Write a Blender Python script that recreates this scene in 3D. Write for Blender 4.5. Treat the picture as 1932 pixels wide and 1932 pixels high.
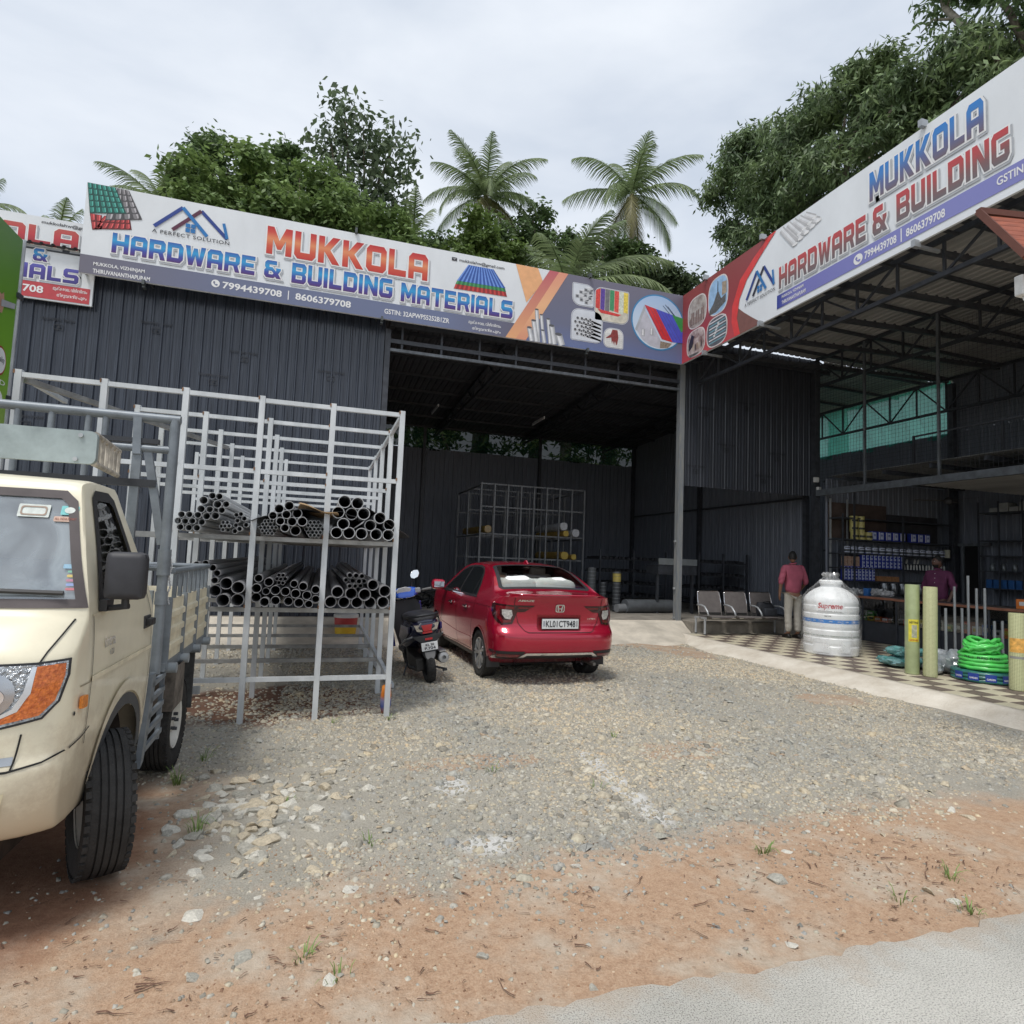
import bpy, bmesh, math, random
import numpy as np
from mathutils import Vector, Matrix
from mathutils.geometry import tessellate_polygon
from mathutils.bvhtree import BVHTree
R = math.radians
for o in list(bpy.data.objects): bpy.data.objects.remove(o, do_unlink=True)
scene = bpy.context.scene
COL = scene.collection

# ---------------------------------------------------------------- camera
cam_d = bpy.data.cameras.new('camera'); cam = bpy.data.objects.new('camera', cam_d); COL.objects.link(cam)
cam_d.sensor_width = 36.0; cam_d.lens = 36.0 * 1145.6 / 1932.0; cam_d.clip_start = 0.05; cam_d.clip_end = 3000
_y, _p, _r = R(17.3177), R(4.356), R(2.2717)
_f = Vector((math.sin(_y)*math.cos(_p), math.cos(_y)*math.cos(_p), math.sin(_p)))
_rt = Vector((math.cos(_y), -math.sin(_y), 0)); _up = _rt.cross(_f)
_r2 = _rt*math.cos(_r) + _up*math.sin(_r); _u2 = -_rt*math.sin(_r) + _up*math.cos(_r)
cam.matrix_world = Matrix(((_r2.x,_u2.x,-_f.x,0.0),(_r2.y,_u2.y,-_f.y,0.0),(_r2.z,_u2.z,-_f.z,1.55),(0,0,0,1)))
scene.camera = cam

# ---------------------------------------------------------------- sky and sun
SUN_EL, SUN_AZ = R(64), R(226)      # azimuth clockwise from +Y
w = bpy.data.worlds.new('World'); scene.world = w; w.use_nodes = True
nt = w.node_tree; nt.nodes.clear()
out = nt.nodes.new('ShaderNodeOutputWorld'); bg = nt.nodes.new('ShaderNodeBackground')
sky = nt.nodes.new('ShaderNodeTexSky'); sky.sky_type = 'NISHITA'; sky.sun_disc = False
sky.sun_elevation = SUN_EL; sky.sun_rotation = SUN_AZ; sky.air_density = 1.0; sky.dust_density = 2.5; sky.ozone_density = 1.0
tc = nt.nodes.new('ShaderNodeTexCoord')
mp = nt.nodes.new('ShaderNodeMapping'); mp.inputs['Scale'].default_value = (1.0, 1.0, 2.6)
nz = nt.nodes.new('ShaderNodeTexNoise'); nz.inputs['Scale'].default_value = 2.1; nz.inputs['Detail'].default_value = 6; nz.inputs['Roughness'].default_value = .5
nz.inputs['Distortion'].default_value = .35
rp = nt.nodes.new('ShaderNodeValToRGB')
rp.color_ramp.elements[0].position = .30; rp.color_ramp.elements[0].color = (4.15, 4.65, 5.4, 1)
rp.color_ramp.elements[1].position = .70; rp.color_ramp.elements[1].color = (6.5, 6.8, 7.2, 1)
mx = nt.nodes.new('ShaderNodeMix'); mx.data_type = 'RGBA'; mx.inputs['Factor'].default_value = .90
nt.links.new(tc.outputs['Generated'], mp.inputs['Vector']); nt.links.new(mp.outputs['Vector'], nz.inputs['Vector'])
nt.links.new(nz.outputs['Fac'], rp.inputs['Fac'])
nt.links.new(sky.outputs['Color'], mx.inputs['A']); nt.links.new(rp.outputs['Color'], mx.inputs['B'])
nt.links.new(mx.outputs['Result'], bg.inputs['Color']); bg.inputs['Strength'].default_value = .1
nt.links.new(bg.outputs['Background'], out.inputs['Surface'])
sd = bpy.data.lights.new('sun', 'SUN'); sd.energy = 1.5; sd.angle = R(14); sd.color = (1.0, .965, .91)
sun = bpy.data.objects.new('sun', sd); COL.objects.link(sun)
_sd = Vector((math.sin(SUN_AZ)*math.cos(SUN_EL), math.cos(SUN_AZ)*math.cos(SUN_EL), math.sin(SUN_EL)))
sun.rotation_euler = _sd.to_track_quat('Z', 'Y').to_euler(); sun.location = _sd*60
vs = scene.view_settings; vs.view_transform = 'Standard'; vs.look = 'None'; vs.gamma = 1.0; vs.use_curve_mapping = False
vs.exposure = 0.60
# ---------------------------------------------------------------- helpers
rnd = random.Random(7)
def link(o): COL.objects.link(o); return o
_M = {}
def mat(name, col, rough=.6, metal=0.0, var=.12, scale=6.0, bump=0.0, bscale=40.0, spec=.5, stretch=None, col2=None, alpha=1.0, coat=0.0, emit=None, island=0.0, trans=0.0):
 """principled material whose colour drifts with procedural noise"""
 if name in _M: return _M[name]
 m = bpy.data.materials.new(name); m.use_nodes = True; t = m.node_tree; b = t.nodes['Principled BSDF']
 b.inputs['Roughness'].default_value = rough; b.inputs['Metallic'].default_value = metal
 b.inputs['Specular IOR Level'].default_value = spec; b.inputs['Alpha'].default_value = alpha
 b.inputs['Coat Weight'].default_value = coat; b.inputs['Coat Roughness'].default_value = .06
 b.inputs['Transmission Weight'].default_value = trans
 c = Vector(col[:3]); c2 = Vector(col2[:3]) if col2 else c*(1-var)
 tcn = t.nodes.new('ShaderNodeTexCoord'); mpn = t.nodes.new('ShaderNodeMapping')
 if stretch: mpn.inputs['Scale'].default_value = stretch
 t.links.new(tcn.outputs['Object'], mpn.inputs['Vector'])
 n = t.nodes.new('ShaderNodeTexNoise'); n.inputs['Scale'].default_value = scale; n.inputs['Detail'].default_value = 5; n.inputs['Roughness'].default_value = .62
 t.links.new(mpn.outputs['Vector'], n.inputs['Vector'])
 r = t.nodes.new('ShaderNodeValToRGB'); r.color_ramp.elements[0].position = .32; r.color_ramp.elements[1].position = .68
 hi = c if col2 else c*(1+var)
 r.color_ramp.elements[0].color = (*c2, 1); r.color_ramp.elements[1].color = (*[min(1, v) for v in hi], 1)
 t.links.new(n.outputs['Fac'], r.inputs['Fac'])
 last = r.outputs['Color']
 if island:
  g = t.nodes.new('ShaderNodeNewGeometry'); h = t.nodes.new('ShaderNodeHueSaturation')
  ma = t.nodes.new('ShaderNodeMapRange'); ma.inputs['To Min'].default_value = 1-island; ma.inputs['To Max'].default_value = 1+island
  t.links.new(g.outputs['Random Per Island'], ma.inputs['Value']); t.links.new(ma.outputs['Result'], h.inputs['Value']); t.links.new(last, h.inputs['Color']); last = h.outputs['Color']
 t.links.new(last, b.inputs['Base Color'])
 if bump:
  n2 = t.nodes.new('ShaderNodeTexNoise'); n2.inputs['Scale'].default_value = bscale; n2.inputs['Detail'].default_value = 4
  t.links.new(mpn.outputs['Vector'], n2.inputs['Vector'])
  bp = t.nodes.new('ShaderNodeBump'); bp.inputs['Strength'].default_value = bump; bp.inputs['Distance'].default_value = .02
  t.links.new(n2.outputs['Fac'], bp.inputs['Height']); t.links.new(bp.outputs['Normal'], b.inputs['Normal'])
 if emit: b.inputs['Emission Color'].default_value = (*emit[:3], 1); b.inputs['Emission Strength'].default_value = emit[3]
 _M[name] = m; return m
def grad(name, stops, axis='Z', rough=.35, noise=.0):
 """printed gradient over the piece's own bounding box"""
 if name in _M: return _M[name]
 m = bpy.data.materials.new(name); m.use_nodes = True; t = m.node_tree; b = t.nodes['Principled BSDF']; b.inputs['Roughness'].default_value = rough
 tcn = t.nodes.new('ShaderNodeTexCoord'); s = t.nodes.new('ShaderNodeSeparateXYZ'); t.links.new(tcn.outputs['Generated'], s.inputs[0])
 r = t.nodes.new('ShaderNodeValToRGB')
 while len(r.color_ramp.elements) < len(stops): r.color_ramp.elements.new(.5)
 for e, (p, c) in zip(r.color_ramp.elements, stops): e.position = p; e.color = (*c, 1)
 t.links.new(s.outputs[axis], r.inputs['Fac']); t.links.new(r.outputs['Color'], b.inputs['Base Color'])
 _M[name] = m; return m
def glass(name, tint=(.8, .85, .85), density=.35, rough=.02, ior=1.5, dust_sheen=0.0):
 """thin pane: clear tinted film plus mirror reflection"""
 if name in _M: return _M[name]
 m = bpy.data.materials.new(name); m.use_nodes = True; t = m.node_tree; t.nodes.clear()
 o = t.nodes.new('ShaderNodeOutputMaterial'); tr = t.nodes.new('ShaderNodeBsdfTransparent'); tr.inputs['Color'].default_value = (*[v*(1-density) for v in tint], 1)
 gl = t.nodes.new('ShaderNodeBsdfGlossy'); gl.inputs['Roughness'].default_value = rough; gl.inputs['Color'].default_value = (1, 1, 1, 1)
 fr = t.nodes.new('ShaderNodeFresnel'); fr.inputs['IOR'].default_value = ior; mxn = t.nodes.new('ShaderNodeMixShader')
 nn = t.nodes.new('ShaderNodeTexNoise'); nn.inputs['Scale'].default_value = 3.0; bp = t.nodes.new('ShaderNodeBump'); bp.inputs['Strength'].default_value = .03; bp.inputs['Distance'].default_value = .02
 t.links.new(nn.outputs['Fac'], bp.inputs['Height']); t.links.new(bp.outputs['Normal'], gl.inputs['Normal'])
 t.links.new(fr.outputs['Fac'], mxn.inputs['Fac']); t.links.new(tr.outputs[0], mxn.inputs[1]); t.links.new(gl.outputs[0], mxn.inputs[2]); last = mxn.outputs[0]
 if dust_sheen:  # noisy pale film: some dust, plus sky reflection put into the colour
  d = t.nodes.new('ShaderNodeBsdfDiffuse'); d.inputs[0].default_value = (.55, .62, .66, 1); n3 = t.nodes.new('ShaderNodeTexNoise'); n3.inputs['Scale'].default_value = 4.0; n3.inputs['Detail'].default_value = 5; n3.inputs['Distortion'].default_value = 1.2; mr = t.nodes.new('ShaderNodeMapRange'); mr.inputs['From Min'].default_value = .35; mr.inputs['From Max'].default_value = .7; mr.inputs['To Min'].default_value = dust_sheen*.25; mr.inputs['To Max'].default_value = dust_sheen; m3 = t.nodes.new('ShaderNodeMixShader')
  tg = t.nodes.new('ShaderNodeTexCoord'); t.links.new(tg.outputs['Object'], n3.inputs['Vector']); t.links.new(n3.outputs['Fac'], mr.inputs['Value']); t.links.new(mr.outputs[0], m3.inputs[0]); t.links.new(last, m3.inputs[1]); t.links.new(d.outputs[0], m3.inputs[2]); last = m3.outputs[0]
 t.links.new(last, o.inputs['Surface'])
 _M[name] = m; return m

def tag(o, label=None, cat=None, group=None, kind=None):
 if label: o['label'] = label
 if cat: o['category'] = cat
 if group: o['group'] = group
 if kind: o['kind'] = kind
 return o
def thing(name, label, cat, loc=(0, 0, 0), rz=0.0, group=None, rot=None):
 o = bpy.data.objects.new(name, None); link(o); o.location = loc; o.rotation_euler = rot if rot else (0, 0, rz)
 o.empty_display_size = .2
 return tag(o, label, cat, group)
def copy_tree(o, parent=None):
 c = o.copy(); link(c)
 if parent: c.parent = parent
 for ch in o.children: copy_tree(ch, c)
 return c
def wparent(o, p):
 """parent keeping world coordinates (p is an unrotated or rotated top-level empty / mesh)"""
 o.parent = p
 chain = Matrix.Identity(4); q = p
 while q:
  chain = Matrix.LocRotScale(q.location, q.rotation_euler, q.scale) @ chain if not q.parent else (Matrix(q.matrix_parent_inverse) @ Matrix.LocRotScale(q.location, q.rotation_euler, q.scale)) @ chain
  q = q.parent
 o.matrix_parent_inverse = chain.inverted()
 return o

class MB:
 def __init__(s): s.v = []; s.f = []; s.mi = []; s.m = 0
 def add(s, vs, fs):
  n = len(s.v); s.v.extend([tuple(v) for v in vs])
  for f in fs: s.f.append(tuple(n+i for i in f)); s.mi.append(s.m)
  return s
 def box(s, c, d, rz=0.0, mtx=None):
  hx, hy, hz = d[0]/2, d[1]/2, d[2]/2
  P = [Vector((x*hx, y*hy, z*hz)) for z in (-1, 1) for x, y in ((-1, -1), (1, -1), (1, 1), (-1, 1))]
  M3 = mtx if mtx else Matrix.Rotation(rz, 3, 'Z')
  P = [M3 @ p + Vector(c) for p in P]
  return s.add(P, [(3, 2, 1, 0), (4, 5, 6, 7), (0, 1, 5, 4), (1, 2, 6, 5), (2, 3, 7, 6), (3, 0, 4, 7)])
 def bx(s, x0, x1, y0, y1, z0, z1): return s.box(((x0+x1)/2, (y0+y1)/2, (z0+z1)/2), (x1-x0, y1-y0, z1-z0))
 def bar(s, a, b, w, h=None, up=(0, 0, 1)):
  """square section bar from a to b"""
  h = h or w; a = Vector(a); b = Vector(b); d = (b-a); L = d.length; d.normalize(); u = Vector(up)
  if abs(d.dot(u)) > .98: u = Vector((0, 1, 0))
  sx = d.cross(u).normalized(); sy = sx.cross(d)
  P = []
  for q in (a, b): P += [q-sx*w/2-sy*h/2, q+sx*w/2-sy*h/2, q+sx*w/2+sy*h/2, q-sx*w/2+sy*h/2]
  return s.add(P, [(0, 1, 2, 3), (7, 6, 5, 4), (0, 4, 5, 1), (1, 5, 6, 2), (2, 6, 7, 3), (3, 7, 4, 0)])
 def ring(s, c, ax, r, n, u=None):
  ax = Vector(ax).normalized(); u = Vector(u) if u else (Vector((0, 0, 1)) if abs(ax.z) < .9 else Vector((1, 0, 0)))
  e1 = ax.cross(u).normalized(); e2 = ax.cross(e1)
  return [Vector(c)+e1*(r*math.cos(2*math.pi*i/n))+e2*(r*math.sin(2*math.pi*i/n)) for i in range(n)]
 def tube(s, pts, r, n=8, caps=True, rs=None, closed=False):
  """round section along a polyline"""
  pts = [Vector(p) for p in pts]; k = len(pts); base = len(s.v); u = None
  for i, p in enumerate(pts):
   if closed: d = pts[(i+1) % k]-pts[i-1]
   else: d = pts[min(i+1, k-1)]-pts[max(i-1, 0)]
   d.normalize()
   if u is None:
    u = Vector((0, 0, 1)) if abs(d.z) < .9 else Vector((1, 0, 0))
   e1 = d.cross(u).normalized(); e2 = e1.cross(d).normalized(); u = e2
   rr = rs[i] if rs else r
   s.v.extend([tuple(p+e1*(rr*math.cos(2*math.pi*j/n))+e2*(rr*math.sin(2*math.pi*j/n))) for j in range(n)])
  for i in range(k if closed else k-1):
   a0 = base+i*n; b0 = base+((i+1) % k)*n
   for j in range(n): s.f.append((a0+j, a0+(j+1) % n, b0+(j+1) % n, b0+j)); s.mi.append(s.m)
  if caps and not closed:
   s.f.append(tuple(base+j for j in range(n-1, -1, -1))); s.mi.append(s.m)
   s.f.append(tuple(base+(k-1)*n+j for j in range(n))); s.mi.append(s.m)
  return s
 def lathe(s, prof, c=(0, 0, 0), n=24, axis='z', cap=True):
  """prof: list of (radius, height)"""
  base = len(s.v); c = Vector(c)
  for r, h in prof:
   for j in range(n):
    a = 2*math.pi*j/n; x, y = r*math.cos(a), r*math.sin(a)
    p = (x, y, h) if axis == 'z' else ((h, x, y) if axis == 'x' else (y, h, x))
    s.v.append(tuple(c+Vector(p)))
  for i in range(len(prof)-1):
   for j in range(n):
    a0 = base+i*n; s.f.append((a0+j, a0+(j+1) % n, a0+n+(j+1) % n, a0+n+j)); s.mi.append(s.m)
  if cap:
   s.f.append(tuple(base+j for j in range(n-1, -1, -1))); s.mi.append(s.m)
   s.f.append(tuple(base+(len(prof)-1)*n+j for j in range(n))); s.mi.append(s.m)
  return s
 def loft(s, rings, closed=True, caps=True):
  n = len(rings[0]); base = len(s.v)
  for r in rings: s.v.extend([tuple(p) for p in r])
  for i in range(len(rings)-1):
   for j in range(n if closed else n-1):
    a0 = base+i*n; s.f.append((a0+j, a0+(j+1) % n, a0+n+(j+1) % n, a0+n+j)); s.mi.append(s.m)
  if caps and closed:
   s.f.append(tuple(base+j for j in range(n-1, -1, -1))); s.mi.append(s.m)
   s.f.append(tuple(base+(len(rings)-1)*n+j for j in range(n))); s.mi.append(s.m)
  return s
 def prism(s, poly, f0, f1):
  """extrude a 2D polygon; f0/f1 map (a,b) to the two end points"""
  n = len(poly); base = len(s.v)
  s.v.extend([tuple(f0(*p)) for p in poly]); s.v.extend([tuple(f1(*p)) for p in poly])
  tri = tessellate_polygon([[Vector((p[0], p[1], 0)) for p in poly]])
  for t in tri:
   s.f.append(tuple(base+i for i in t)); s.mi.append(s.m); s.f.append(tuple(base+n+i for i in reversed(t))); s.mi.append(s.m)
  for i in range(n): s.f.append((base+i, base+(i+1) % n, base+n+(i+1) % n, base+n+i)); s.mi.append(s.m)
  return s
 def mesh(s, name, mats, smooth=False, bevel=0.0, fix=True):
  me = bpy.data.meshes.new(name); me.from_pydata(s.v, [], s.f)
  for m in (mats if isinstance(mats, (list, tuple)) else [mats]): me.materials.append(m)
  if any(s.mi): me.polygons.foreach_set('material_index', s.mi)
  if fix:
   b = bmesh.new(); b.from_mesh(me); bmesh.ops.recalc_face_normals(b, faces=b.faces)
   if bevel: bmesh.ops.bevel(b, geom=[e for e in b.edges if len(e.link_faces) == 2 and e.calc_face_angle(0) > .6], offset=bevel, segments=2, affect='EDGES', profile=.6)
   b.to_mesh(me); b.free()
  if smooth:
   me.polygons.foreach_set('use_smooth', [True]*len(me.polygons))
   if smooth is not True: me.set_sharp_from_angle(angle=smooth)
  me.update(); return me
 def build(s, name, mats, parent=None, smooth=False, bevel=0.0, world=False, fix=True, loc=None, rz=0.0):
  o = bpy.data.objects.new(name, s.mesh(name, mats, smooth, bevel, fix)); link(o)
  if parent is not None:
   if world: wparent(o, parent)
   else: o.parent = parent
  if loc: o.location = loc
  if rz: o.rotation_euler = (0, 0, rz)
  return o
def inst(me, name, parent=None, loc=(0, 0, 0), rot=(0, 0, 0), sc=None, world=False):
 o = bpy.data.objects.new(name, me); link(o); o.location = loc; o.rotation_euler = rot
 if sc: o.scale = sc
 if parent is not None:
  if world: wparent(o, parent)
  else: o.parent = parent
 return o
SH = R(35)
def np_mesh(name, V, F, mats, mi=None, smooth=False):
 """fast mesh from numpy arrays; F is (n,3) or (n,4)"""
 me = bpy.data.meshes.new(name); k = F.shape[1]
 me.vertices.add(len(V)); me.vertices.foreach_set('co', np.ascontiguousarray(V, dtype=np.float32).ravel())
 me.loops.add(F.size); me.loops.foreach_set('vertex_index', np.ascontiguousarray(F, dtype=np.int32).ravel())
 me.polygons.add(len(F)); me.polygons.foreach_set('loop_start', np.arange(0, F.size, k, dtype=np.int32))
 try: me.polygons.foreach_set('loop_total', np.full(len(F), k, dtype=np.int32))
 except Exception: pass
 for m in (mats if isinstance(mats, (list, tuple)) else [mats]): me.materials.append(m)
 if mi is not None: me.polygons.foreach_set('material_index', np.ascontiguousarray(mi, dtype=np.int32))
 if smooth: me.polygons.foreach_set('use_smooth', np.ones(len(F), dtype=bool))
 me.update(calc_edges=True); return me
def subsurf_mesh(o, levels):
 """bake a subdivision into the mesh"""
 md = o.modifiers.new('s', 'SUBSURF'); md.levels = levels; md.render_levels = levels
 dg = bpy.context.evaluated_depsgraph_get(); dg.update()
 me = bpy.data.meshes.new_from_object(o.evaluated_get(dg)); o.modifiers.clear(); old = o.data; o.data = me; bpy.data.meshes.remove(old)
 me.polygons.foreach_set('use_smooth', [True]*len(me.polygons)); return o
# ---------------------------------------------------------------- flat print: a panel with its own u,v plane
def text_tris(body, bold=0.0, spacing=1.0, shear=0.0):
 c = bpy.data.curves.new('t', 'FONT'); c.body = body; c.size = 1.0; c.offset = bold; c.space_character = spacing; c.shear = shear; c.resolution_u = 3
 c.fill_mode = 'FRONT'
 o = bpy.data.objects.new('t', c); me = bpy.data.meshes.new_from_object(o)
 V = np.array([tuple(v.co) for v in me.vertices]) if len(me.vertices) else np.zeros((0, 3)); F = [tuple(p.vertices) for p in me.polygons]
 bpy.data.meshes.remove(me); bpy.data.objects.remove(o); bpy.data.curves.remove(c)
 return V, F
GL = {
 'M': (1.15, [[(0,0),(0,1),(.3,1),(.575,.52),(.85,1),(1.15,1),(1.15,0),(.87,0),(.87,.55),(.66,.2),(.49,.2),(.28,.55),(.28,0)]]),
 'U': (1.0, [[(0,.15),(0,1),(.28,1),(.28,.24),(.72,.24),(.72,1),(1,1),(1,.15),(.85,0),(.15,0)]]),
 'K': (1.04, [[(0,0),(0,1),(.28,1),(.28,.6),(.66,1),(1.02,1),(.56,.52),(1.04,0),(.68,0),(.28,.44),(.28,0)]]),
 'O': (1.0, [[(.15,0),(0,.15),(0,.85),(.15,1),(.85,1),(1,.85),(1,.15),(.85,0)],[(.28,.24),(.72,.24),(.72,.76),(.28,.76)]]),
 'L': (.9, [[(0,0),(0,1),(.28,1),(.28,.24),(.9,.24),(.9,0)]]),
 'A': (1.0, [[(0,0),(0,.83),(.17,1),(.83,1),(1,.83),(1,0),(.72,0),(.72,.28),(.28,.28),(.28,0)],[(.28,.5),(.72,.5),(.72,.76),(.28,.76)]]),
 'H': (1.0, [[(0,0),(0,1),(.28,1),(.28,.62),(.72,.62),(.72,1),(1,1),(1,0),(.72,0),(.72,.38),(.28,.38),(.28,0)]]),
 'R': (1.0, [[(0,0),(0,1),(.85,1),(1,.85),(1,.48),(.86,.36),(1.02,0),(.72,0),(.58,.33),(.28,.33),(.28,0)],[(.28,.55),(.72,.55),(.72,.78),(.28,.78)]]),
 'D': (1.0, [[(0,0),(0,1),(.82,1),(1,.82),(1,.18),(.82,0)],[(.28,.24),(.72,.24),(.72,.76),(.28,.76)]]),
 'W': (1.3, [[(0,1),(.3,1),(.4,.4),(.53,.9),(.77,.9),(.9,.4),(1.0,1),(1.3,1),(1.06,0),(.8,0),(.65,.52),(.5,0),(.24,0)]]),
 'E': (.92, [[(0,0),(0,1),(.9,1),(.9,.78),(.28,.78),(.28,.61),(.82,.61),(.82,.39),(.28,.39),(.28,.22),(.9,.22),(.9,0)]]),
 'B': (1.0, [[(0,0),(0,1),(.85,1),(1,.86),(1,.6),(.9,.5),(1,.4),(1,.14),(.85,0)],[(.28,.2),(.72,.2),(.72,.4),(.28,.4)],[(.28,.6),(.72,.6),(.72,.8),(.28,.8)]]),
 'I': (.28, [[(0,0),(0,1),(.28,1),(.28,0)]]),
 'N': (1.0, [[(0,0),(0,1),(.3,1),(.72,.42),(.72,1),(1,1),(1,0),(.7,0),(.28,.58),(.28,0)]]),
 'G': (1.0, [[(.15,0),(0,.15),(0,.85),(.15,1),(.95,1),(.95,.77),(.28,.77),(.28,.23),(.72,.23),(.72,.38),(.5,.38),(.5,.58),(1,.58),(1,.15),(.85,0)]]),
 'T': (.96, [[(.34,0),(.34,.77),(0,.77),(0,1),(.96,1),(.96,.77),(.62,.77),(.62,0)]]),
 'S': (1.0, [[(0,0),(0,.23),(.72,.23),(.72,.38),(.15,.38),(0,.52),(0,.86),(.14,1),(.96,1),(.96,.77),(.28,.77),(.28,.62),(.85,.62),(1,.48),(1,.14),(.86,0)]]),
 '&': (1.05, [[(0,.15),(0,.42),(.1,.53),(.03,.62),(.03,.86),(.16,1),(.75,1),(.75,.77),(.3,.77),(.3,.62),(.5,.62),(.72,.4),(.72,.6),(1,.6),(1,.48),(.86,.28),(1.05,0),(.75,0),(.68,.1),(.58,0),(.13,0)],[(.28,.2),(.5,.2),(.58,.27),(.46,.4),(.28,.4)]]),
}
def offset_loop(L, d):
 n = len(L); A = sum(L[i][0]*L[(i+1) % n][1]-L[(i+1) % n][0]*L[i][1] for i in range(n)); sg = 1 if A > 0 else -1
 out_ = []
 for i in range(n):
  p0, p1, p2 = Vector(L[i-1]), Vector(L[i]), Vector(L[(i+1) % n])
  a = (p1-p0).normalized(); b = (p2-p1).normalized(); n1 = Vector((a.y, -a.x))*sg; n2 = Vector((b.y, -b.x))*sg
  m = n1+n2; m = m/max(m.length_squared/2, .5) if m.length > 1e-4 else n1
  out_.append((p1.x+m.x*d, p1.y+m.y*d))
 return out_
class Panel:
 def __init__(s, origin, U, V, owner, base=.004):
  s.o = Vector(origin); s.U = Vector(U).normalized(); s.V = Vector(V).normalized(); s.N = s.U.cross(s.V); s.owner = owner; s.base = base
 def P(s, u, v, layer=0): return s.o+s.U*u+s.V*v+s.N*(s.base+layer*.004)
 def put(s, name, V2, F, m, layer, parent=None, label=None):
  b = MB(); b.add([s.P(p[0], p[1], layer+(p[2] if len(p) > 2 else 0)) for p in V2], F); o = b.build(name, m, parent or s.owner, world=True, fix=False)
  if label: o['label'] = label
  return o
 def polys(s, name, loops_list, m, layer, parent=None, label=None):
  V2 = []; F = []
  for li, loops in enumerate(loops_list):
   n = len(V2)
   for t in tessellate_polygon([[Vector((*p, 0)) for p in L] for L in loops]):
    flat = [p for L in loops for p in L]; a, b_, c = [flat[i] for i in t]
    ar = (b_[0]-a[0])*(c[1]-a[1])-(c[0]-a[0])*(b_[1]-a[1])
    F.append(tuple(n+i for i in (t if ar > 0 else reversed(t))))
   V2 += [(p[0], p[1], .3*(li % 2)) for L in loops for p in L]
  return s.put(name, V2, F, m, layer, parent, label)
 def poly(s, name, L, m, layer, parent=None, label=None): return s.polys(name, [[L]], m, layer, parent, label)
 def text(s, name, body, u0, v0, u1, v1, m, layer, bold=.0, spacing=1.0, shear=0.0, parent=None, keep=False):
  V, F = text_tris(body, bold, spacing, shear)
  if not len(V): return None
  a, b = V[:, :2].min(0), V[:, :2].max(0); sc = np.array([(u1-u0)/max(b[0]-a[0], 1e-6), (v1-v0)/max(b[1]-a[1], 1e-6)])
  if keep: sc[:] = sc.min()
  q = (V[:, :2]-a)*sc+np.array([u0, v0])
  return s.put(name, [tuple(p) for p in q], F, m, layer, parent)
 def glyphs(s, name, body, u0, v0, u1, v1, m, layer, grow=0.0, du=0.0, dv=0.0, gap=.12, shear=0.0, parent=None):
  x = 0; items = []
  for ch in body:
   if ch == ' ': x += .5; continue
   wd, loops = GL[ch]; items.append((x, loops)); x += wd+gap
  tot = x-gap; sx = (u1-u0)/tot; sy = v1-v0; LL = []
  for x0, loops in items:
   one = []
   for k, L in enumerate(loops):
    q = [(u0+(p[0]+x0)*sx+p[1]*sy*shear+du, v0+p[1]*sy+dv) for p in L]
    if grow: q = offset_loop(q, grow if k == 0 else -grow)
    one.append(q)
   LL.append(one)
  return s.polys(name, LL, m, layer, parent)
def ell(cu, cv, ru, rv, n=28, pw=2.0):
 r = []
 for i in range(n):
  a = 2*math.pi*i/n; c, s_ = math.cos(a), math.sin(a)
  r.append((cu+ru*math.copysign(abs(c)**(2/pw), c), cv+rv*math.copysign(abs(s_)**(2/pw), s_)))
 return r
def rrect(u0, v0, u1, v1, rad=(0, 0, 0, 0), n=5):
 """corner radii: bl, br, tr, tl"""
 L = []
 for (cx, cy, a0), rr in zip(((u0, v0, 180), (u1, v0, 270), (u1, v1, 0), (u0, v1, 90)), rad):
  if rr <= 0: L.append((cx, cy)); continue
  ox = cx+rr if cx == u0 else cx-rr; oy = cy+rr if cy == v0 else cy-rr
  for i in range(n+1): a = R(a0+90*i/n); L.append((ox+rr*math.cos(a), oy+rr*math.sin(a)))
 return L
# ---------------------------------------------------------------- ground
def fnoise(x, y, seed=0):
 r = np.random.RandomState(seed); z = 0
 for k in range(10):
  a = r.uniform(0, 6.28); fq = r.uniform(.3, 2.6); ph = r.uniform(0, 6.28)
  z = z + np.sin((x*math.cos(a)+y*math.sin(a))*fq+ph)/(1+fq)
 return z/4.0
def gh(x, y):
 """yard height"""
 x = np.asarray(x, float); y = np.asarray(y, float)
 base = .022*fnoise(x, y, 3)+.006*fnoise(x*5, y*5, 4)
 near = np.clip((y-2.0)/1.2, 0, 1); far = np.clip((15-y)/1.0, 0, 1)*np.clip((7.4-x)/.7, 0, 1)
 dip = -.07*np.exp(-(((x+1.0)/.8)**2+((y-5.1)/.8)**2))
 ramp = .0*x
 return base*near*far+dip+ramp-.012
def gz(x, y): return float(gh(x, y))
def lines(a, b, step, far):
 L = list(np.arange(a, b+1e-6, step)); d = step; v = b; post = []
 while v < far: d *= 1.35; v += d; post.append(v)
 d = step; v = a; pre = []
 while v > -far: d *= 1.35; v -= d; pre.append(v)
 return np.array(pre[::-1]+L+post)
gx = lines(-3.2, 8.2, .055, 700); gy = lines(1.6, 13.0, .055, 700)
X, Y = np.meshgrid(gx, gy); Z = gh(X, Y); Z = np.where((np.abs(X) > 30) | (np.abs(Y) > 40), -.05, Z)
nx, ny = len(gx), len(gy); idx = np.arange(nx*ny).reshape(ny, nx)
Fq = np.stack([idx[:-1, :-1].ravel(), idx[:-1, 1:].ravel(), idx[1:, 1:].ravel(), idx[1:, :-1].ravel()], 1)

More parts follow.
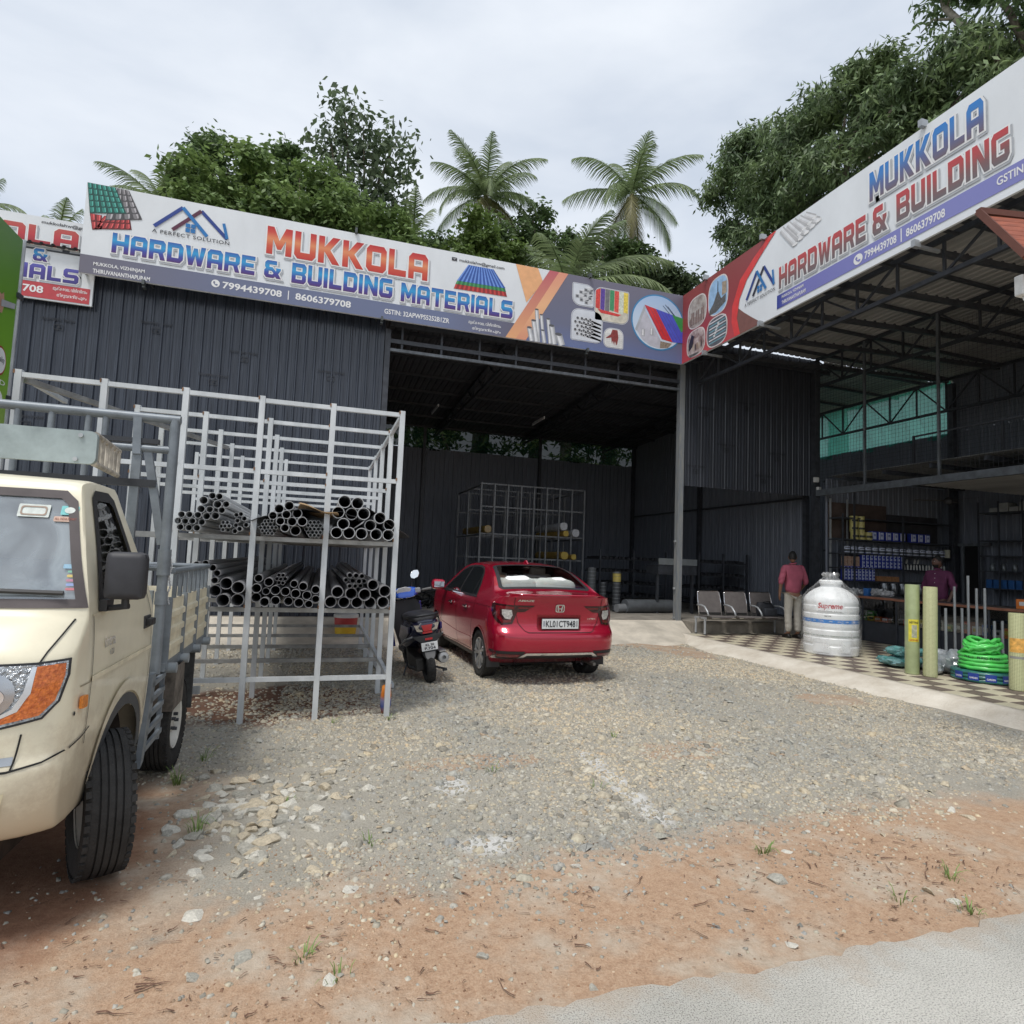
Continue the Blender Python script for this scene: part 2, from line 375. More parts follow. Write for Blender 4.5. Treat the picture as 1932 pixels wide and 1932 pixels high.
def ground_material():
 m = bpy.data.materials.new('yard_ground'); m.use_nodes = True; t = m.node_tree; b = t.nodes['Principled BSDF']; N = t.nodes.new; Lk = t.links.new
 b.inputs['Roughness'].default_value = .93; b.inputs['Specular IOR Level'].default_value = .2
 tcn = N('ShaderNodeTexCoord'); co = tcn.outputs['Object']
 sp = N('ShaderNodeSeparateXYZ'); Lk(co, sp.inputs[0])
 def noise(s, d=5, r=.6):
  n = N('ShaderNodeTexNoise'); n.inputs['Scale'].default_value = s; n.inputs['Detail'].default_value = d; n.inputs['Roughness'].default_value = r; Lk(co, n.inputs['Vector']); return n.outputs['Fac']
 def math_(op, a, c):
  k = N('ShaderNodeMath'); k.operation = op
  for i, v in enumerate((a, c)):
   if isinstance(v, (int, float)): k.inputs[i].default_value = v
   else: Lk(v, k.inputs[i])
  return k.outputs[0]
 def ramp(fac, stops):
  r = N('ShaderNodeValToRGB')
  while len(r.color_ramp.elements) < len(stops): r.color_ramp.elements.new(.5)
  for e, (p, c) in zip(r.color_ramp.elements, stops): e.position = p; e.color = (*c, 1) if len(c) == 3 else c
  Lk(fac, r.inputs['Fac']); return r.outputs['Color']
 def step(v, lo, hi):
  k = N('ShaderNodeMapRange'); k.interpolation_type = 'SMOOTHSTEP'; k.inputs['From Min'].default_value = lo; k.inputs['From Max'].default_value = hi; Lk(v, k.inputs['Value']); return k.outputs['Result']
 def mixc(f, a, c):
  k = N('ShaderNodeMix'); k.data_type = 'RGBA'
  if isinstance(f, float): k.inputs['Factor'].default_value = f
  else: Lk(f, k.inputs['Factor'])
  Lk(a, k.inputs['A']); Lk(c, k.inputs['B']); return k.outputs['Result']
 def blob(cx, cy, rx, ry, soft=.45, wob=.8):
  dx = math_('DIVIDE', math_('SUBTRACT', sp.outputs['X'], cx), rx); dy = math_('DIVIDE', math_('SUBTRACT', sp.outputs['Y'], cy), ry)
  d = math_('ADD', math_('MULTIPLY', dx, dx), math_('MULTIPLY', dy, dy)); d = math_('ADD', d, math_('MULTIPLY', math_('SUBTRACT', n_mid, .5), wob*2))
  return step(d, 1.0, 1.0-soft)
 n_big = noise(.55, 4); n_mid = noise(2.6, 6); n_fine = noise(26, 6, .7); n_grit = noise(120, 4, .7)
 gravel = ramp(n_mid, [(.25, (.21, .195, .165)), (.5, (.32, .30, .26)), (.78, (.42, .38, .31))])
 grit = ramp(n_grit, [(.3, (.20, .18, .15)), (.55, (.46, .43, .36)), (.8, (.62, .58, .50))])
 gravel = mixc(.55, gravel, grit)
 soil = ramp(n_fine, [(.2, (.26, .145, .085)), (.5, (.46, .295, .19)), (.8, (.58, .42, .29))])
 soil = mixc(.38, soil, ramp(n_grit, [(.3, (.15, .085, .052)), (.5, (.44, .31, .21)), (.75, (.64, .52, .40))]))
 soil = mixc(math_('MULTIPLY', step(n_mid, .44, .70), .85), soil, ramp(n_fine, [(.2, (.40, .33, .25)), (.8, (.58, .51, .42))]))
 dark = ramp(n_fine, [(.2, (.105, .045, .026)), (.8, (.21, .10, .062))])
 # soil strip along the road and beside the truck
 edge = math_('ADD', sp.outputs['Y'], math_('MULTIPLY', math_('SUBTRACT', n_mid, .5), -1.3))
 edge = math_('ADD', edge, math_('MULTIPLY', math_('SUBTRACT', n_big, .5), -.5))
 edge = math_('SUBTRACT', edge, math_('MULTIPLY', step(sp.outputs['X'], 0.0, 2.8), .22))
 soilm = step(edge, 3.22, 2.82)
 left = step(math_('ADD', sp.outputs['X'], math_('MULTIPLY', math_('SUBTRACT', n_mid, .5), -.7)), -.32, -.78)
 soilm = math_('MAXIMUM', soilm, math_('MULTIPLY', left, step(sp.outputs['Y'], 5.2, 4.4)))
 for a in ((6.3, 9.9, .55, 1.2), (6.0, 11.0, .8, .9), (6.0, 6.0, .5, .35), (3.0, 4.6, .5, .3), (1.2, 4.6, .6, .2)):
  soilm = math_('MAXIMUM', soilm, math_('MULTIPLY', blob(*a), .7))
 col = mixc(soilm, gravel, soil)
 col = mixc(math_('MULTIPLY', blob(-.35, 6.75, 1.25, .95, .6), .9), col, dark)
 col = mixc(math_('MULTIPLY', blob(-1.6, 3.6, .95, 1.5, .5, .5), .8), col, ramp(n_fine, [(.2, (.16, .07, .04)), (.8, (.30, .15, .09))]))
 # lime spills
 white = ramp(n_fine, [(.2, (.45, .44, .41)), (.8, (.72, .71, .68))])
 wm = None
 for a in ((2.15, 4.5, .11, .26), (2.11, 4.1, .11, .28), (2.09, 3.75, .13, .26), (2.08, 3.42, .11, .2), (.94, 4.17, .14, .24), (.95, 3.3, .2, .14)):
  q = blob(*a, .8, 1.2); wm = q if wm is None else math_('MAXIMUM', wm, q)
 col = mixc(math_('MULTIPLY', wm, 1.0), col, white)
 # green far away beyond the yard
 far = math_('MAXIMUM', step(sp.outputs['Y'], 27, 30), math_('MAXIMUM', step(sp.outputs['X'], 24, 28), step(sp.outputs['X'], -14, -18)))
 col = mixc(far, col, ramp(n_fine, [(.2, (.03, .05, .015)), (.8, (.08, .11, .04))]))
 Lk(col, b.inputs['Base Color'])
 bp = N('ShaderNodeBump'); bp.inputs['Strength'].default_value = .75; bp.inputs['Distance'].default_value = .018
 Lk(math_('ADD', math_('MULTIPLY', n_fine, .8), math_('MULTIPLY', n_grit, .35)), bp.inputs['Height']); Lk(bp.outputs['Normal'], b.inputs['Normal'])
 return m
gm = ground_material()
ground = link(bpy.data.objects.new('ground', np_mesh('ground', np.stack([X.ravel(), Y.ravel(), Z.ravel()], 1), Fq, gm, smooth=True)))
tag(ground, kind='structure')

# concrete road the photographer stands on
m_road = mat('road_concrete', (.64, .62, .565), .9, var=.2, scale=.9, bump=.6, bscale=160, col2=(.47, .455, .41), spec=.2)
def road_detail(m):
 t = m.node_tree; b = t.nodes['Principled BSDF']; tcn = t.nodes.new('ShaderNodeTexCoord'); n = t.nodes.new('ShaderNodeTexNoise'); n.inputs['Scale'].default_value = 170; n.inputs['Detail'].default_value = 3
 r = t.nodes.new('ShaderNodeValToRGB'); r.color_ramp.elements[0].position = .36; r.color_ramp.elements[0].color = (.3, .3, .3, 1); r.color_ramp.elements[1].position = .5; r.color_ramp.elements[1].color = (1, 1, 1, 1)
 old = b.inputs['Base Color'].links[0].from_socket; k = t.nodes.new('ShaderNodeMix'); k.data_type = 'RGBA'; k.blend_type = 'MULTIPLY'; k.inputs['Factor'].default_value = .75
 t.links.new(tcn.outputs['Object'], n.inputs['Vector']); t.links.new(n.outputs['Fac'], r.inputs['Fac']); t.links.new(old, k.inputs['A']); t.links.new(r.outputs['Color'], k.inputs['B']); t.links.new(k.outputs['Result'], b.inputs['Base Color'])
road_detail(m_road)
def road_dirt(m):
 t = m.node_tree; b = t.nodes['Principled BSDF']; N = t.nodes.new; tcn = N('ShaderNodeTexCoord'); sp = N('ShaderNodeSeparateXYZ'); n = N('ShaderNodeTexNoise'); n.inputs['Scale'].default_value = 3.5; n.inputs['Detail'].default_value = 7; n.inputs['Roughness'].default_value = .7
 a = N('ShaderNodeMath'); a.operation = 'MULTIPLY_ADD'; a.inputs[1].default_value = .75; mr = N('ShaderNodeMapRange'); mr.inputs['From Min'].default_value = 2.31; mr.inputs['From Max'].default_value = 2.5; mr.inputs['To Max'].default_value = .6
 k = N('ShaderNodeMix'); k.data_type = 'RGBA'; k.inputs['B'].default_value = (.44, .34, .25, 1); old = b.inputs['Base Color'].links[0].from_socket
 for x, y in ((tcn.outputs['Object'], sp.inputs[0]), (tcn.outputs['Object'], n.inputs['Vector']), (n.outputs['Fac'], a.inputs[0]), (sp.outputs['Y'], a.inputs[2]), (a.outputs[0], mr.inputs['Value']), (mr.outputs[0], k.inputs['Factor']), (old, k.inputs['A']), (k.outputs['Result'], b.inputs['Base Color'])): t.links.new(x, y)
road_dirt(m_road)
xs = list(np.arange(-6, 10, .06)); mb = MB()
edge_y = lambda x: 2.07+.014*math.sin(x*2.1+.5)+.010*math.sin(x*6.3)+.010*math.sin(x*17+1)+.009*math.sin(x*41)+.007*math.sin(x*73+2)
xs = [-300, -60, -20]+xs+[20, 60, 300]
top = [(x, edge_y(max(-6, min(10, x))), .006) for x in xs]; low = [(x, -7.0, .006) for x in xs]; sk = [(x, edge_y(max(-6, min(10, x)))+.02, -.05) for x in xs]
n = len(xs); mb.add(low+top+sk, [(i, i+1, n+i+1, n+i) for i in range(n-1)]+[(n+i, n+i+1, 2*n+i+1, 2*n+i) for i in range(n-1)])
road = tag(mb.build('road', m_road, fix=False), kind='structure')

# loose stones: a numpy cloud of angular pebbles
def stones(name, P, S, seed, m, flat=.6, tris=True):
 r = np.random.RandomState(seed); n = len(P)
 cube = np.array([(-1,-1,-1),(1,-1,-1),(1,1,-1),(-1,1,-1),(-1,-1,1),(1,-1,1),(1,1,1),(-1,1,1)], float)*.5
 V = cube[None]*(1+r.uniform(-.42, .42, (n, 8, 3))); V[:, 4:, :2] *= r.uniform(.45, .95, (n, 1, 1))
 V *= np.stack([S*r.uniform(.7, 1.5, n), S*r.uniform(.6, 1.1, n), S*flat*r.uniform(.5, 1.1, n)], 1)[:, None]
 a = r.uniform(0, 6.28, n); tl = r.uniform(-.5, .5, n); c, s = np.cos(a), np.sin(a)
 z = V[..., 2]*np.cos(tl)[:, None]+V[..., 0]*np.sin(tl)[:, None]; x0 = V[..., 0]*np.cos(tl)[:, None]-V[..., 2]*np.sin(tl)[:, None]
 x = x0*c[:, None]-V[..., 1]*s[:, None]; y = x0*s[:, None]+V[..., 1]*c[:, None]
 V = np.stack([x, y, z], 2)+P[:, None]
 f = np.array([(0,2,1),(0,3,2),(4,5,6),(4,6,7),(0,1,5),(0,5,4),(1,2,6),(1,6,5),(2,3,7),(2,7,6),(3,0,4),(3,4,7)])[2:]
 F = (f[None]+(np.arange(n)*8)[:, None, None]).reshape(-1, 3)
 return np_mesh(name, V.reshape(-1, 3), F, m)
def stone_mat(name, cols, rough=.9):
 m = bpy.data.materials.new(name); m.use_nodes = True; t = m.node_tree; b = t.nodes['Principled BSDF']; b.inputs['Roughness'].default_value = rough; b.inputs['Specular IOR Level'].default_value = .25
 g = t.nodes.new('ShaderNodeNewGeometry'); r = t.nodes.new('ShaderNodeValToRGB')
 while len(r.color_ramp.elements) < len(cols): r.color_ramp.elements.new(.5)
 for i, (e, c) in enumerate(zip(r.color_ramp.elements, cols)): e.position = i/(len(cols)-1); e.color = (*c, 1)
 n = t.nodes.new('ShaderNodeTexNoise'); n.inputs['Scale'].default_value = 60; tcn = t.nodes.new('ShaderNodeTexCoord'); t.links.new(tcn.outputs['Object'], n.inputs['Vector'])
 k = t.nodes.new('ShaderNodeMix'); k.data_type = 'RGBA'; k.blend_type = 'OVERLAY'; k.inputs['Factor'].default_value = .5
 t.links.new(g.outputs['Random Per Island'], r.inputs['Fac']); t.links.new(r.outputs['Color'], k.inputs['A']); t.links.new(n.outputs['Fac'], k.inputs['B']); 
 n4 = t.nodes.new('ShaderNodeTexNoise'); n4.inputs['Scale'].default_value = .55; n4.inputs['Detail'].default_value = 3; r4 = t.nodes.new('ShaderNodeValToRGB'); r4.color_ramp.elements[0].position = .40; r4.color_ramp.elements[1].position = .60; r4.color_ramp.elements[0].color = (.78, .81, .84, 1); r4.color_ramp.elements[1].color = (1.05, 1.01, .935, 1); k4 = t.nodes.new('ShaderNodeMix'); k4.data_type = 'RGBA'; k4.blend_type = 'MULTIPLY'; k4.inputs['Factor'].default_value = 1.0
 t.links.new(tcn.outputs['Object'], n4.inputs['Vector']); t.links.new(n4.outputs['Fac'], r4.inputs['Fac']); t.links.new(k.outputs['Result'], k4.inputs['A']); t.links.new(r4.outputs['Color'], k4.inputs['B']); t.links.new(k4.outputs['Result'], b.inputs['Base Color'])
 return m
m_stone = stone_mat('gravel_stone', [(.26,.24,.205),(.38,.36,.31),(.48,.44,.35),(.42,.405,.37),(.56,.48,.35),(.50,.455,.37),(.56,.53,.46),(.32,.31,.285),(.54,.43,.30)])
rs = np.random.RandomState(11)
def scatter(n, x0, x1, y0, y1, keep):
 x = rs.uniform(x0, x1, n); y = rs.uniform(y0, y1, n); k = rs.uniform(0, 1, n) < keep(x, y); return x[k], y[k]
def gravel_keep(x, y):
 e = y-.65*fnoise(x*2.2, y*2.2, 8)-.22*np.clip(x/2.8, 0, 1)
 k = np.clip((e-2.75)/.5, .035, 1)*np.where(y > 4.7, 1, np.clip((x+.85+.35*fnoise(x*3, y*3, 9))/.45, .06, 1))
 k = np.where((x < -.3) & (y > 5.3), np.clip(.5+.5*fnoise(x*2, y*2, 5), .1, .8), k)
 for cx, cy, rx, ry in ((6.3,9.9,.55,1.2),(6.0,11.0,.8,.9),(6.0,6.0,.5,.35)):
  k = k*np.clip((((x-cx)/rx)**2+((y-cy)/ry)**2)-.3, .12, 1)
 return k*np.clip((7.35-x)*2, 0, 1)*np.clip(.78+1.25*fnoise(x*1.1, y*1.1, 21), .14, 1)
P = []; S = []
for n, x0, x1, y0, y1, s0, s1 in ((46000, -1.6, 6.9, 2.6, 6.2, .012, .034), (34000, -3, 7.3, 6.2, 9.5, .018, .042), (15000, -3, 7.4, 9.5, 13.6, .025, .05), (1300, -.8, 6.5, 2.8, 7.5, .04, .075)):
 x, y = scatter(n, x0, x1, y0, y1, gravel_keep); s = s0+(s1-s0)*rs.power(.6, len(x))*rs.uniform(.3, 1, len(x))
 P.append(np.stack([x, y, gh(x, y)+s*.10], 1)); S.append(s)
x, y = scatter(900, -1.2, 3.6, 2.15, 3.6, lambda x, y: np.full(len(x), 1.0)); s = rs.uniform(.006, .02, len(x)); P.append(np.stack([x, y, gh(x, y)+s*.1], 1)); S.append(s)
gravel = tag(link(bpy.data.objects.new('gravel', stones('gravel', np.concatenate(P), np.concatenate(S), 5, m_stone))), 'loose grey and buff crushed stone spread over the yard', 'gravel', kind='stuff')

x, y = scatter(9000, -1.3, 3.8, 2.1, 3.5, lambda x, y: np.clip(.35+.9*fnoise(x*3, y*3, 31), .1, 1)); s_ = rs.uniform(.003, .011, len(x))
tag(link(bpy.data.objects.new('soil_grit', stones('soil_grit', np.stack([x, y, gh(x, y)+s_*.1], 1), s_, 6, stone_mat('soil_grit', [(.20, .11, .07), (.40, .27, .18), (.34, .22, .15), (.55, .44, .33), (.26, .16, .10), (.46, .36, .27)])))), 'fine brown grit strewn over the soil by the road', 'grit', kind='stuff')
# big stones lying singly in the yard, each a piece of the ground
def rock_mesh(seed):
 r = random.Random(seed); b = bmesh.new(); bmesh.ops.create_icosphere(b, subdivisions=2, radius=.5)
 for v in b.verts:
  v.co *= 1+r.uniform(-.10, .10)
 for k in range(11):        # chop facets
  d = Vector((r.uniform(-1, 1), r.uniform(-1, 1), r.uniform(-.3, 1))).normalized(); lim = r.uniform(.17, .34)
  for v in b.verts:
   h = v.co.dot(d)
   if h > lim: v.co -= d*(h-lim)
 bmesh.ops.dissolve_limit(b, angle_limit=.12, verts=b.verts, edges=b.edges); bmesh.ops.triangulate(b, faces=b.faces)
 me = bpy.data.meshes.new('stone'); b.to_mesh(me); b.free(); return me
rock_mats = [mat('rock_grey', (.44, .42, .36), .9, var=.3, scale=9, bump=.5, bscale=60), mat('rock_buff', (.58, .50, .37), .9, var=.25, scale=9, bump=.5, bscale=60), mat('rock_pale', (.66, .63, .55), .9, var=.2, scale=9, bump=.5, bscale=60), mat('rock_rust', (.50, .38, .27), .9, var=.3, scale=9, bump=.5, bscale=60)]
rock_me = []
for i in range(12):
 me = rock_mesh(i); me.materials.append(rock_mats[i % 4 if i != 3 else 0]); rock_me.append(me)
def rock(x, y, s, i, sq=.5, sx=1.0):
 o = bpy.data.objects.new('stone', rock_me[i % 12]); link(o); o.parent = ground
 o.location = (x, y, gz(x, y)+s*sq*.12); o.rotation_euler = (rnd.uniform(-.25, .25), rnd.uniform(-.25, .25), rnd.uniform(0, 6.28)); o.scale = (s*sx*rnd.uniform(.9, 1.4), s*rnd.uniform(.7, 1.0), s*sq*rnd.uniform(.7, 1.1))
for k in range(165):     # rough heap by the truck
 a = rnd.gauss(0, 1); x = -.25+.27*rnd.gauss(0, 1); y = 4.05+.36*rnd.gauss(0, 1)
 if x < -.72 or x > 1.1: continue
 rock(x, y, rnd.uniform(.06, .16), rnd.choice((1, 2, 5, 6, 9, 10, 0, 8)))
for k in range(80):
 x, y = rnd.uniform(-.4, 4.2), rnd.uniform(2.95, 5.3); rock(x, y, rnd.uniform(.045, .10), rnd.randrange(12))
for k in range(40): x, y = rnd.uniform(-.9, 3.2), rnd.uniform(2.3, 3.3); rock(x, y, rnd.uniform(.015, .045), rnd.randrange(12), .35)
for x, y, s, i in ((-.19, 2.62, .11, 8), (2.97, 2.36, .105, 9), (3.0, 2.25, .10, 10), (1.97, 2.17, .08, 6), (2.28, 2.62, .14, 0), (.7, 2.41, .075, 0), (.13, 2.4, .07, 2), (1.35, 2.75, .055, 4), (1.0, 2.95, .06, 8), (2.55, 2.85, .07, 2), (.25, 2.95, .05, 1), (2.55, 3.25, .09, 4), (1.05, 2.14, .06, 8), (-.35, 2.55, .07, 0), (3.3, 2.9, .07, 9)): rock(x, y, s, i, .4)

# twigs and bark scraps on the soil, grass tufts
def ribbon_cloud(name, items, m):
 V = []; F = []
 for pts, w0 in items:
  k = len(pts); n0 = len(V)
  for i, p in enumerate(pts):
   d = (Vector(pts[min(i+1, k-1)])-Vector(pts[max(i-1, 0)])); sd_ = Vector((-d.y, d.x, 0)).normalized() if d.xy.length > 1e-6 else Vector((1, 0, 0))
   wd = w0*(1-i/(k-.2)) ; V += [tuple(Vector(p)-sd_*wd), tuple(Vector(p)+sd_*wd+Vector((0, 0, wd*.5)))]
  F += [(n0+2*i, n0+2*i+1, n0+2*i+3, n0+2*i+2) for i in range(k-1)]
 return link(bpy.data.objects.new(name, np_mesh(name, np.array(V), np.array(F), m)))
tw = []
for k in range(480):
 x, y = rnd.uniform(-1.2, 3.8), rnd.uniform(2.15, 3.3)
 if rnd.random() > (1 if y < 2.9 else .4): continue
 a = rnd.uniform(-.9, .9)+(math.pi if rnd.random() < .5 else 0); L = rnd.choice((.02, .03, .03, .05, .09))*rnd.uniform(.6, 1.4); p = [(x, y)]
 for i in range(4): a += rnd.uniform(-.5, .5); p.append((p[-1][0]+math.cos(a)*L/4, p[-1][1]+math.sin(a)*L/4))
 tw.append(([(q[0], q[1], gz(*q)+.006+rnd.uniform(0, .004)) for q in p], rnd.uniform(.002, .005)))
tag(ribbon_cloud('twigs', tw, mat('twig_bark', (.13, .07, .045), .9, var=.5, scale=30)), 'thin brown twigs and bark scraps strewn on the red soil', 'twigs', kind='stuff')
gr = []
for x, y, n, h in ((-.55, 3.76, 26, .10), (-.82, 4.68, 30, .11), (.03, 2.56, 14, .05), (2.42, 2.87, 22, .07), (2.98, 2.16, 18, .06), (3.2, 2.42, 18, .07), (1.29, 4.36, 12, .06), (.16, 2.42, 9, .05), (.35, 3.45, 12, .05), (2.75, 2.32, 10, .05), (-.1, 4.1, 8, .05), (2.6, 5.0, 10, .06), (.72, 5.9, 10, .08), (.2, 5.9, 8, .06), (1.9, 3.9, 8, .05), (-.75, 5.2, 16, .09)):
 for i in range(n):
  a = rnd.uniform(0, 6.28); d = rnd.uniform(0, .05); ln = h*rnd.uniform(.5, 1.3); ox, oy = x+math.cos(a)*d, y+math.sin(a)*d; b0 = gz(ox, oy); le = rnd.uniform(.3, 1.0)
  gr.append(([(ox, oy, b0), (ox+math.cos(a)*ln*.3*le, oy+math.sin(a)*ln*.3*le, b0+ln*.5), (ox+math.cos(a)*ln*.8*le, oy+math.sin(a)*ln*.8*le, b0+ln*.75), (ox+math.cos(a)*ln*1.2*le, oy+math.sin(a)*ln*1.2*le, b0+ln*.6)], .003))
tag(ribbon_cloud('grass', gr, mat('grass_blade', (.16, .24, .06), .6, var=.4, scale=20)), 'small tufts of green grass scattered over the yard', 'grass', kind='stuff')
# ---------------------------------------------------------------- sheet-steel shed and open shop hall
M_SHEET = mat('dark_profiled_sheet', (.046, .052, .066), .30, .0, scale=5, stretch=(5, 5, .25), col2=(.030, .033, .041), bump=.15, bscale=3, spec=.5)
M_SHEETL = mat('weathered_profiled_sheet', (.056, .067, .090), .24, .0, scale=4, stretch=(7, 7, .2), col2=(.018, .022, .032), bump=.15, bscale=3, spec=.55)
M_SHEETI = mat('sheet_interior_lift', (.19, .21, .25), .5, .0, scale=5, stretch=(5, 5, .25), col2=(.13, .145, .175))  # lighter copy of the dark sheet, brightens the shaded inside by colour
M_STEEL = mat('grey_primer_steel', (.15, .165, .18), .5, .3, var=.35, scale=7, stretch=(1, 1, .3))
M_DSTEEL = mat('dark_painted_steel', (.052, .057, .067), .45, .2, var=.3, scale=7)
M_GALV = mat('galvanised_steel', (.50, .52, .53), .42, .55, var=.28, scale=9, stretch=(1, 1, .4))
M_ROOF = mat('grey_roof_sheet', (.22, .22, .22), .5, .3, var=.2, scale=2)
M_CONC = mat('yard_concrete', (.56, .51, .43), .9, var=.22, scale=2.2, bump=.5, bscale=50)
M_DCONC = mat('old_concrete', (.25, .225, .19), .92, var=.35, scale=3, bump=.6, bscale=40)

def sheet_mesh(name, wd, h, m, pitch=.2, depth=.04, minor=True, big=2):
 """one profiled sheet, width along x, height along z, ribs to -y"""
 pr = [(0, 0)]; k = int(round(wd/pitch))
 for i in range(k):
  x = i*pitch; d = depth if i % big == 0 else depth*.45
  pr += [(x+.012, 0), (x+.03, -d), (x+.058, -d), (x+.076, 0)]
  if minor: pr += [(x+pitch*.66-.012, 0), (x+pitch*.66, -.006), (x+pitch*.66+.012, 0)]
 pr.append((wd+.03, 0))
 b = MB(); n = len(pr); b.add([(x, y, 0) for x, y in pr]+[(x, y, h) for x, y in pr], [(i, i+1, n+i+1, n+i) for i in range(n-1)])
 return b.mesh(name, m, fix=False)
def sheet_wall(owner, name, p0, d, length, z0, z1, me_w=.8, m=M_SHEET, flip=False, splits=None, label=None, tilt=.0):
 """a wall part whose sheets are its pieces; p0 start, d unit direction"""
 d = Vector((*d, 0)); a = math.atan2(d.y, d.x)
 rail = MB()
 nrm = Vector((d.y, -d.x, 0))*(-1 if flip else 1)    # towards the viewer
 for z in ([z0+.08, z1-.08] if z1-z0 < 3 else [z0+.08, (z0+z1)/2, z1-.08]):
  A = Vector((*p0, z))-nrm*.05; rail.bar(A, A+d*length, .06, .06)
 w_ = rail.build(name, M_DSTEEL, owner, world=True)
 if label: w_['label'] = label
 zs = [z0]+(splits or [])+[z1]
 for q in range(len(zs)-1):
  h = zs[q+1]-zs[q]+(.06 if q < len(zs)-2 else 0); me = sheet_mesh('sheet', me_w, h, m)
  k = int(math.ceil(length/me_w-1e-6))
  for i in range(k):
   off = Vector((*p0, 0))+d*(i*me_w)+nrm*(.008*((i+q) % 2)+.004*q)+Vector((0, 0, zs[q]))
   if flip: inst(me, 'sheet', w_, Vector((*p0, 0))+d*((i+1)*me_w)+nrm*(.008*((i+q) % 2))+Vector((0, 0, zs[q])), (0, 0, a+math.pi), world=True)
   else: inst(me, 'sheet', w_, off, (0, 0, a), world=True)
 return w_
YF = 14.77
shed = thing('storage_shed', 'tall dark profiled-sheet storage shed with a wide open front', 'shed', (4, 15, 0))
sheet_wall(shed, 'front_wall', (-6.85, YF), (1, 0), 8.0, .02, 7.9, m=M_SHEETL, splits=[4.95], label='weathered dark ribbed wall left of the opening')
sheet_wall(shed, 'hanging_wall', (9.55, YF), (1, 0), 4.8, 3.78, 8.0, label='ribbed upper wall hanging beside the steel post')
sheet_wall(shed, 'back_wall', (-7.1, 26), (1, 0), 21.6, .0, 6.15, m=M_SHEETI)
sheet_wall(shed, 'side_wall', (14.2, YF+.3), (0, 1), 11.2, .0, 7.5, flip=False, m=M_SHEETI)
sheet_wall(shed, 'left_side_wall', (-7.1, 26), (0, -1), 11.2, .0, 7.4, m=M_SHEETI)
# posts, beams
mb = MB(); mb.bx(9.40, 9.56, YF-.10, YF+.06, -.02, 7.2); mb.build('post', mat('flaky_post_paint', (.19, .215, .25), .5, .2, col2=(.30, .30, .28), scale=5, stretch=(3, 3, .4)), shed, world=True)
mb = MB()
for z in (.1, .9, 2.2): mb.box((9.37, YF-.02, z), (.05, .05, .05))
mb.build('bolt', M_GALV, shed, world=True)
mb = MB(); mb.bx(1.19, 1.32, YF-.08, YF+.06, -.02, 7.0); mb.build('post', M_DSTEEL, shed, world=True)
for x in (-7.0, 14.1):
 for y in (15.0, 20.5, 25.9): mb = MB(); mb.bx(x-.07, x+.07, y-.07, y+.07, 0, 7.6); mb.build('post', M_DSTEEL, shed, world=True)
for x in (4.0, 9.3): mb = MB(); mb.bx(x-.06, x+.06, 25.8, 25.92, 0, 7.4); mb.build('post', M_DSTEEL, shed, world=True)
for z, hh in ((6.72, .10), (6.50, .07), (7.15, .12)):
 mb = MB(); mb.bar((1.3, YF-.02, z), (9.5, YF-.02, z), .08, hh); mb.build('beam', M_STEEL if z < 6.6 else M_DSTEEL, shed, world=True)
for i in range(9):
 x = 1.6+i*.98; mb = MB(); mb.bar((x, YF-.02, 6.53), (x, YF-.02, 7.15), .05); mb.build('strut', M_DSTEEL, shed, world=True)
# roof: sheets over purlins and rafters
def roof(owner, x0, x1, y0, y1, zf, m, sheet_w=1.0, along='y'):
 r_ = MB()
 if along == 'y':     # sheets run in y
  n = int((x1-x0)/sheet_w)
  for k in range(int((y1-y0)/1.6)+1):
   y = y0+.15+k*1.6; r_.bar((x0, y, zf(x0, y)-.05), (x1, y, zf(x1, y)-.05), .06, .08)
  o = r_.build('roof', M_DSTEEL, owner, world=True)
  L = y1-y0; me = None
  for i in range(n):
   xa = x0+i*sheet_w; b = MB(); pr = []
   for j in range(int(sheet_w/.2)): xx = j*.2; pr += [(xx, 0), (xx+.11, 0), (xx+.13, .03), (xx+.17, .03), (xx+.19, 0)]
   pr.append((sheet_w, 0)); q = len(pr)
   b.add([(xa+u, y0, zf(xa+u, y0)+h) for u, h in pr]+[(xa+u, y1, zf(xa+u, y1)+h) for u, h in pr], [(e, e+1, q+e+1, q+e) for e in range(q-1)])
   b.build('roof_sheet', m, o, world=True, fix=False)
 return o
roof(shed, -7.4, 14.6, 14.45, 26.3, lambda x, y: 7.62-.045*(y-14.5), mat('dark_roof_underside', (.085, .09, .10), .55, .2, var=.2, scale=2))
for x in (-3.5, .5, 4.5, 8.5, 12.5):      # rafters with a lower chord
 mb = MB(); mb.bar((x, 14.8, 7.45), (x, 26, 6.95), .08, .12); mb.bar((x, 14.8, 6.8), (x, 26, 6.75), .06, .08)
 for k in range(8): y = 15.2+k*1.4; mb.bar((x, y, 6.8), (x, y+.7, 7.3), .04); mb.bar((x, y+.7, 7.3), (x, y+1.4, 6.8), .04)
 mb.build('rafter', M_DSTEEL, shed, world=True)
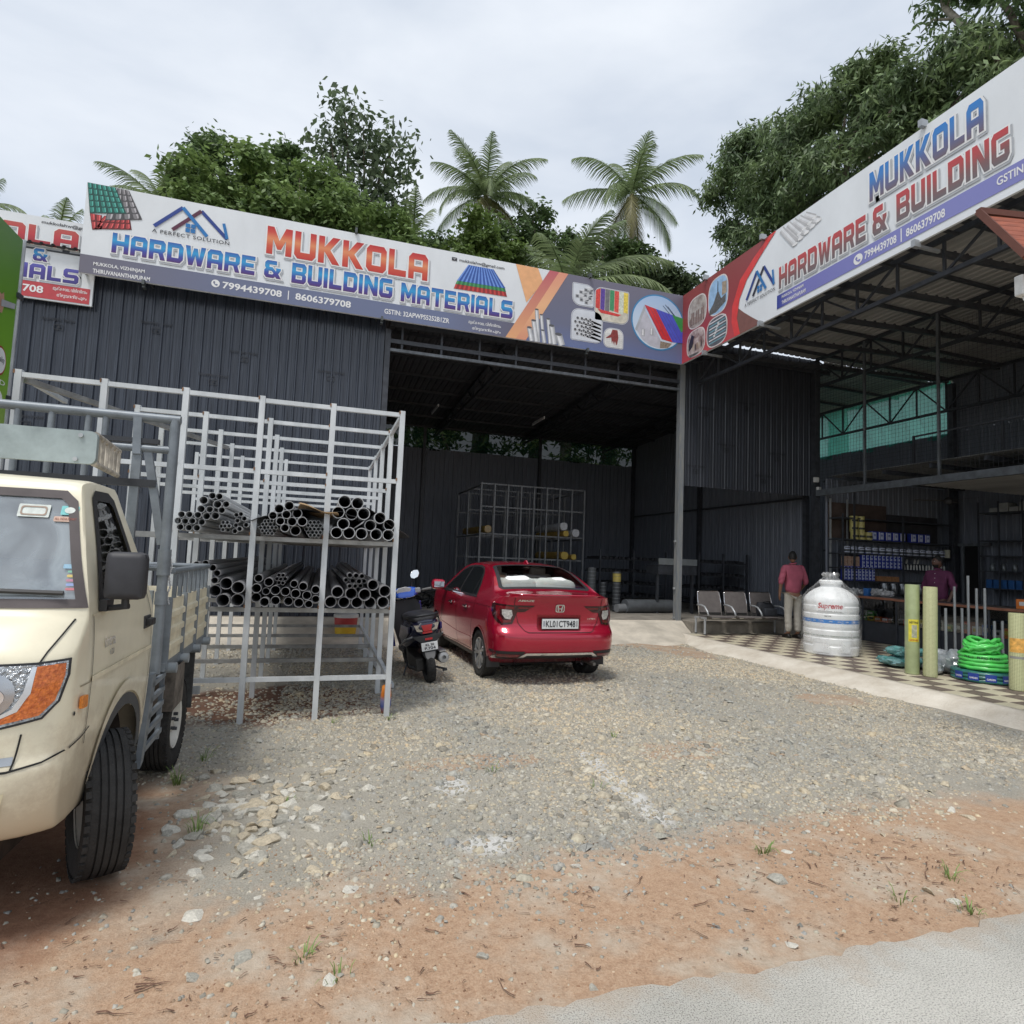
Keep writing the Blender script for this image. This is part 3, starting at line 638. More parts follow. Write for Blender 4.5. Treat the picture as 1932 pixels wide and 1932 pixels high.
# shade net strip above the back wall
def net_mat(name, c, alpha):
 if name in _M: return _M[name]
 m = bpy.data.materials.new(name); m.use_nodes = True; t = m.node_tree; t.nodes.clear(); o = t.nodes.new('ShaderNodeOutputMaterial')
 d = t.nodes.new('ShaderNodeBsdfDiffuse'); tl = t.nodes.new('ShaderNodeBsdfTranslucent'); tr = t.nodes.new('ShaderNodeBsdfTransparent')
 n = t.nodes.new('ShaderNodeTexNoise'); n.inputs['Scale'].default_value = 2.5; n.inputs['Detail'].default_value = 6
 r = t.nodes.new('ShaderNodeValToRGB'); r.color_ramp.elements[0].color = (*[v*.7 for v in c], 1); r.color_ramp.elements[1].color = (*c, 1); r.color_ramp.elements[0].position = .3; r.color_ramp.elements[1].position = .6
 t.links.new(n.outputs['Fac'], r.inputs['Fac']); t.links.new(r.outputs[0], d.inputs[0]); t.links.new(r.outputs[0], tl.inputs[0])
 a = t.nodes.new('ShaderNodeMixShader'); b2 = t.nodes.new('ShaderNodeMixShader'); a.inputs[0].default_value = .6; b2.inputs[0].default_value = alpha
 t.links.new(d.outputs[0], a.inputs[1]); t.links.new(tl.outputs[0], a.inputs[2]); t.links.new(tr.outputs[0], b2.inputs[1]); t.links.new(a.outputs[0], b2.inputs[2]); t.links.new(b2.outputs[0], o.inputs[0])
 _M[name] = m; return m
def cloth_strip(p0, p1, z0, z1, nrm, nu=60, nv=8, amp=.05, seed=1):
 p0, p1, nrm = Vector(p0), Vector(p1), Vector(nrm); b = MB(); r = random.Random(seed); V = []
 for j in range(nv+1):
  for i in range(nu+1):
   u, v = i/nu, j/nv; w_ = amp*(math.sin(u*37+v*3+seed)+.6*math.sin(u*83+v*5))*(1-.6*v)
   V.append(p0.lerp(p1, u)+Vector((0, 0, z0+(z1-z0)*v+(.05*math.sin(u*29+seed)+.03*math.sin(u*71) if j == 0 else 0)))+nrm*w_)
 b.add(V, [(j*(nu+1)+i, j*(nu+1)+i+1, (j+1)*(nu+1)+i+1, (j+1)*(nu+1)+i) for j in range(nv) for i in range(nu)]); return b
cloth_strip((-7.0, 26.05, 0), (14.2, 26.05, 0), 6.1, 7.1, (0, -1, 0), 120).build('shade_net', net_mat('dark_green_net', (.006, .022, .018), .94), shed, smooth=True, world=True)
# floor of the shed and the concrete ramp
mb = MB(); mb.bx(-6, 12.2, 11.84, 21.2, -.05, .335); tag(mb.build('shed_floor', mat('shed_floor_dust', (.24, .22, .19), .95, var=.3, scale=3, bump=.4)), kind='structure')
def slab(name, quad, m, thick=.12):
 b = MB(); q = [Vector(p) for p in quad]; n = len(q); b.add(q+[p-Vector((0, 0, thick)) for p in q], [tuple(range(n))]+[tuple(range(2*n-1, n-1, -1))]+[(i, n+i, n+(i+1) % n, (i+1) % n) for i in range(n)]); return tag(b.build(name, m), kind='structure')
def ramp_strip(name, cols, m):
 """cols: (x, y_low, z_low, y_high, z_high)"""
 b = MB(); ring = [[(x, ya-.15, za-.14), (x, ya, za), (x, ya+(yb-ya)*.3, za+(zb-za)*.26), (x, ya+(yb-ya)*.7, za+(zb-za)*.76), (x, yb, zb)] for x, ya, za, yb, zb in cols]; b.loft(ring, closed=False); return tag(b.build(name, m, smooth=True), kind='structure')
ramp_strip('ramp', [(x, 10.65-.25*math.sin((x+1)*.5)+.06*math.sin(x*3.1), -.004, 11.86, .33) for x in np.arange(-6, 6.01, .3)]+[(6.4, 10.35, -.004, 11.86, .33), (6.8, 10.45, .0, 11.86, .33), (7.2, 10.75, .02, 11.86, .33), (7.5, 11.15, .06, 11.86, .33), (7.72, 11.5, .14, 11.86, .335)], M_CONC)
b = MB(); b.bx(7.74, 11.25, 11.42, 11.9, -.02, .34); tag(b.build('raised_floor', M_DCONC, bevel=.015), kind='structure')
# tube lights under the shed roof
for i, (x, y, z) in enumerate(((3.3, 19.5, 6.3), (6.9, 19.5, 6.3))):
 t_ = thing('tube_light', 'unlit white tube light hanging under the shed roof, %s one' % ('left' if i == 0 else 'right'), 'tube light', (x, y, z), 0, 'tube lights in the shed')
 mb = MB(); mb.bx(-.02, .02, -.6, .6, 0, .05); mb.build('fixture', mat('lamp_body', (.5, .5, .5), .5), t_)
 mb = MB(); mb.tube([(0, -.58, -.02), (0, .58, -.02)], .014, 8); mb.build('tube', mat('lamp_tube', (.75, .75, .75), .3), t_)
 mb = MB(); mb.bar((0, -.4, .05), (0, -.4, .62), .01); mb.bar((0, .4, .05), (0, .4, .60), .01); mb.build('hanger', M_DSTEEL, t_)
# printing on the wall sheets
mp_ = mat('stencil_print', (.020, .022, .028), .45)
pw = Panel((0, YF-.045, 0), (1, 0, 0), (0, 0, 1), shed)
for i, (u, v) in enumerate(((-5.6, 4.1), (-4.2, 4.35), (-2.6, 4.1), (-1.1, 4.4), (.2, 4.1), (-3.5, 2.9), (-1.8, 2.9), (-.3, 2.7), (.6, 3.1), (-5.2, 6.2), (-3.4, 6.4), (-1.6, 6.0), (-2.2, 5.4), (0.3, 5.8), (10.6, 6.1), (12.0, 6.4), (11.3, 5.1), (13.1, 5.0), (10.3, 4.4), (12.6, 4.3))):
 pp = Panel(pw.P(u, v), (-1, 0, 0), (0, 0, -1), shed, base=0.0)
 pp.N = Vector((0, -1, 0))
 o = pp.text('sheet_print', 'JINDAL SABRANG', 0, 0, .62, .075, mp_, 0, bold=.02)
 pp.polys('sheet_print', [[rrect(.22, .14, .40, .26, (.03,)*4), rrect(.235, .155, .385, .245, (.02,)*4)], [ell(.31, .2, .03, .03, 12)]], mp_, 0)

# ---------------------------------------------------------------- the shop hall on the right
hall = thing('shop_hall', 'open-fronted steel shop hall with a caged mezzanine above the counters', 'building', (14, 9, 0))
XB = 19.0
mroof = mat('shop_roof_underside', (.36, .355, .34), .5, .2, var=.25, scale=1.2, stretch=(1, .2, 1))
zr = lambda x, y: 8.08-.018*(x-9.5)
roof(hall, 9.6, XB+.6, -2.0, 14.7, zr, mroof)
roof(hall, 14.6, XB+.6, 14.72, 25.0, zr, mroof)
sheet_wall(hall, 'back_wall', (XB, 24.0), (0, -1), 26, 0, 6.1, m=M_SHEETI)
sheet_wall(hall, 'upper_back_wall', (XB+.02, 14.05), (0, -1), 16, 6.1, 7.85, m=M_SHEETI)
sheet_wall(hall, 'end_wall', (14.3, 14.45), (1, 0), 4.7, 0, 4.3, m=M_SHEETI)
cloth_strip((XB-.02, 23.8, 0), (XB-.02, 14.1, 0), 6.0, 7.80, (-1, 0, 0), 90, 8, .04, 3).build('shade_net', net_mat('teal_shade_net', (.12, .50, .40), .93), hall, smooth=True, world=True)
def truss_y(x, y0, y1, zb, zt, n, nm='truss', m=M_DSTEEL):
 b = MB(); b.bar((x, y0, zb), (x, y1, zb), .07, .08); b.bar((x, y0, zt), (x, y1, zt), .07, .09)
 for i in range(n+1):
  y = y0+(y1-y0)*i/n; b.bar((x, y, zb), (x, y, zt), .045)
  if i < n:
   y2 = y0+(y1-y0)*(i+1)/n; b.bar((x, y if i % 2 else y2, zb), (x, y2 if i % 2 else y, zt), .04)
 return b.build(nm, m, hall, world=True)
truss_y(9.95, 3.0, 14.6, 6.72, 7.35, 13); truss_y(14.1, 3.0, 14.6, 7.1, 7.95, 12); truss_y(XB-.35, 3, 23, 6.75, 7.75, 20)
for i in range(9):         # cross rafters
 y = 14.2-i*1.55; b = MB(); b.bar((9.5, y, 7.42), (XB, y, 7.80), .08, .11)
 for k in range(30): x = 9.7+k*.31; b.box((x, y, 7.49+.04*(x-9.5)/1.0), (.05, .03, .06))
 b.build('rafter', M_DSTEEL, hall, world=True)
for y in (14.2, 9.55, 4.9): b = MB(); b.bar((9.95, y, 7.35), (9.95, y, 7.9), .06); b.build('strut', M_DSTEEL, hall, world=True)
# columns
for (x, y, z1) in ((14.07, 14.6, 7.9), (14.07, 8.2, 7.9), (XB-.25, 13.9, 7.6), (XB-.25, 8.4, 7.6)):
 b = MB(); b.bx(x-.09, x+.09, y-.09, y+.09, 0, z1); b.build('column', M_DSTEEL, hall, world=True)
b = MB(); b.bx(14.32, 14.36, 14.28, 14.32, .1, 3.7); b.build('post', M_GALV, hall, world=True)
b = MB(); b.bx(14.95, 14.99, 14.28, 14.32, .1, 3.7); b.build('post', M_GALV, hall, world=True)
# mezzanine: edge beam, deck, joists, mesh cage
b = MB(); b.bx(14.0, 14.1, 3.0, 14.65, 3.76, 3.94); b.build('edge_beam', mat('beam_paint', (.12, .135, .15), .5, .2, var=.3, scale=6), hall, world=True)
dk = MB(); pr = []
for j in range(25): xx = 14.3+j*.19; pr += [(xx, 4.35), (xx+.09, 4.35), (xx+.11, 4.39), (xx+.16, 4.39)]
q = len(pr); dk.add([(x, 3.0, z) for x, z in pr]+[(x, 14.4, z) for x, z in pr], [(e, e+1, q+e+1, q+e) for e in range(q-1)]); deck = dk.build('deck', mat('deck_sheet', (.30, .30, .29), .5, .4, var=.25, scale=2), hall, world=True, fix=False)
for i in range(9): b = MB(); y = 13.6-i*1.3; b.bar((14.1, y, 4.22), (18.8, y, 4.22), .07, .11); b.build('joist', M_DSTEEL, hall, world=True)
lo = MB(); pr = []
for j in range(24): xx = 14.15+j*.2; pr += [(xx, 3.80), (xx+.1, 3.80), (xx+.12, 3.83), (xx+.17, 3.83)]
q = len(pr); lo.add([(x, 3.0, z) for x, z in pr]+[(x, 11.5, z) for x, z in pr], [(e, e+1, q+e+1, q+e) for e in range(q-1)]); lo.build('ceiling_sheet', mroof, hall, world=True, fix=False)
for y in (12.85, 10.75, 8.75, 6.9, 5.0): b = MB(); b.bar((14.07, y, 3.9), (14.07, y, 7.95), .055); b.build('cage_post', M_STEEL, hall, world=True)
for y in (12.0, 9.8): b = MB(); b.bar((14.8, y, 4.4), (14.8, y, 5.2), .05); b.build('cage_post', M_DSTEEL, hall, world=True)
b = MB(); b.bar((14.07, 3, 5.0), (14.07, 11.4, 5.0), .04); b.build('cage_rail', M_DSTEEL, hall, world=True)
V = []; F = []
def wire(a, c, t):
 n = len(V); a, c = Vector(a), Vector(c); d = (c-a).normalized(); s_ = d.cross(Vector((1, 0, 0))).normalized()*t/2; e = Vector((t/2, 0, 0))
 V.extend([a-s_-e, a+s_-e, a+e, c-s_-e, c+s_-e, c+e]); F.extend([(n, n+1, n+4, n+3), (n+1, n+2, n+5, n+4), (n+2, n, n+3, n+5)])
for i in range(92): y = 14.5-i*.1; wire((14.05, y, 3.95), (14.05, y, 7.6), .006)
for k in range(37): z = 3.98+k*.1; wire((14.05, 14.5, z), (14.05, 5.3, z), .006)
tag(inst(np_mesh('cage_mesh', np.array([tuple(v) for v in V]), np.array(F), mat('wire_dark', (.06, .065, .07), .5, .4)), 'cage_mesh', hall, world=True), kind='stuff')
# tiled verandah: pale and dark squares laid as single tiles near the viewer
TZ = .12
slab('verandah', [(7.42, -2, TZ-.014), (15.3, -2, TZ-.014), (15.3, 11.42, TZ-.014), (7.42, 11.42, TZ-.014)], mat('mortar', (.33, .31, .26), .9, var=.2), .2)
ver = bpy.data.objects['verandah']
m_tl = mat('pale_tile', (.56, .51, .38), .5, var=.14, scale=3, spec=.4); m_td = mat('dark_grip_tile', (.16, .125, .105), .6, var=.35, scale=25, bump=.4, bscale=80)
ts = .305
def tile_mesh(m, n_):
 b = MB(); h = ts/2-.003; b.add([(-h, -h, 0), (h, -h, 0), (h, h, 0), (-h, h, 0), (-h+.004, -h+.004, .006), (h-.004, -h+.004, .006), (h-.004, h-.004, .006), (-h+.004, h-.004, .006)], [(4, 5, 6, 7), (0, 1, 5, 4), (1, 2, 6, 5), (2, 3, 7, 6), (3, 0, 4, 7)]); return b.mesh(n_, m, fix=False)
me_l, me_d = tile_mesh(m_tl, 'pale_tile'), tile_mesh(m_td, 'dark_tile')
rest = {0: ([], []), 1: ([], [])}; cnt = 0
for j in range(34):
 for i in range(22):
  x = 7.42+ts*(i+.5); y = 4.2+ts*(j+.5)
  if y > 11.3 or x > 13.9: continue
  dark = (i+j) % 2
  if (i < 9 and y < 11.9) and cnt < 300: inst(me_d if dark else me_l, 'tile', ver, (x, y, TZ-.012), world=True); cnt += 1
  else:
   V_, F_ = rest[dark]; n = len(V_); h = ts/2-.003; V_.extend([(x-h, y-h, TZ-.007), (x+h, y-h, TZ-.007), (x+h, y+h, TZ-.007), (x-h, y+h, TZ-.007)]); F_.append((n, n+1, n+2, n+3))
for dk_ in (0, 1):
 o = inst(np_mesh('tiles', np.array(rest[dk_][0]), np.array(rest[dk_][1]), m_td if dk_ else m_tl), 'far_tiles', ver, world=True); tag(o, kind='stuff')
# sloping whitish cement kerb
kp = []
ys = np.arange(1.0, 11.5, .12)
kb = MB(); ring = []
for y in ys:
 wv = .05*math.sin(y*1.7)+.025*math.sin(y*5.1)+.012*math.sin(y*13); g0 = 6.86+wv+.9*max(0, (y-9.4)/2.0)**1.6*.5+(.10 if y < 6 else .0)
 g0 = min(g0, 7.3); ring.append([(g0-.05, y, -.06), (g0, y, -.005), (g0+.10, y, .035+.008*math.sin(y*9)), ((g0+7.43)/2, y, .085+.008*math.sin(y*7)), (7.33, y, .116), (7.43, y, .119), (7.43, y, -.05)])
kb.loft(ring, closed=False)
tag(kb.build('kerb', mat('cement_kerb', (.74, .69, .60), .9, var=.2, scale=3, bump=.7, bscale=45, col2=(.56, .50, .41)), smooth=True), kind='structure')
# ---------------------------------------------------------------- sign boards
W_ = mat('sign_white', (.74, .77, .80), .35, var=.05, scale=1.5, bump=.25, bscale=1.6, stretch=(1, 1, .5)); SL = grad('sign_slate', [(0, (.13, .17, .34)), (.3, (.14, .15, .23)), (1, (.16, .15, .20))])
BAND = grad('band_slate', [(0, (.16, .15, .19)), (.3, (.15, .17, .27)), (.8, (.15, .18, .30)), (1, (.13, .12, .17))], 'X')
BLUE = grad('letter_blue', [(0, (.09, .03, .16)), (.3, (.05, .07, .36)), (.62, (.03, .33, .65)), (1, (.04, .12, .42))])
RED = grad('letter_red', [(0, (.52, .04, .03)), (.3, (.62, .10, .05)), (.55, (.75, .27, .12)), (.8, (.60, .07, .05)), (1, (.50, .03, .03))])
GREYS = mat('letter_shadow', (.42, .44, .47), .4); PW = mat('print_white', (.80, .80, .80), .4, var=.02)
DK = mat('print_dark', (.02, .022, .03), .4); ORA = mat('print_orange', (.80, .42, .20), .4, var=.08); COR = grad('print_coral', [(0, (.78, .40, .19)), (.5, (.62, .24, .16)), (1, (.52, .12, .14))])
BOX = mat('sign_frame_dark', (.03, .033, .038), .5)
def board(name, label, p0, p1, z0, z1, depth, back):
 p0, p1 = Vector((*p0, 0)), Vector((*p1, 0)); t_ = thing(name, label, 'sign', tuple((p0+p1)/2+Vector((0, 0, z0))))
 d = (p1-p0).normalized(); nb = Vector(back); b = MB()
 P = [p0, p1, p1+nb*.05, p0+nb*.05]; b.add([p+Vector((0, 0, z0)) for p in P]+[p+Vector((0, 0, z1)) for p in P], [(3, 2, 1, 0), (4, 5, 6, 7), (0, 1, 5, 4), (1, 2, 6, 5), (2, 3, 7, 6), (3, 0, 4, 7)]); b.build('panel', W_, t_, world=True)
 b = MB(); L = (p1-p0).length
 for z in (z0+.06, (z0+z1)/2, z1-.06): a = p0+nb*.09+Vector((0, 0, z)); b.bar(a, a+d*L, .05)
 for k in range(int(L/1.2)+1): a = p0+nb*.09+d*min(L-.05, .05+k*1.2); b.bar(a+Vector((0, 0, z0+.03)), a+Vector((0, 0, z1-.03)), .045); b.bar(a+Vector((0, 0, z0+.1)), a+nb*depth+Vector((0, 0, z0+.1)), .045); b.bar(a+Vector((0, 0, z1-.4)), a+nb*depth+Vector((0, 0, z1-.9)), .045)
 b.build('frame', BOX, t_, world=True)
 return t_, Panel(p0, d, (0, 0, 1), t_)
def big(pn, name, body, u0, v0, u1, v1, m, gr=.03, sh=.035, shear=0.0, gap=.12):
 pn.glyphs('letter_shadow', body, u0, v0, u1, v1, GREYS, 2, gr+.008, sh*.5, -sh, gap, shear); pn.glyphs('letter_outline', body, u0, v0, u1, v1, PW, 3, gr, 0, 0, gap, shear); return pn.glyphs(name, body, u0, v0, u1, v1, m, 4, 0, 0, 0, gap, shear)
def logo(pn, pts, lw, m1, m2, m3, txt, layer=3):
 """two overlapping gable lines, a chimney, a four-pane window and the motto"""
 (l1, k1, r1), (l2, k2, r2), ch, win = pts
 def stroke(a, b, w0):
  d = Vector((b[0]-a[0], b[1]-a[1])).normalized(); n_ = Vector((-d.y, d.x))*w0/2; return [(a[0]+n_.x, a[1]+n_.y), (a[0]-n_.x, a[1]-n_.y), (b[0]-n_.x, b[1]-n_.y), (b[0]+n_.x, b[1]+n_.y)]
 pn.polys('logo_roof', [[stroke(l1, k1, lw)]], m1, layer); pn.polys('logo_roof', [[stroke(k1, r1, lw)]], m2, layer+1)
 pn.polys('logo_roof', [[stroke(l2, k2, lw)]], m3, layer-.5); pn.polys('logo_roof', [[stroke(k2, r2, lw)]], m1, layer-1)
 pn.polys('logo_chimney', [[stroke((ch[0], ch[1]), (r2[0], r2[1]), lw*.8)]], m2, layer+.5)
 u, v, s_ = win; g = s_*.08; pn.polys('logo_window', [[rrect(u+a*(s_/2), v+c*(s_/2), u+a*(s_/2)+s_/2-g, v+c*(s_/2)+s_/2-g)] for a in (0, 1) for c in (0, 1)], m2, layer)
 pn.text('logo_motto', 'A PERFECT SOLUTION', *txt, DK, layer, bold=.006, spacing=1.12)
def phone_icon(pn, u, v, r, m, m2, layer):
 pn.poly('phone_icon', ell(u, v, r, r, 24), m, layer)
 pn.polys('phone_icon', [[[(u-.5*r, v+.45*r), (u-.2*r, v+.55*r), (u-.1*r, v+.2*r), (u-.25*r, v+.05*r), (u+.05*r, v-.25*r), (u+.2*r, v-.1*r), (u+.55*r, v-.2*r), (u+.45*r, v-.5*r), (u+.2*r, v-.6*r), (u-.3*r, v-.25*r), (u-.6*r, v+.2*r)]]], m2, layer+1)
def tubes(pn, name, items, ml, md, layer):
 """printed steel tubes: (u,v bottom)-(u,v top), width"""
 for (a, b, w0) in items:
  d = Vector((b[0]-a[0], b[1]-a[1])).normalized(); n_ = Vector((d.y, -d.x))*w0/2
  for f0, f1, mm in ((-1, -.55, md[0]), (-.55, .1, ml), (.1, .55, md[1]), (.55, 1, md[0])):
   pn.poly(name, [(a[0]+n_.x*f0, a[1]+n_.y*f0), (a[0]+n_.x*f1, a[1]+n_.y*f1), (b[0]+n_.x*f1, b[1]+n_.y*f1), (b[0]+n_.x*f0, b[1]+n_.y*f0)], mm, layer)
  pn.poly(name, ell(b[0], b[1], w0/2, w0*.22, 16), md[2], layer+.5); layer += .02
TL, TD = mat('print_tube_light', (.72, .73, .75), .35), [mat('print_tube_mid', (.36, .37, .39), .35), mat('print_tube_half', (.55, .56, .58), .35), mat('print_tube_dark', (.10, .10, .11), .4)]

# --- main board over the shed front (u = x + 5.1, v = z)
ms, pn = board('sign_board', 'long white board over the shed opening reading MUKKOLA in red', (-5.1, 14.3), (9.2, 14.3), 7.07, 9.02, .42, (0, 1, 0))
U0 = 5.1
def q(L): return [(u+U0, v) for u, v in L]
pn.poly('slate_area', q([(5.74, 9.015), (9.2, 9.015), (9.2, 7.075), (4.64, 7.075)]), SL, 1)
pn.poly('band', q([(-5.1, 7.47), (4.38, 7.47), (4.15, 7.075), (-5.1, 7.075)]), BAND, 1)
pn.poly('orange_stripe', q([(4.3, 9.015), (4.9, 9.015), (5.05, 8.67), (4.62, 8.06)]), ORA, 1)
pn.poly('coral_stripe', q([(5.22, 9.015), (5.48, 9.015), (4.37, 7.075), (4.1, 7.075)]), COR, 2); pn.poly('peach_stripe', q([(5.48, 9.015), (5.74, 9.015), (4.64, 7.075), (4.37, 7.075)]), grad('print_peach', [(0, (.70, .30, .18)), (.5, (.82, .46, .24)), (1, (.72, .30, .20))]), 2)
big(pn, 'name_lettering', 'MUKKOLA', -1.57+U0, 8.16, 2.07+U0, 8.80, RED, .032)
big(pn, 'trade_lettering', 'HARDWARE', -4.55+U0, 7.60, -1.77+U0, 8.03, BLUE, .026); big(pn, 'trade_lettering', '&', -1.58+U0, 7.61, -1.22+U0, 8.01, BLUE, .026)
big(pn, 'trade_lettering', 'BUILDING', -1.0+U0, 7.58, 1.26+U0, 8.05, BLUE, .026); big(pn, 'trade_lettering', 'MATERIALS', 1.46+U0, 7.56, 4.26+U0, 8.02, BLUE, .026)
LB, LN, LM = mat('logo_blue', (.02, .17, .45), .4), mat('logo_navy', (.02, .05, .25), .4), mat('logo_maroon', (.10, .02, .05), .4)
logo(pn, (((-3.81+U0, 8.33), (-3.29+U0, 8.85), (-2.78+U0, 8.30)), ((-3.46+U0, 8.32), (-2.93+U0, 8.85), (-2.38+U0, 8.32)), (-2.47+U0, 8.66), (-3.21+U0, 8.32, .21)), .075, LN, LB, LM, (-3.84+U0, 8.19, -2.33+U0, 8.27))
phone_icon(pn, -2.54+U0, 7.285, .085, PW, BAND, 2)
pn.text('phone_number', '7994439708', -2.4+U0, 7.20, -1.18+U0, 7.355, PW, 2, .025); pn.text('phone_number', '8606379708', -.89+U0, 7.20, .33+U0, 7.36, PW, 2, .025)
pn.poly('divider', q([(-1.05, 7.17), (-1.03, 7.17), (-1.03, 7.38), (-1.05, 7.38)]), PW, 2)
pn.text('address', 'MUKKOLA, VIZHINJAM', -4.85+U0, 7.245, -3.91+U0, 7.34, PW, 2, .02); pn.text('address', 'THIRUVANANTHAPURAM', -4.85+U0, 7.105, -3.8+U0, 7.195, PW, 2, .02)
pn.text('tax_number', 'GSTIN: 32APWPS5252B1ZR', 1.1+U0, 7.20, 2.66+U0, 7.32, PW, 2, .018)
pn.text('address', 'മുക്കോല, വിഴിഞ്ഞം', 3.14+U0, 7.265, 3.97+U0, 7.375, PW, 2, .015); pn.text('address', 'തിരുവനന്തപുരം', 3.24+U0, 7.12, 3.97+U0, 7.225, PW, 2, .015)
pn.text('email', 'mukkolahw@gmail.com', 2.84+U0, 8.785, 4.0+U0, 8.885, DK, 1, .012); pn.polys('email_icon', [[rrect(2.65+U0, 8.80, 2.78+U0, 8.885)]], DK, 1)
pn.polys('email_icon', [[[(2.66+U0, 8.875), (2.715+U0, 8.83), (2.77+U0, 8.875), (2.715+U0, 8.845)]]], PW, 2)
# printed roof tiles in the top left corner
def tile_patch(quad, rows, cols, base, layer, light):
 """printed pantiles: rows of small curved pieces inside a parallelogram"""
 a, b, c, d = [Vector(p) for p in quad]     # tl, tr, br, bl
 pn.poly('roof_tile_picture', [tuple(p) for p in (a, d, c, b)], base[0], layer)
 for j in range(rows):
  for i in range(cols):
   def pt(u, v): t0 = a.lerp(b, u); t1 = d.lerp(c, u); return t0.lerp(t1, v)
   u0, u1, v0, v1 = i/cols, (i+1)/cols, j/rows, (j+1)/rows
   pn.poly('roof_tile_picture', [tuple(pt(u0+(u1-u0)*x, v0+(v1-v0)*y)) for x, y in ((.12, .05), (.12, .75), (.3, .9), (.5, .85), (.5, .05))], base[1], layer+.4)
   pn.poly('roof_tile_picture', [tuple(pt(u0+(u1-u0)*x, v0+(v1-v0)*y)) for x, y in ((.52, .05), (.52, .85), (.7, .72), (.78, .05))], base[2], layer+.4)
def tri(n, c): return [mat('tile_%s_a' % n, [v*.35 for v in c], .4), mat('tile_%s_b' % n, c, .4), mat('tile_%s_c' % n, [min(1, v*1.9+.05) for v in c], .4)]
tile_patch(q([(-4.74, 8.36), (-4.27, 8.40), (-4.22, 8.16), (-4.89, 8.04)]), 2, 6, tri('red', (.42, .05, .05)), 1, 1)
tile_patch(q([(-5.0, 8.36), (-4.78, 8.36), (-4.76, 8.06), (-4.93, 8.02)]), 2, 2, tri('red', (.42, .05, .05)), 1, 1)
tile_patch(q([(-4.60, 9.01), (-4.33, 9.0), (-4.04, 8.42), (-4.72, 8.26)]), 5, 4, tri('grey', (.22, .21, .22)), 1.5, 1)
tile_patch(q([(-5.09, 9.01), (-4.58, 9.01), (-4.34, 8.49), (-5.0, 8.36)]), 5, 6, tri('teal', (.03, .22, .18)), 2, 1)
# printed coloured sheets
def sheet_pic(a, b, c, d, n, m1, m2, layer):
 a, b, c, d = [Vector((p[0]+U0, p[1])) for p in (a, b, c, d)]
 for i in range(n):
  for f0, f1, mm in ((0, .45, m1), (.45, 1, m2)):
   u0, u1 = (i+f0)/n, (i+f1)/n; pn.poly('sheet_picture', [tuple(a.lerp(b, u0)), tuple(d.lerp(c, u0)), tuple(d.lerp(c, u1)), tuple(a.lerp(b, u1))], mm, layer)
sheet_pic((2.80, 8.3), (4.04, 8.30), (4.1, 8.12), (2.73, 8.1), 12, mat('pr_red', (.55, .05, .04), .4), mat('pr_dred', (.28, .02, .02), .4), 1)
sheet_pic((2.85, 8.4), (4.0, 8.40), (4.07, 8.24), (2.77, 8.22), 12, mat('pr_green', (.06, .30, .10), .4), mat('pr_dgreen', (.03, .16, .06), .4), 1.5)
sheet_pic((3.07, 8.76), (3.72, 8.76), (4.05, 8.33), (2.8, 8.31), 12, mat('pr_blue', (.16, .30, .72), .4), mat('pr_dblue', (.03, .09, .36), .4), 2)
# printed steel tubes
tubes(pn, 'tube_picture', [((4.98+U0, 7.08), (4.9+U0, 7.92), .10), ((5.12+U0, 7.08), (5.03+U0, 7.80), .09), ((5.30+U0, 7.08), (5.22+U0, 7.72), .10), ((4.80+U0, 7.08), (4.72+U0, 7.42), .13), ((4.93+U0, 7.08), (4.83+U0, 7.62), .13), ((5.42+U0, 7.08), (5.32+U0, 7.56), .15), ((5.15+U0, 7.08), (5.08+U0, 7.40), .10), ((5.62+U0, 7.08), (5.52+U0, 7.36), .19)], TL, TD, 3)
# four framed pictures and the round house picture
def frame_pic(L, m, layer=2):
 pn.polys('picture_frame', [[offset_loop(L, .022)]], PW, layer); pn.polys('picture_frame', [[offset_loop(L, .010)]], mat('print_frame_blue', (.12, .15, .26), .4), layer+.4); return pn.poly('picture', L, m, layer+.8)
LG = mat('print_pale', (.62, .65, .70), .4, var=.08, scale=4)
frame_pic(rrect(5.89+U0, 8.24, 6.47+U0, 8.80, (.2, .04, .2, .02)), LG)
for (u, v) in ((5.96, 8.42), (6.08, 8.34), (6.22, 8.28), (6.06, 8.54), (6.19, 8.47), (6.32, 8.41), (6.2, 8.62), (6.33, 8.56)):
 pn.polys('picture', [[rrect(u+U0, v, u+.10+U0, v+.09)]], TD[0], 3.2); pn.polys('picture', [[rrect(u+.02+U0, v+.02, u+.08+U0, v+.07)]], TD[2], 3.6); pn.poly('picture', [(u+.10+U0, v+.09), (u+.10+U0, v), (min(u+.26, 6.46)+U0, v+.05), (min(u+.26, 6.46)+U0, v+.13)], TD[1], 3.0); pn.poly('picture', [(u+U0, v+.095), (u+.10+U0, v+.095), (min(u+.26, 6.46)+U0, v+.135), (min(u+.15, 6.46)+U0, v+.14)], TL, 3.0)
frame_pic(rrect(6.53+U0, 7.92, 7.50+U0, 8.80, (.03, .2, .03, .18)), mat('print_cream', (.62, .58, .48), .4, var=.2, scale=8))
for i, c in enumerate(((.62, .05, .04), (.10, .05, .30), (.16, .16, .17), (.05, .28, .12), (.68, .08, .06), (.62, .66, .55), (.75, .58, .08))):
 a = 6.54+i*.137; pn.poly('picture', [(a+U0, 8.72 if i == 0 else 8.79), (a-.0+U0, 8.24-.02*(i % 3)), (a+.125+U0, 8.22-.02*(i % 3)), (a+.13+U0, 8.79 if i < 6 else 8.78)], mat('roll_print_%d' % i, c, .45, var=.25, scale=20), 3.2)
pn.poly('picture', [(6.6+U0, 8.22), (7.3+U0, 8.16), (7.2+U0, 8.10), (6.7+U0, 8.12)], mat('roll_print_0', (.6, .05, .04)), 3.4)
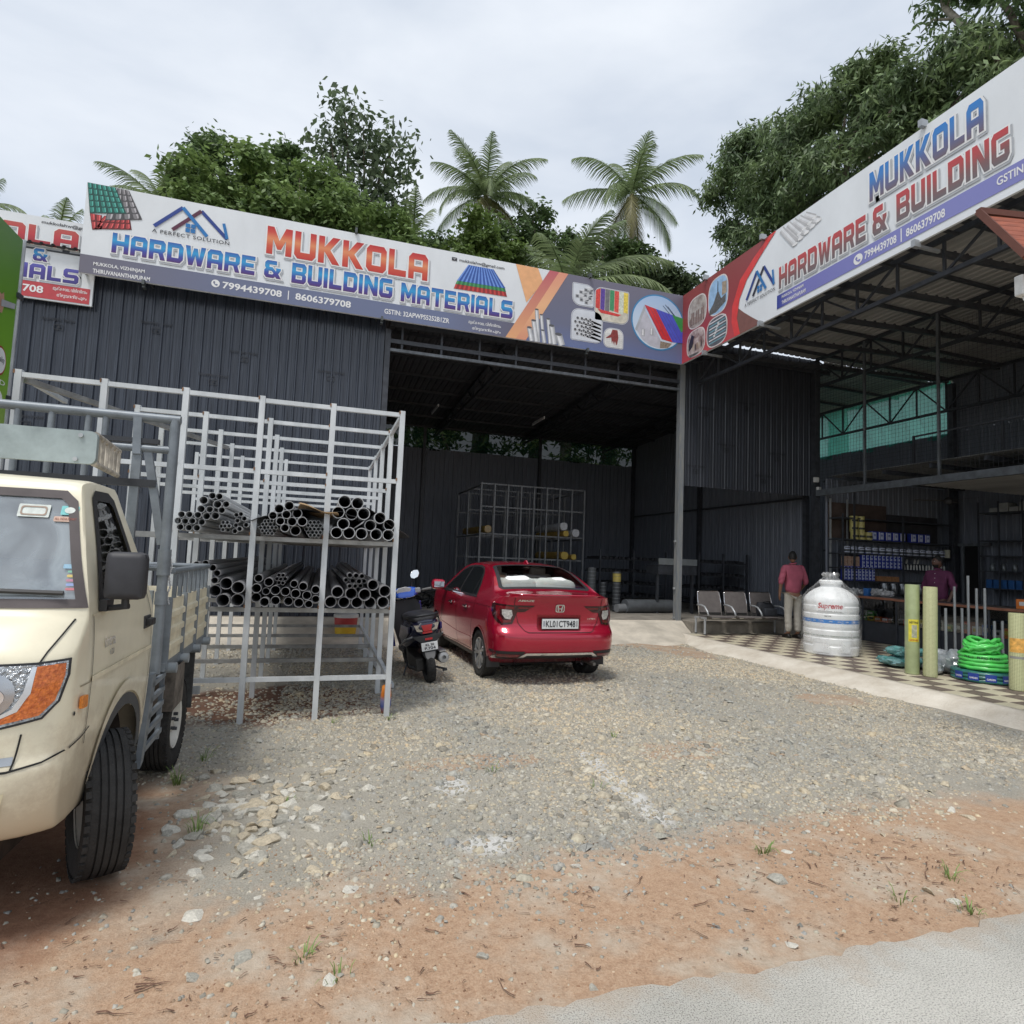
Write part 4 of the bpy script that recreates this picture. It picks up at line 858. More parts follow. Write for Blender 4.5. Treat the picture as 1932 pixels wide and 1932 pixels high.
frame_pic(rrect(5.88+U0, 7.30, 6.74+U0, 8.12, (.03, .16, .2, .2)), LG)
for j in range(5):
 for i in range(4+(j % 2)):
  u = 5.98+i*.12+(0 if j % 2 else .06); v = 7.88-j*.105
  if v-7.3 < .03 or u > 6.6: continue
  pn.poly('picture', [(u+U0, v+.03), (u+U0, v-.03), (6.72+U0, v-.12), (6.72+U0, v-.08)], TD[1], 2.9+.02*j); pn.poly('picture', ell(u+U0, v, .048, .05, 14), TL, 3.6); pn.poly('picture', ell(u+U0, v, .036, .038, 14), TD[2], 3.9)
frame_pic(rrect(6.82+U0, 7.24, 7.36+U0, 7.74, (.12, .03, .16, .2)), mat('print_paper', (.72, .72, .70), .4))
for k in range(9):
 pn.poly('picture', [(6.84+k*.06+U0, 7.27), (6.843+k*.06+U0, 7.27), (6.843+k*.06+U0, 7.62), (6.84+k*.06+U0, 7.62)], TD[0], 3.2)
 if k < 7: pn.poly('picture', [(6.84+U0, 7.28+k*.05), (7.34+U0, 7.28+k*.05), (7.34+U0, 7.283+k*.05), (6.84+U0, 7.283+k*.05)], TD[0], 3.4)
pn.poly('picture', q([(7.05, 7.72), (7.2, 7.72), (7.23, 7.52), (7.2, 7.35), (7.17, 7.30), (7.15, 7.42), (7.13, 7.29), (7.11, 7.41), (7.08, 7.30), (7.07, 7.42), (7.04, 7.34), (7.02, 7.50), (6.88, 7.46), (6.87, 7.48), (7.0, 7.58)]), mat('print_glove', (.24, .035, .03), .5, var=.3, scale=30), 3.7)
ci = [(u, v) for u, v in ell(8.42+U0, 8.13, .78, .74, 48) if True]
ci = [(min(u, 9.195+U0), v) for u, v in ci]
pn.poly('picture_frame', [(min(u, 9.196+U0), v) for u, v in ell(8.42+U0, 8.13, .82, .78, 48)], mat('print_ring', (.04, .22, .45), .4), 2); pn.poly('picture', ci, grad('print_sky', [(0, (.62, .70, .78)), (.6, (.50, .62, .78)), (1, (.36, .50, .72))]), 2.4)
pn.poly('picture', q([(7.74, 7.86), (7.99, 8.46), (8.52, 7.62), (8.49, 7.41), (8.2, 7.45), (7.95, 7.58)]), mat('print_wall', (.50, .50, .56), .4), 2.8)
pn.poly('picture', q([(7.72, 7.84), (7.98, 8.54), (8.03, 8.48), (7.78, 7.80)]), mat('print_gutter', (.40, .42, .45), .4), 3.1)
for u in (7.92, 8.18): pn.polys('picture', [[rrect(u+U0, 7.68+(.06 if u > 8 else 0), u+.10+U0, 7.88+(.06 if u > 8 else 0))]], TD[0], 3.1); pn.polys('picture', [[rrect(u+.015+U0, 7.70+(.06 if u > 8 else 0), u+.06+U0, 7.87+(.06 if u > 8 else 0))]], TL, 3.3)
for i, (a, b, c, d, mm) in enumerate((((7.99, 8.56), (8.33, 8.50), (8.88, 7.64), (8.54, 7.68), mat('pr_red2', (.60, .03, .03), .35)), ((8.33, 8.50), (8.85, 8.41), (9.19, 7.80), (9.19, 7.66), mat('pr_blue2', (.08, .10, .55), .35)), ((8.85, 8.41), (9.19, 8.36), (9.19, 8.0), (9.15, 7.95), mat('pr_green2', (.05, .30, .08), .35)))):
 if i == 1: pn.poly('picture', q([a, b, (9.19, 7.98), c, d, (8.88, 7.64)]), mm, 3.5)
 else: pn.poly('picture', q([a, b, c, d]), mm, 3.6)
for k in range(7):
 f = k/7; pn.poly('picture', q([(8.02+.8*f, 8.55-.14*f), (8.03+.8*f, 8.55-.14*f), (min(8.57+.8*f, 9.19), 7.69+.0*f), (min(8.56+.8*f, 9.19), 7.69)]), mat('print_line', (.08, .05, .16), .4), 3.9)
pn.poly('picture', q([(8.5, 7.62), (8.86, 7.60), (8.74, 7.46), (8.49, 7.42)]), mat('print_brick', (.26, .21, .16), .5, var=.5, scale=40), 3.2)
for a, b in (((8.55, 8.62), (8.85, 8.34)), ((8.62, 8.66), (8.92, 8.38)), ((8.98, 8.62), (8.74, 8.40)), ((9.05, 8.60), (8.82, 8.36)), ((8.70, 8.62), (8.96, 8.36))):
 pn.poly('picture', q([a, (a[0]+.012, a[1]+.01), (b[0]+.012, b[1]+.01), b]), mat('print_rebar', (.03, .06, .12), .4), 3.3)
def clamps(t_, items):
 for p, up in items:
  b = MB(); b.box((p[0], p[1]-.03, p[2]), (.05, .12, .10)); b.box((p[0], p[1]+.05, p[2]+(.07 if up else -.07)), (.05, .14, .05)); b.build('clamp', mat('clamp_steel', (.09, .10, .10), .5, .4), t_, world=True)
clamps(ms, [((.35, 14.28, 9.05), 1), ((6.35, 14.28, 9.05), 1), ((-3.9, 14.28, 7.04), 0), ((1.05, 14.28, 7.04), 0), ((6.33, 14.28, 7.04), 0)])

# --- board along the shop hall (u = 14.3 - y, v = z)
rsn, pr_ = board('sign_board', 'white board along the shop roof reading MUKKOLA in blue, red pictured end', (9.2, 14.3), (9.2, 1.0), 7.07, 9.02, .42, (1, 0, 0))
def q2(L): return [(14.3-y, z) for y, z in L]
DR = grad('print_crimson', [(0, (.50, .06, .07)), (.45, (.30, .045, .055)), (1, (.26, .05, .05))])
pr_.poly('red_area', q2([(14.295, 9.015), (10.8, 9.015), (11.36, 8.72), (11.85, 8.39), (12.13, 7.83), (12.15, 7.48), (12.0, 7.075), (14.295, 7.075)]), DR, 1)
pr_.poly('brown_area', q2([(12.0, 7.80), (11.72, 7.55), (11.4, 7.30), (11.1, 7.075), (12.0, 7.075)]), mat('print_brown', (.20, .085, .07), .4), 1)
pr_.poly('red_stripe', q2([(10.85, 9.015), (10.66, 9.015), (11.18, 8.66), (11.62, 8.32), (11.88, 7.95), (11.97, 7.5), (11.85, 7.075), (12.05, 7.075), (12.17, 7.48), (12.15, 7.86), (11.87, 8.41), (11.38, 8.74)]), mat('print_scarlet', (.68, .05, .05), .35, var=.1), 2)
for (y0, y1, z0, z1, mm) in ((14.03, 13.19, 7.88, 8.72, mat('pic_skyline', (.52, .49, .45), .45, col2=(.20, .15, .13), scale=5)), (13.12, 12.31, 7.9, 8.86, mat('pic_site', (.30, .48, .70), .45, var=.2)), (14.06, 13.23, 7.12, 7.82, mat('pic_workers', (.60, .52, .50), .45, col2=(.16, .09, .08), scale=6)), (13.17, 12.33, 7.10, 7.84, mat('pic_bars', (.10, .11, .13), .45, var=.3))):
 cu, cv, ru, rv = 14.3-(y0+y1)/2, (z0+z1)/2, abs(y0-y1)/2*.93, (z1-z0)/2*.97
 pr_.poly('picture_frame', ell(cu, cv, ru+.035, rv+.03, 32, 2.9), mat('pic_frame', (.66, .60, .58), .4), 2); pr_.poly('picture', ell(cu, cv, ru, rv, 32, 2.9), mm, 2.5)
# skyline towers, rubble heap with a jib, workers, stacked bars
for k in range(9): u = .36+.075*k; pr_.poly('picture', rrect(u, 7.98, u+.05, 8.18+.18*abs(math.sin(k*2.1))), mat('pic_tower', (.20, .13, .11), .5, var=.5, scale=14), 3)
pr_.poly('picture', [(1.24, 7.98), (1.5, 7.96), (1.9, 8.1), (1.9, 8.3), (1.72, 8.25), (1.58, 8.52), (1.4, 8.22), (1.24, 8.1)], mat('pic_heap', (.10, .10, .10), .6, var=.5, scale=16), 3); pr_.poly('picture', [(1.56, 8.5), (1.6, 8.5), (1.59, 8.76), (1.57, 8.76)], DK, 3.4); pr_.poly('picture', [(1.75, 8.3), (1.93, 8.32), (1.93, 8.62), (1.75, 8.66)], mat('pic_tan', (.34, .27, .20), .5, var=.4, scale=15), 3.3)
pr_.poly('picture', [(.34, 7.5), (.46, 7.74), (.58, 7.66), (.52, 7.40), (.34, 7.3)], DK, 3)
for k in range(5): pr_.poly('picture', ell(.55+.09*k, 7.36-.02*(k % 2), .035, .10, 12), mat('pic_fig_%d' % (k % 3), ((.40, .33, .26), (.08, .06, .06), (.30, .22, .17))[k % 3], .5), 3.2+.05*k)
pr_.poly('picture', [(.32, 7.2), (.8, 7.18), (.7, 7.13), (.42, 7.13)], mat('pic_heap', (.1, .1, .1)), 3.6)
for k in range(8): v = 7.2+k*.075; pr_.poly('picture', [(1.24, v), (1.92, v+.02), (1.92, v+.045), (1.24, v+.03)], TL if k % 2 else mat('pic_teal', (.16, .36, .42), .4), 3)
for k in range(10): u, v = 1.42+.04*(k % 5)+.03*(k // 5), 7.34+.07*(k % 5); pr_.polys('picture', [[rrect(u, v, u+.05, v+.055), rrect(u+.012, v+.012, u+.038, v+.043)]], PW, 3.5+.02*k)
logo(pr_, (((14.3-11.63, 7.81), (14.3-11.28, 8.36), (14.3-10.97, 7.82)), ((14.3-11.41, 7.82), (14.3-11.05, 8.37), (14.3-10.72, 7.81)), (14.3-10.76, 8.16), (14.3-11.26, 7.83, .17)), .065, LN, LB, mat('logo_black', (.02, .02, .04), .4), (14.3-11.69, 7.66, 14.3-10.69, 7.74))
RG = grad('letter_red_grey', [(0, (.15, .13, .14)), (.35, (.22, .10, .10)), (.7, (.42, .07, .07)), (1, (.52, .05, .06))]); BG2 = grad('letter_blue_grey', [(0, (.16, .12, .15)), (.4, (.10, .13, .30)), (.7, (.05, .20, .52)), (1, (.02, .20, .58))])
big(pr_, 'trade_lettering', 'HARDWARE', 14.3-10.56, 7.62, 14.3-8.34, 8.11, RG, .026); big(pr_, 'trade_lettering', '&', 14.3-8.2, 7.60, 14.3-7.9, 8.12, RG, .026)
big(pr_, 'trade_lettering', 'BUILDING', 14.3-7.72, 7.62, 14.3-5.9, 8.12, RG, .026); big(pr_, 'trade_lettering', 'MATERIALS', 14.3-5.64, 7.62, 14.3-3.3, 8.12, RG, .026)
big(pr_, 'name_lettering', 'MUKKOLA', 14.3-8.26, 8.29, 14.3-6.25, 8.84, BG2, .03)
pr_.poly('band', q2([(10.63, 7.50), (1.0, 7.50), (1.0, 7.20), (10.63, 7.20)]), grad('band_violet', [(0, (.14, .14, .42)), (.3, (.20, .20, .50)), (.62, (.22, .23, .52)), (.95, (.17, .17, .47)), (1, (.02, .04, .28))], 'Y'), 1)
phone_icon(pr_, 14.3-8.52, 7.34, .10, PW, mat('band_violet_flat', (.2, .2, .5), .4), 2)
pr_.text('phone_number', '7994439708', 14.3-8.38, 7.265, 14.3-7.73, 7.415, PW, 2, .025); pr_.text('phone_number', '8606379708', 14.3-7.55, 7.265, 14.3-6.87, 7.415, PW, 2, .025)
pr_.poly('divider', q2([(7.65, 7.23), (7.63, 7.23), (7.63, 7.47), (7.65, 7.47)]), PW, 2); pr_.text('tax_number', 'GSTIN: 32APWPS5252B1ZR', 14.3-6.09, 7.30, 14.3-4.55, 7.43, PW, 2, .018)
pr_.text('address', 'MUKKOLA, VIZHINJAM', 14.3-10.48, 7.37, 14.3-9.86, 7.45, PW, 2, .02); pr_.text('address', 'THIRUVANANTHAPURAM', 14.3-10.48, 7.25, 14.3-9.8, 7.33, PW, 2, .02)
tubes(pr_, 'tube_picture', [((14.3-10.50+.16*k, 8.95-.02*k), (14.3-10.10+.16*k, 8.42+.045*k), .15) for k in range(5)]+[((14.3-10.30+.16*k, 8.97-.02*k), (14.3-9.98+.14*k, 8.58+.045*k), .13) for k in range(4)], TL, [mat('pt_mid', (.46, .46, .47), .4), mat('pt_half', (.60, .60, .61), .4), mat('pt_end', (.78, .78, .78), .4)], 2)
for p, up in (((9.18, 11.05, 9.05), 1), ((9.18, 7.2, 9.05), 1), ((9.18, 11.1, 7.04), 0), ((9.18, 7.35, 7.04), 0), ((9.18, 13.2, 7.04), 0), ((9.18, 13.2, 9.05), 1)):
 b = MB(); b.box((p[0]-.02, p[1], p[2]), (.14, .07, .12)); b.box((p[0]+.25, p[1], p[2]+(.0 if up else -.03)), (.5, .05, .05)); b.build('clamp', mat('clamp_grey', (.36, .38, .40), .5, .4), rsn, world=True)

# --- partly hidden board further left
ls, pl = board('sign_board', 'partly hidden white board at the left with red KOLA lettering', (-10.2, 15.0), (-5.05, 15.0), 6.63, 8.43, .1, (0, 1, 0))
U1 = 10.2
big(pl, 'name_lettering', 'MUKKOLA', -8.95+U1, 7.80, -5.40+U1, 8.22, grad('letter_red2', [(0, (.30, .03, .04)), (.5, (.52, .05, .06)), (1, (.50, .10, .08))]), .025)
big(pl, 'trade_lettering', '&', -6.19+U1, 7.45, -5.92+U1, 7.72, BLUE, .02); big(pl, 'trade_lettering', 'MATERIALS', -7.95+U1, 7.06, -5.33+U1, 7.38, grad('letter_navy', [(0, (.06, .05, .22)), (.6, (.08, .06, .30)), (1, (.12, .12, .45))]), .02)
pl.poly('band', [(0, 6.66), (5.1, 6.66), (5.1, 7.0), (0, 7.0)], mat('band_red', (.50, .06, .07), .4, var=.1), 1); pl.text('phone_number', '8606379708', -7.2+U1, 6.76, -5.95+U1, 6.92, PW, 2, .025)
pl.text('address', 'മുക്കോല, വിഴിഞ്ഞം', -5.78+U1, 6.86, -5.15+U1, 6.96, PW, 2, .015); pl.text('address', 'തിരുവനന്തപുരം', -5.7+U1, 6.72, -5.15+U1, 6.82, PW, 2, .015)
pl.text('email', 'mukkolahw@gmail.com', -6.1+U1, 8.27, -4.95+U1, 8.36, DK, 1, .012)
# bring the shed, the hall and their boards to their true distance
EYE = Vector((0, 0, 1.55)); KS = .806
for o in [shed, hall, ms, rsn]+[o for o in COL.objects if o.name.startswith('tube_light')]:
 o.location = EYE+(o.location-EYE)*KS; o.scale = (KS, KS, KS)
ls.location = EYE+(ls.location-EYE)*KS*.972; ls.scale = (KS*.972,)*3
# --- green board on a post behind the truck
gs = thing('sign_board', 'tall bright green advertising board on a grey post at the left edge', 'sign', (-3.2, 6.8, 0))
b = MB(); b.bx(-3.24, -3.20, 5.2, 7.50, 2.55, 4.70); b.build('panel', grad('sign_green', [(0, (.30, .42, .10)), (.35, (.18, .40, .02)), (1, (.08, .22, .02))]), gs, world=True)
b = MB(); b.tube([(-3.22, 7.55, -.05), (-3.22, 7.55, 4.72)], .03, 10); b.build('post', M_GALV, gs, world=True, smooth=SH)
b = MB(); b.tube([(-3.22, 5.15, -.05), (-3.22, 5.15, 4.72)], .03, 10); b.build('post', M_GALV, gs, world=True, smooth=SH)
b = MB(); b.box((-3.22, 7.53, 4.1), (.09, .10, .05)); b.box((-3.22, 7.53, 3.0), (.09, .10, .05)); b.build('clamp', M_DSTEEL, gs, world=True)
pg = Panel((-3.2, 5.2, 0), (0, 1, 0), (0, 0, 1), gs)
pg.poly('badge', ell(2.07, 3.33, .13, .15, 24), mat('badge_rim', (.35, .02, .02), .4), 1); pg.poly('badge', ell(2.07, 3.33, .11, .13, 24), PW, 2)
pg.text('badge_lettering', 'Quality', 1.98, 3.30, 2.15, 3.38, DK, 3)
pg.text('lettering', 'FLOOD', 1.1, 2.87, 2.2, 3.05, PW, 1, .03); pg.text('lettering', 'PROTECTED', 1.3, 3.10, 2.22, 3.15, PW, 1, .01)
pg.poly('picture', [(1.8, 3.78), (2.02, 3.80), (2.05, 3.9), (2.02, 4.02), (1.98, 3.98), (1.9, 4.0), (1.8, 3.95)], mat('print_skin', (.45, .25, .17), .5), 1); pg.poly('picture', [(1.98, 3.86), (2.25, 3.93), (2.26, 3.99), (1.98, 3.93)], TD[0], 2)
# ---------------------------------------------------------------- pipe rack in the yard
PIPES = {
 'UR': [(0.192,2.026,0.061),(0.312,2.017,0.058),(0.139,1.918,0.057),(0.263,1.913,0.058),(0.373,1.919,0.059),(0.191,1.81,0.056),(0.444,1.812,0.055),(0.527,1.887,0.056),(0.622,1.827,0.056),(0.134,1.72,0.054),(0.247,1.717,0.056),(0.363,1.722,0.055),(0.502,1.713,0.056),(0.616,1.714,0.056)] ,
 'UM': [(-0.385,1.92,0.043),(-0.299,1.951,0.043),(-0.433,1.852,0.038),(-0.317,1.868,0.04),(-0.227,1.887,0.044),(-0.366,1.805,0.038),(-0.265,1.807,0.042),(-0.177,1.812,0.044),(-0.322,1.745,0.038),(-0.233,1.727,0.047)] ,
 'UL': [(-0.955,2.004,0.031),(-0.89,1.997,0.03),(-1.014,1.955,0.037),(-0.901,1.926,0.036),(-0.829,1.931,0.03),(-1.028,1.877,0.034),(-0.956,1.876,0.03),(-0.858,1.874,0.03),(-0.909,1.823,0.035),(-0.979,1.815,0.033),(-1.181,1.82,0.029),(-1.113,1.821,0.029),(-1.046,1.821,0.03),(-1.206,1.763,0.029),(-1.148,1.762,0.029),(-1.084,1.765,0.029),(-1.015,1.761,0.03),(-1.178,1.708,0.029),(-1.112,1.706,0.029),(-1.046,1.707,0.03)] ,
 'LL': [(-0.788,1.225,0.054),(-0.68,1.195,0.056),(-0.793,1.081,0.057),(-0.683,1.08,0.056),(-0.873,1.158,0.052),(-0.869,1.313,0.03),(-0.902,1.361,0.03),(-0.957,1.4,0.027),(-1.027,1.389,0.026),(-0.875,1.252,0.03)] ,
 'LM': [(-0.519,1.279,0.037),(-0.433,1.246,0.041),(-0.371,1.174,0.044),(-0.529,1.19,0.043),(-0.451,1.162,0.034),(-0.532,1.104,0.043),(-0.451,1.072,0.042),(-0.362,1.082,0.041),(-0.213,1.236,0.035),(-0.132,1.216,0.04),(-0.192,1.151,0.042),(-0.094,1.136,0.041),(-0.021,1.185,0.039),(-0.015,1.1,0.036),(-0.251,1.079,0.041),(-0.159,1.069,0.043),(-0.073,1.057,0.036),(-0.281,1.167,0.041)] ,
 'LR': [(0.175,1.172,0.055),(0.302,1.158,0.056),(0.421,1.155,0.057),(0.497,1.244,0.052),(0.609,1.19,0.056),(0.12,1.068,0.053),(0.24,1.067,0.054),(0.358,1.072,0.054),(0.478,1.062,0.055),(0.597,1.085,0.056)] ,
 'LRs': [(0.278,1.33,0.025),(0.334,1.329,0.025),(0.389,1.325,0.024),(0.247,1.283,0.022),(0.307,1.279,0.025),(0.363,1.277,0.026),(0.414,1.277,0.022),(0.281,1.232,0.022),(0.331,1.233,0.022),(0.382,1.234,0.022)] ,
 'UMs1': [(-0.501,1.799,0.016),(-0.469,1.801,0.016),(-0.437,1.803,0.016),(-0.515,1.768,0.016),(-0.483,1.77,0.016),(-0.451,1.772,0.016),(-0.418,1.774,0.016),(-0.529,1.737,0.016),(-0.497,1.739,0.016),(-0.465,1.741,0.016),(-0.433,1.742,0.016),(-0.4,1.744,0.016),(-0.511,1.708,0.016),(-0.479,1.709,0.016),(-0.447,1.711,0.016),(-0.414,1.713,0.016),(-0.493,1.678,0.016),(-0.461,1.68,0.016),(-0.429,1.681,0.016)] ,
 'UMs2': [(-0.106,1.811,0.017),(-0.071,1.813,0.017),(-0.035,1.815,0.017),(-0.122,1.777,0.017),(-0.086,1.779,0.017),(-0.051,1.781,0.017),(-0.015,1.783,0.017),(-0.137,1.744,0.017),(-0.102,1.746,0.017),(-0.067,1.748,0.017),(-0.031,1.75,0.017),(0.005,1.751,0.017),(-0.118,1.713,0.017),(-0.082,1.714,0.017),(-0.047,1.716,0.017),(-0.011,1.718,0.017),(-0.098,1.681,0.017),(-0.063,1.683,0.017),(-0.027,1.684,0.017)] ,
 'ULs': [(-0.842,1.767,0.017),(-0.808,1.769,0.017),(-0.857,1.733,0.017),(-0.823,1.735,0.017),(-0.789,1.737,0.017),(-0.838,1.701,0.017),(-0.804,1.703,0.017),(-0.744,1.843,0.021),(-0.701,1.85,0.021),(-0.668,1.81,0.023),(-0.728,1.79,0.021),(-0.656,1.756,0.022),(-0.7,1.716,0.023),(-0.744,1.694,0.023),(-0.74,1.748,0.02)] ,
 'LMs': [(-0.349,1.313,0.018),(-0.311,1.314,0.018),(-0.365,1.278,0.018),(-0.328,1.279,0.018),(-0.29,1.28,0.018),(-0.344,1.244,0.018),(-0.307,1.245,0.018)] ,
}

RX = [-2.51, -1.88, -1.24, -.60, .04, .70]; RY = [6.05, 7.05, 8.05, 9.05, 10.2]
M_RACK = mat('rack_galvanised', (.72, .745, .76), .45, .2, scale=6, stretch=(1, 1, .35), col2=(.52, .545, .56))
M_RACKL = mat('rack_lower_steel', (.33, .33, .32), .5, .35, var=.3, scale=6)
M_RUST = mat('rust_weld', (.23, .12, .06), .8, var=.4, scale=30)
rack = thing('pipe_rack', 'tall galvanised square-tube rack loaded with pipes beside the truck', 'rack', (-.9, 8, 0))
for j, y in enumerate(RY):
 for i, x in enumerate(RX):
  if j and i in (0,) : continue
  mb = MB(); t = .05; z0 = gz(x, y)-.03; mb.bx(x-t/2, x+t/2, y-t/2, y+t/2, z0, 2.97); mb.build('post', M_RACK if j == 0 or i > 2 else M_RACK, rack, world=True)
  if j < 2:
   for z in (2.93, 2.26, 1.66, 1.0):
    mb = MB(); mb.box((x-.028, y-.02, z+.02), (.012, .02, .03)); mb.build('weld', M_RUST, rack, world=True)
for j, y in enumerate(RY):
 for z, nm in ((2.93, 'top_rail'), (2.26, 'rail'), (1.64, 'shelf_rail'), (.99, 'shelf_rail'), (.36, 'foot_rail')):
  for i in range(len(RX)-1):
   if (z < 2 and i < 1) or (j and i == 0): continue
   mb = MB(); mb.bx(RX[i]+.026, RX[i+1]-.026, y-.02, y+.02, z-.02, z+.02); mb.build(nm, M_RACK if z > 2 or j == 0 and z < .5 else M_RACKL, rack, world=True)
for x in (RX[0], RX[-1]):
 for z in (2.93, .36, 1.64, .99):
  for j in range(len(RY)-1):
   if x == RX[0] and (z < 2 or j > 0): continue
   mb = MB(); mb.bx(x-.02, x+.02, RY[j]+.026, RY[j+1]-.026, z-.02, z+.02); mb.build('side_rail', M_RACK, rack, world=True)
mb = MB(); mb.bar((RX[0]+.03, 6.1, 2.9), (RX[2]-.05, 9.0, 2.9), .045); mb.build('diagonal_brace', M_RACKL, rack, world=True)
def pipe_mesh(L, wall=.10, n=18):
 b = MB(); o = [(math.cos(2*math.pi*i/n), math.sin(2*math.pi*i/n)) for i in range(n)]; k = 1-wall; V = []
 for r_, y in ((1, 0), (1, L), (k, 0), (k, L)): V += [(c*r_, y, s_*r_) for c, s_ in o]
 F = []
 for i in range(n):
  e = (i+1) % n; F += [(i, e, n+e, n+i), (2*n+e, 2*n+i, 3*n+i, 3*n+e), (e, i, 2*n+i, 2*n+e), (n+i, n+e, 3*n+e, 3*n+i)]
 b.add(V, F); return b
M_PIPE = mat('pipe_grey', (.52, .53, .54), .42, .2, var=.25, scale=3, stretch=(8, .3, 8)); M_PIPED = mat('pipe_dark_grey', (.30, .30, .31), .45, .2, var=.25, scale=3, stretch=(8, .3, 8))
pm = {False: pipe_mesh(5.6).mesh('pipe', M_PIPE, smooth=SH), True: pipe_mesh(5.4).mesh('pipe', M_PIPED, smooth=SH)}
PL = {'UR': ('wide grey pipe, upper shelf right stack', 'wide pipes upper right'), 'UM': ('medium grey pipe, upper shelf middle stack', 'medium pipes upper middle'), 'UL': ('slim pale pipe, upper shelf left stack', 'slim pipes upper left'),
 'UMs1': ('thin conduit pipe in the left bundle of the upper middle bay', 'thin pipe bundle upper middle left'), 'UMs2': ('thin conduit pipe in the right bundle of the upper middle bay', 'thin pipe bundle upper middle right'), 'ULs': ('thin pipe in the small bundle of the upper left bay', 'thin pipes upper left'),
 'LL': ('dark pipe, lower shelf left stack', 'dark pipes lower left'), 'LM': ('dark pipe, lower shelf middle stack', 'dark pipes lower middle'), 'LR': ('wide dark pipe, lower shelf right stack', 'dark pipes lower right'),
 'LRs': ('thin dark pipe in the bundle on top of the lower right stack', 'thin pipes lower right'), 'LMs': ('thin dark pipe in the bundle on top of the lower middle stack', 'thin pipes lower middle')}
ORD = ['first', 'second', 'third', 'fourth', 'fifth', 'sixth', 'seventh', 'eighth', 'ninth', 'tenth']; PN = {}
for key in ('UR', 'UM', 'UL', 'LL', 'LM', 'LR'):
 L = sorted(PIPES[key], key=lambda p: p[1]); rows = []
 for p in L:
  if rows and p[1]-rows[-1][0][1] < p[2]*1.1: rows[-1].append(p)
  else: rows.append([p])
 PN[key] = {(p[0], p[1]): ', %s row up, %s from left' % (ORD[j], ORD[i]) for j, r_ in enumerate(rows) for i, p in enumerate(sorted(r_))}
for key, L in PIPES.items():
 low = key.startswith('L'); zb = (1.0 if low else 1.65)+.022
 for x, z, r_ in L:
  o = inst(pm[low], 'pipe', None, (x, 5.94+rnd.uniform(-.05, .05), max(z, zb+r_)), (R(rnd.uniform(-.15, .25)), 0, R(rnd.uniform(-.5, .5))), (r_, 1, r_)); tag(o, PL[key][0]+(PN[key].get((x, z), '') if key in PN else ''), 'pipe', PL[key][1])
# cardboard and a dark sheet over the upper bundles
def sag(name, label, cat, x0, x1, y0, y1, zf, m, thick=.006):
 b = MB(); nx_, ny_ = 16, 10; V = []
 for j in range(ny_+1):
  for i in range(nx_+1):
   u, v = i/nx_, j/ny_; V.append((x0+(x1-x0)*u+.02*math.sin(v*9), y0+(y1-y0)*v+.03*math.sin(u*11), zf(u, v)))
 F = [(j*(nx_+1)+i, j*(nx_+1)+i+1, (j+1)*(nx_+1)+i+1, (j+1)*(nx_+1)+i) for j in range(ny_) for i in range(nx_)]
 n_ = len(V); V2 = V+[(a, b_, c-thick) for a, b_, c in V]; F2 = F+[tuple(n_+k for k in reversed(f)) for f in F]
 ed = [i for i in range(nx_)]; F2 += [(i+1, i, n_+i, n_+i+1) for i in ed]
 for j in range(ny_): a = j*(nx_+1); F2 += [(a, a+nx_+1, n_+a+nx_+1, n_+a)]; a += nx_; F2 += [(a+nx_+1, a, n_+a, n_+a+nx_+1)]
 b.add(V2, F2); return tag(b.build(name, m, fix=False, smooth=SH), label, cat)
sag('cardboard_sheet', 'torn brown cardboard lying over the middle pipes of the upper shelf', 'cardboard', -.22, .13, 5.92, 6.9, lambda u, v: 1.955+.025*math.cos(u*5)+.02*math.sin(v*7+u*3)-.05*u, mat('cardboard', (.42, .28, .15), .9, var=.25, scale=12))
sag('black_sheet', 'black plastic sheet draped over the middle pipes of the upper shelf', 'plastic sheet', -.62, .30, 5.98, 8.2, lambda u, v: 1.80+.13*math.sin(min(1, u*1.35)*math.pi*.62)+.012*math.sin(u*17)-.02*v-(.02 if u > .9 else 0), mat('black_plastic', (.015, .015, .017), .35, var=.3))
sag('black_sheet', 'dark board leaning down the right end of the upper pipe stack', 'plastic sheet', .40, .82, 6.0, 7.4, lambda u, v: 1.985-.27*u+.012*math.sin(u*9), mat('dark_board', (.03, .025, .022), .6, var=.3))
mb = MB(); mb.bar((.88, 7.22, .03), (.70, 11.4, .03), .05); tag(mb.build('square_tube', M_RACK), 'loose galvanised square tube lying on the gravel along the rack', 'steel tube')
# things on the ground near the rack
bk = thing('paint_bucket', 'yellow paint bucket with a red band standing behind the rack', 'bucket', (.50, 11.1, .08))
mb = MB(); mb.lathe([(.17, 0), (.19, .20)], n=20); mb.build('body', mat('bucket_yellow', (.70, .45, .03), .45, var=.15), bk, smooth=SH)
mb = MB(); mb.lathe([(.191, .201), (.20, .33)], n=20); mb.build('band', mat('bucket_red', (.45, .05, .05), .45), bk, smooth=SH)
mb = MB(); mb.lathe([(.212, .331), (.212, .38), (.19, .39), (.01, .385)], n=20); mb.build('lid', mat('bucket_lid', (.6, .6, .58), .5), bk, smooth=SH)
mb = MB(); V = []
for j, (z, wd, dp) in enumerate(((0, .07, .035), (.06, .085, .04), (.16, .085, .035), (.22, .08, .012), (.26, .078, .003))):
 V.append([(.70+wd*.55*math.cos(a)+.006*math.sin(a*5+j), 6.16+dp*math.sin(a), gz(.7, 6.1)+.01+z+.012*math.cos(a+1)) for a in [2*math.pi*i/14 for i in range(14)]])
mb.loft(V); pk = mb.build('snack_packet', grad('packet_print', [(0, (.55, .20, .04)), (.25, (.05, .10, .35)), (.45, (.30, .30, .55)), (.6, (.75, .22, .03)), (1, (.80, .28, .04))]), smooth=True); tag(pk, 'orange and blue foil packet leaning on the front right rack foot', 'packet')
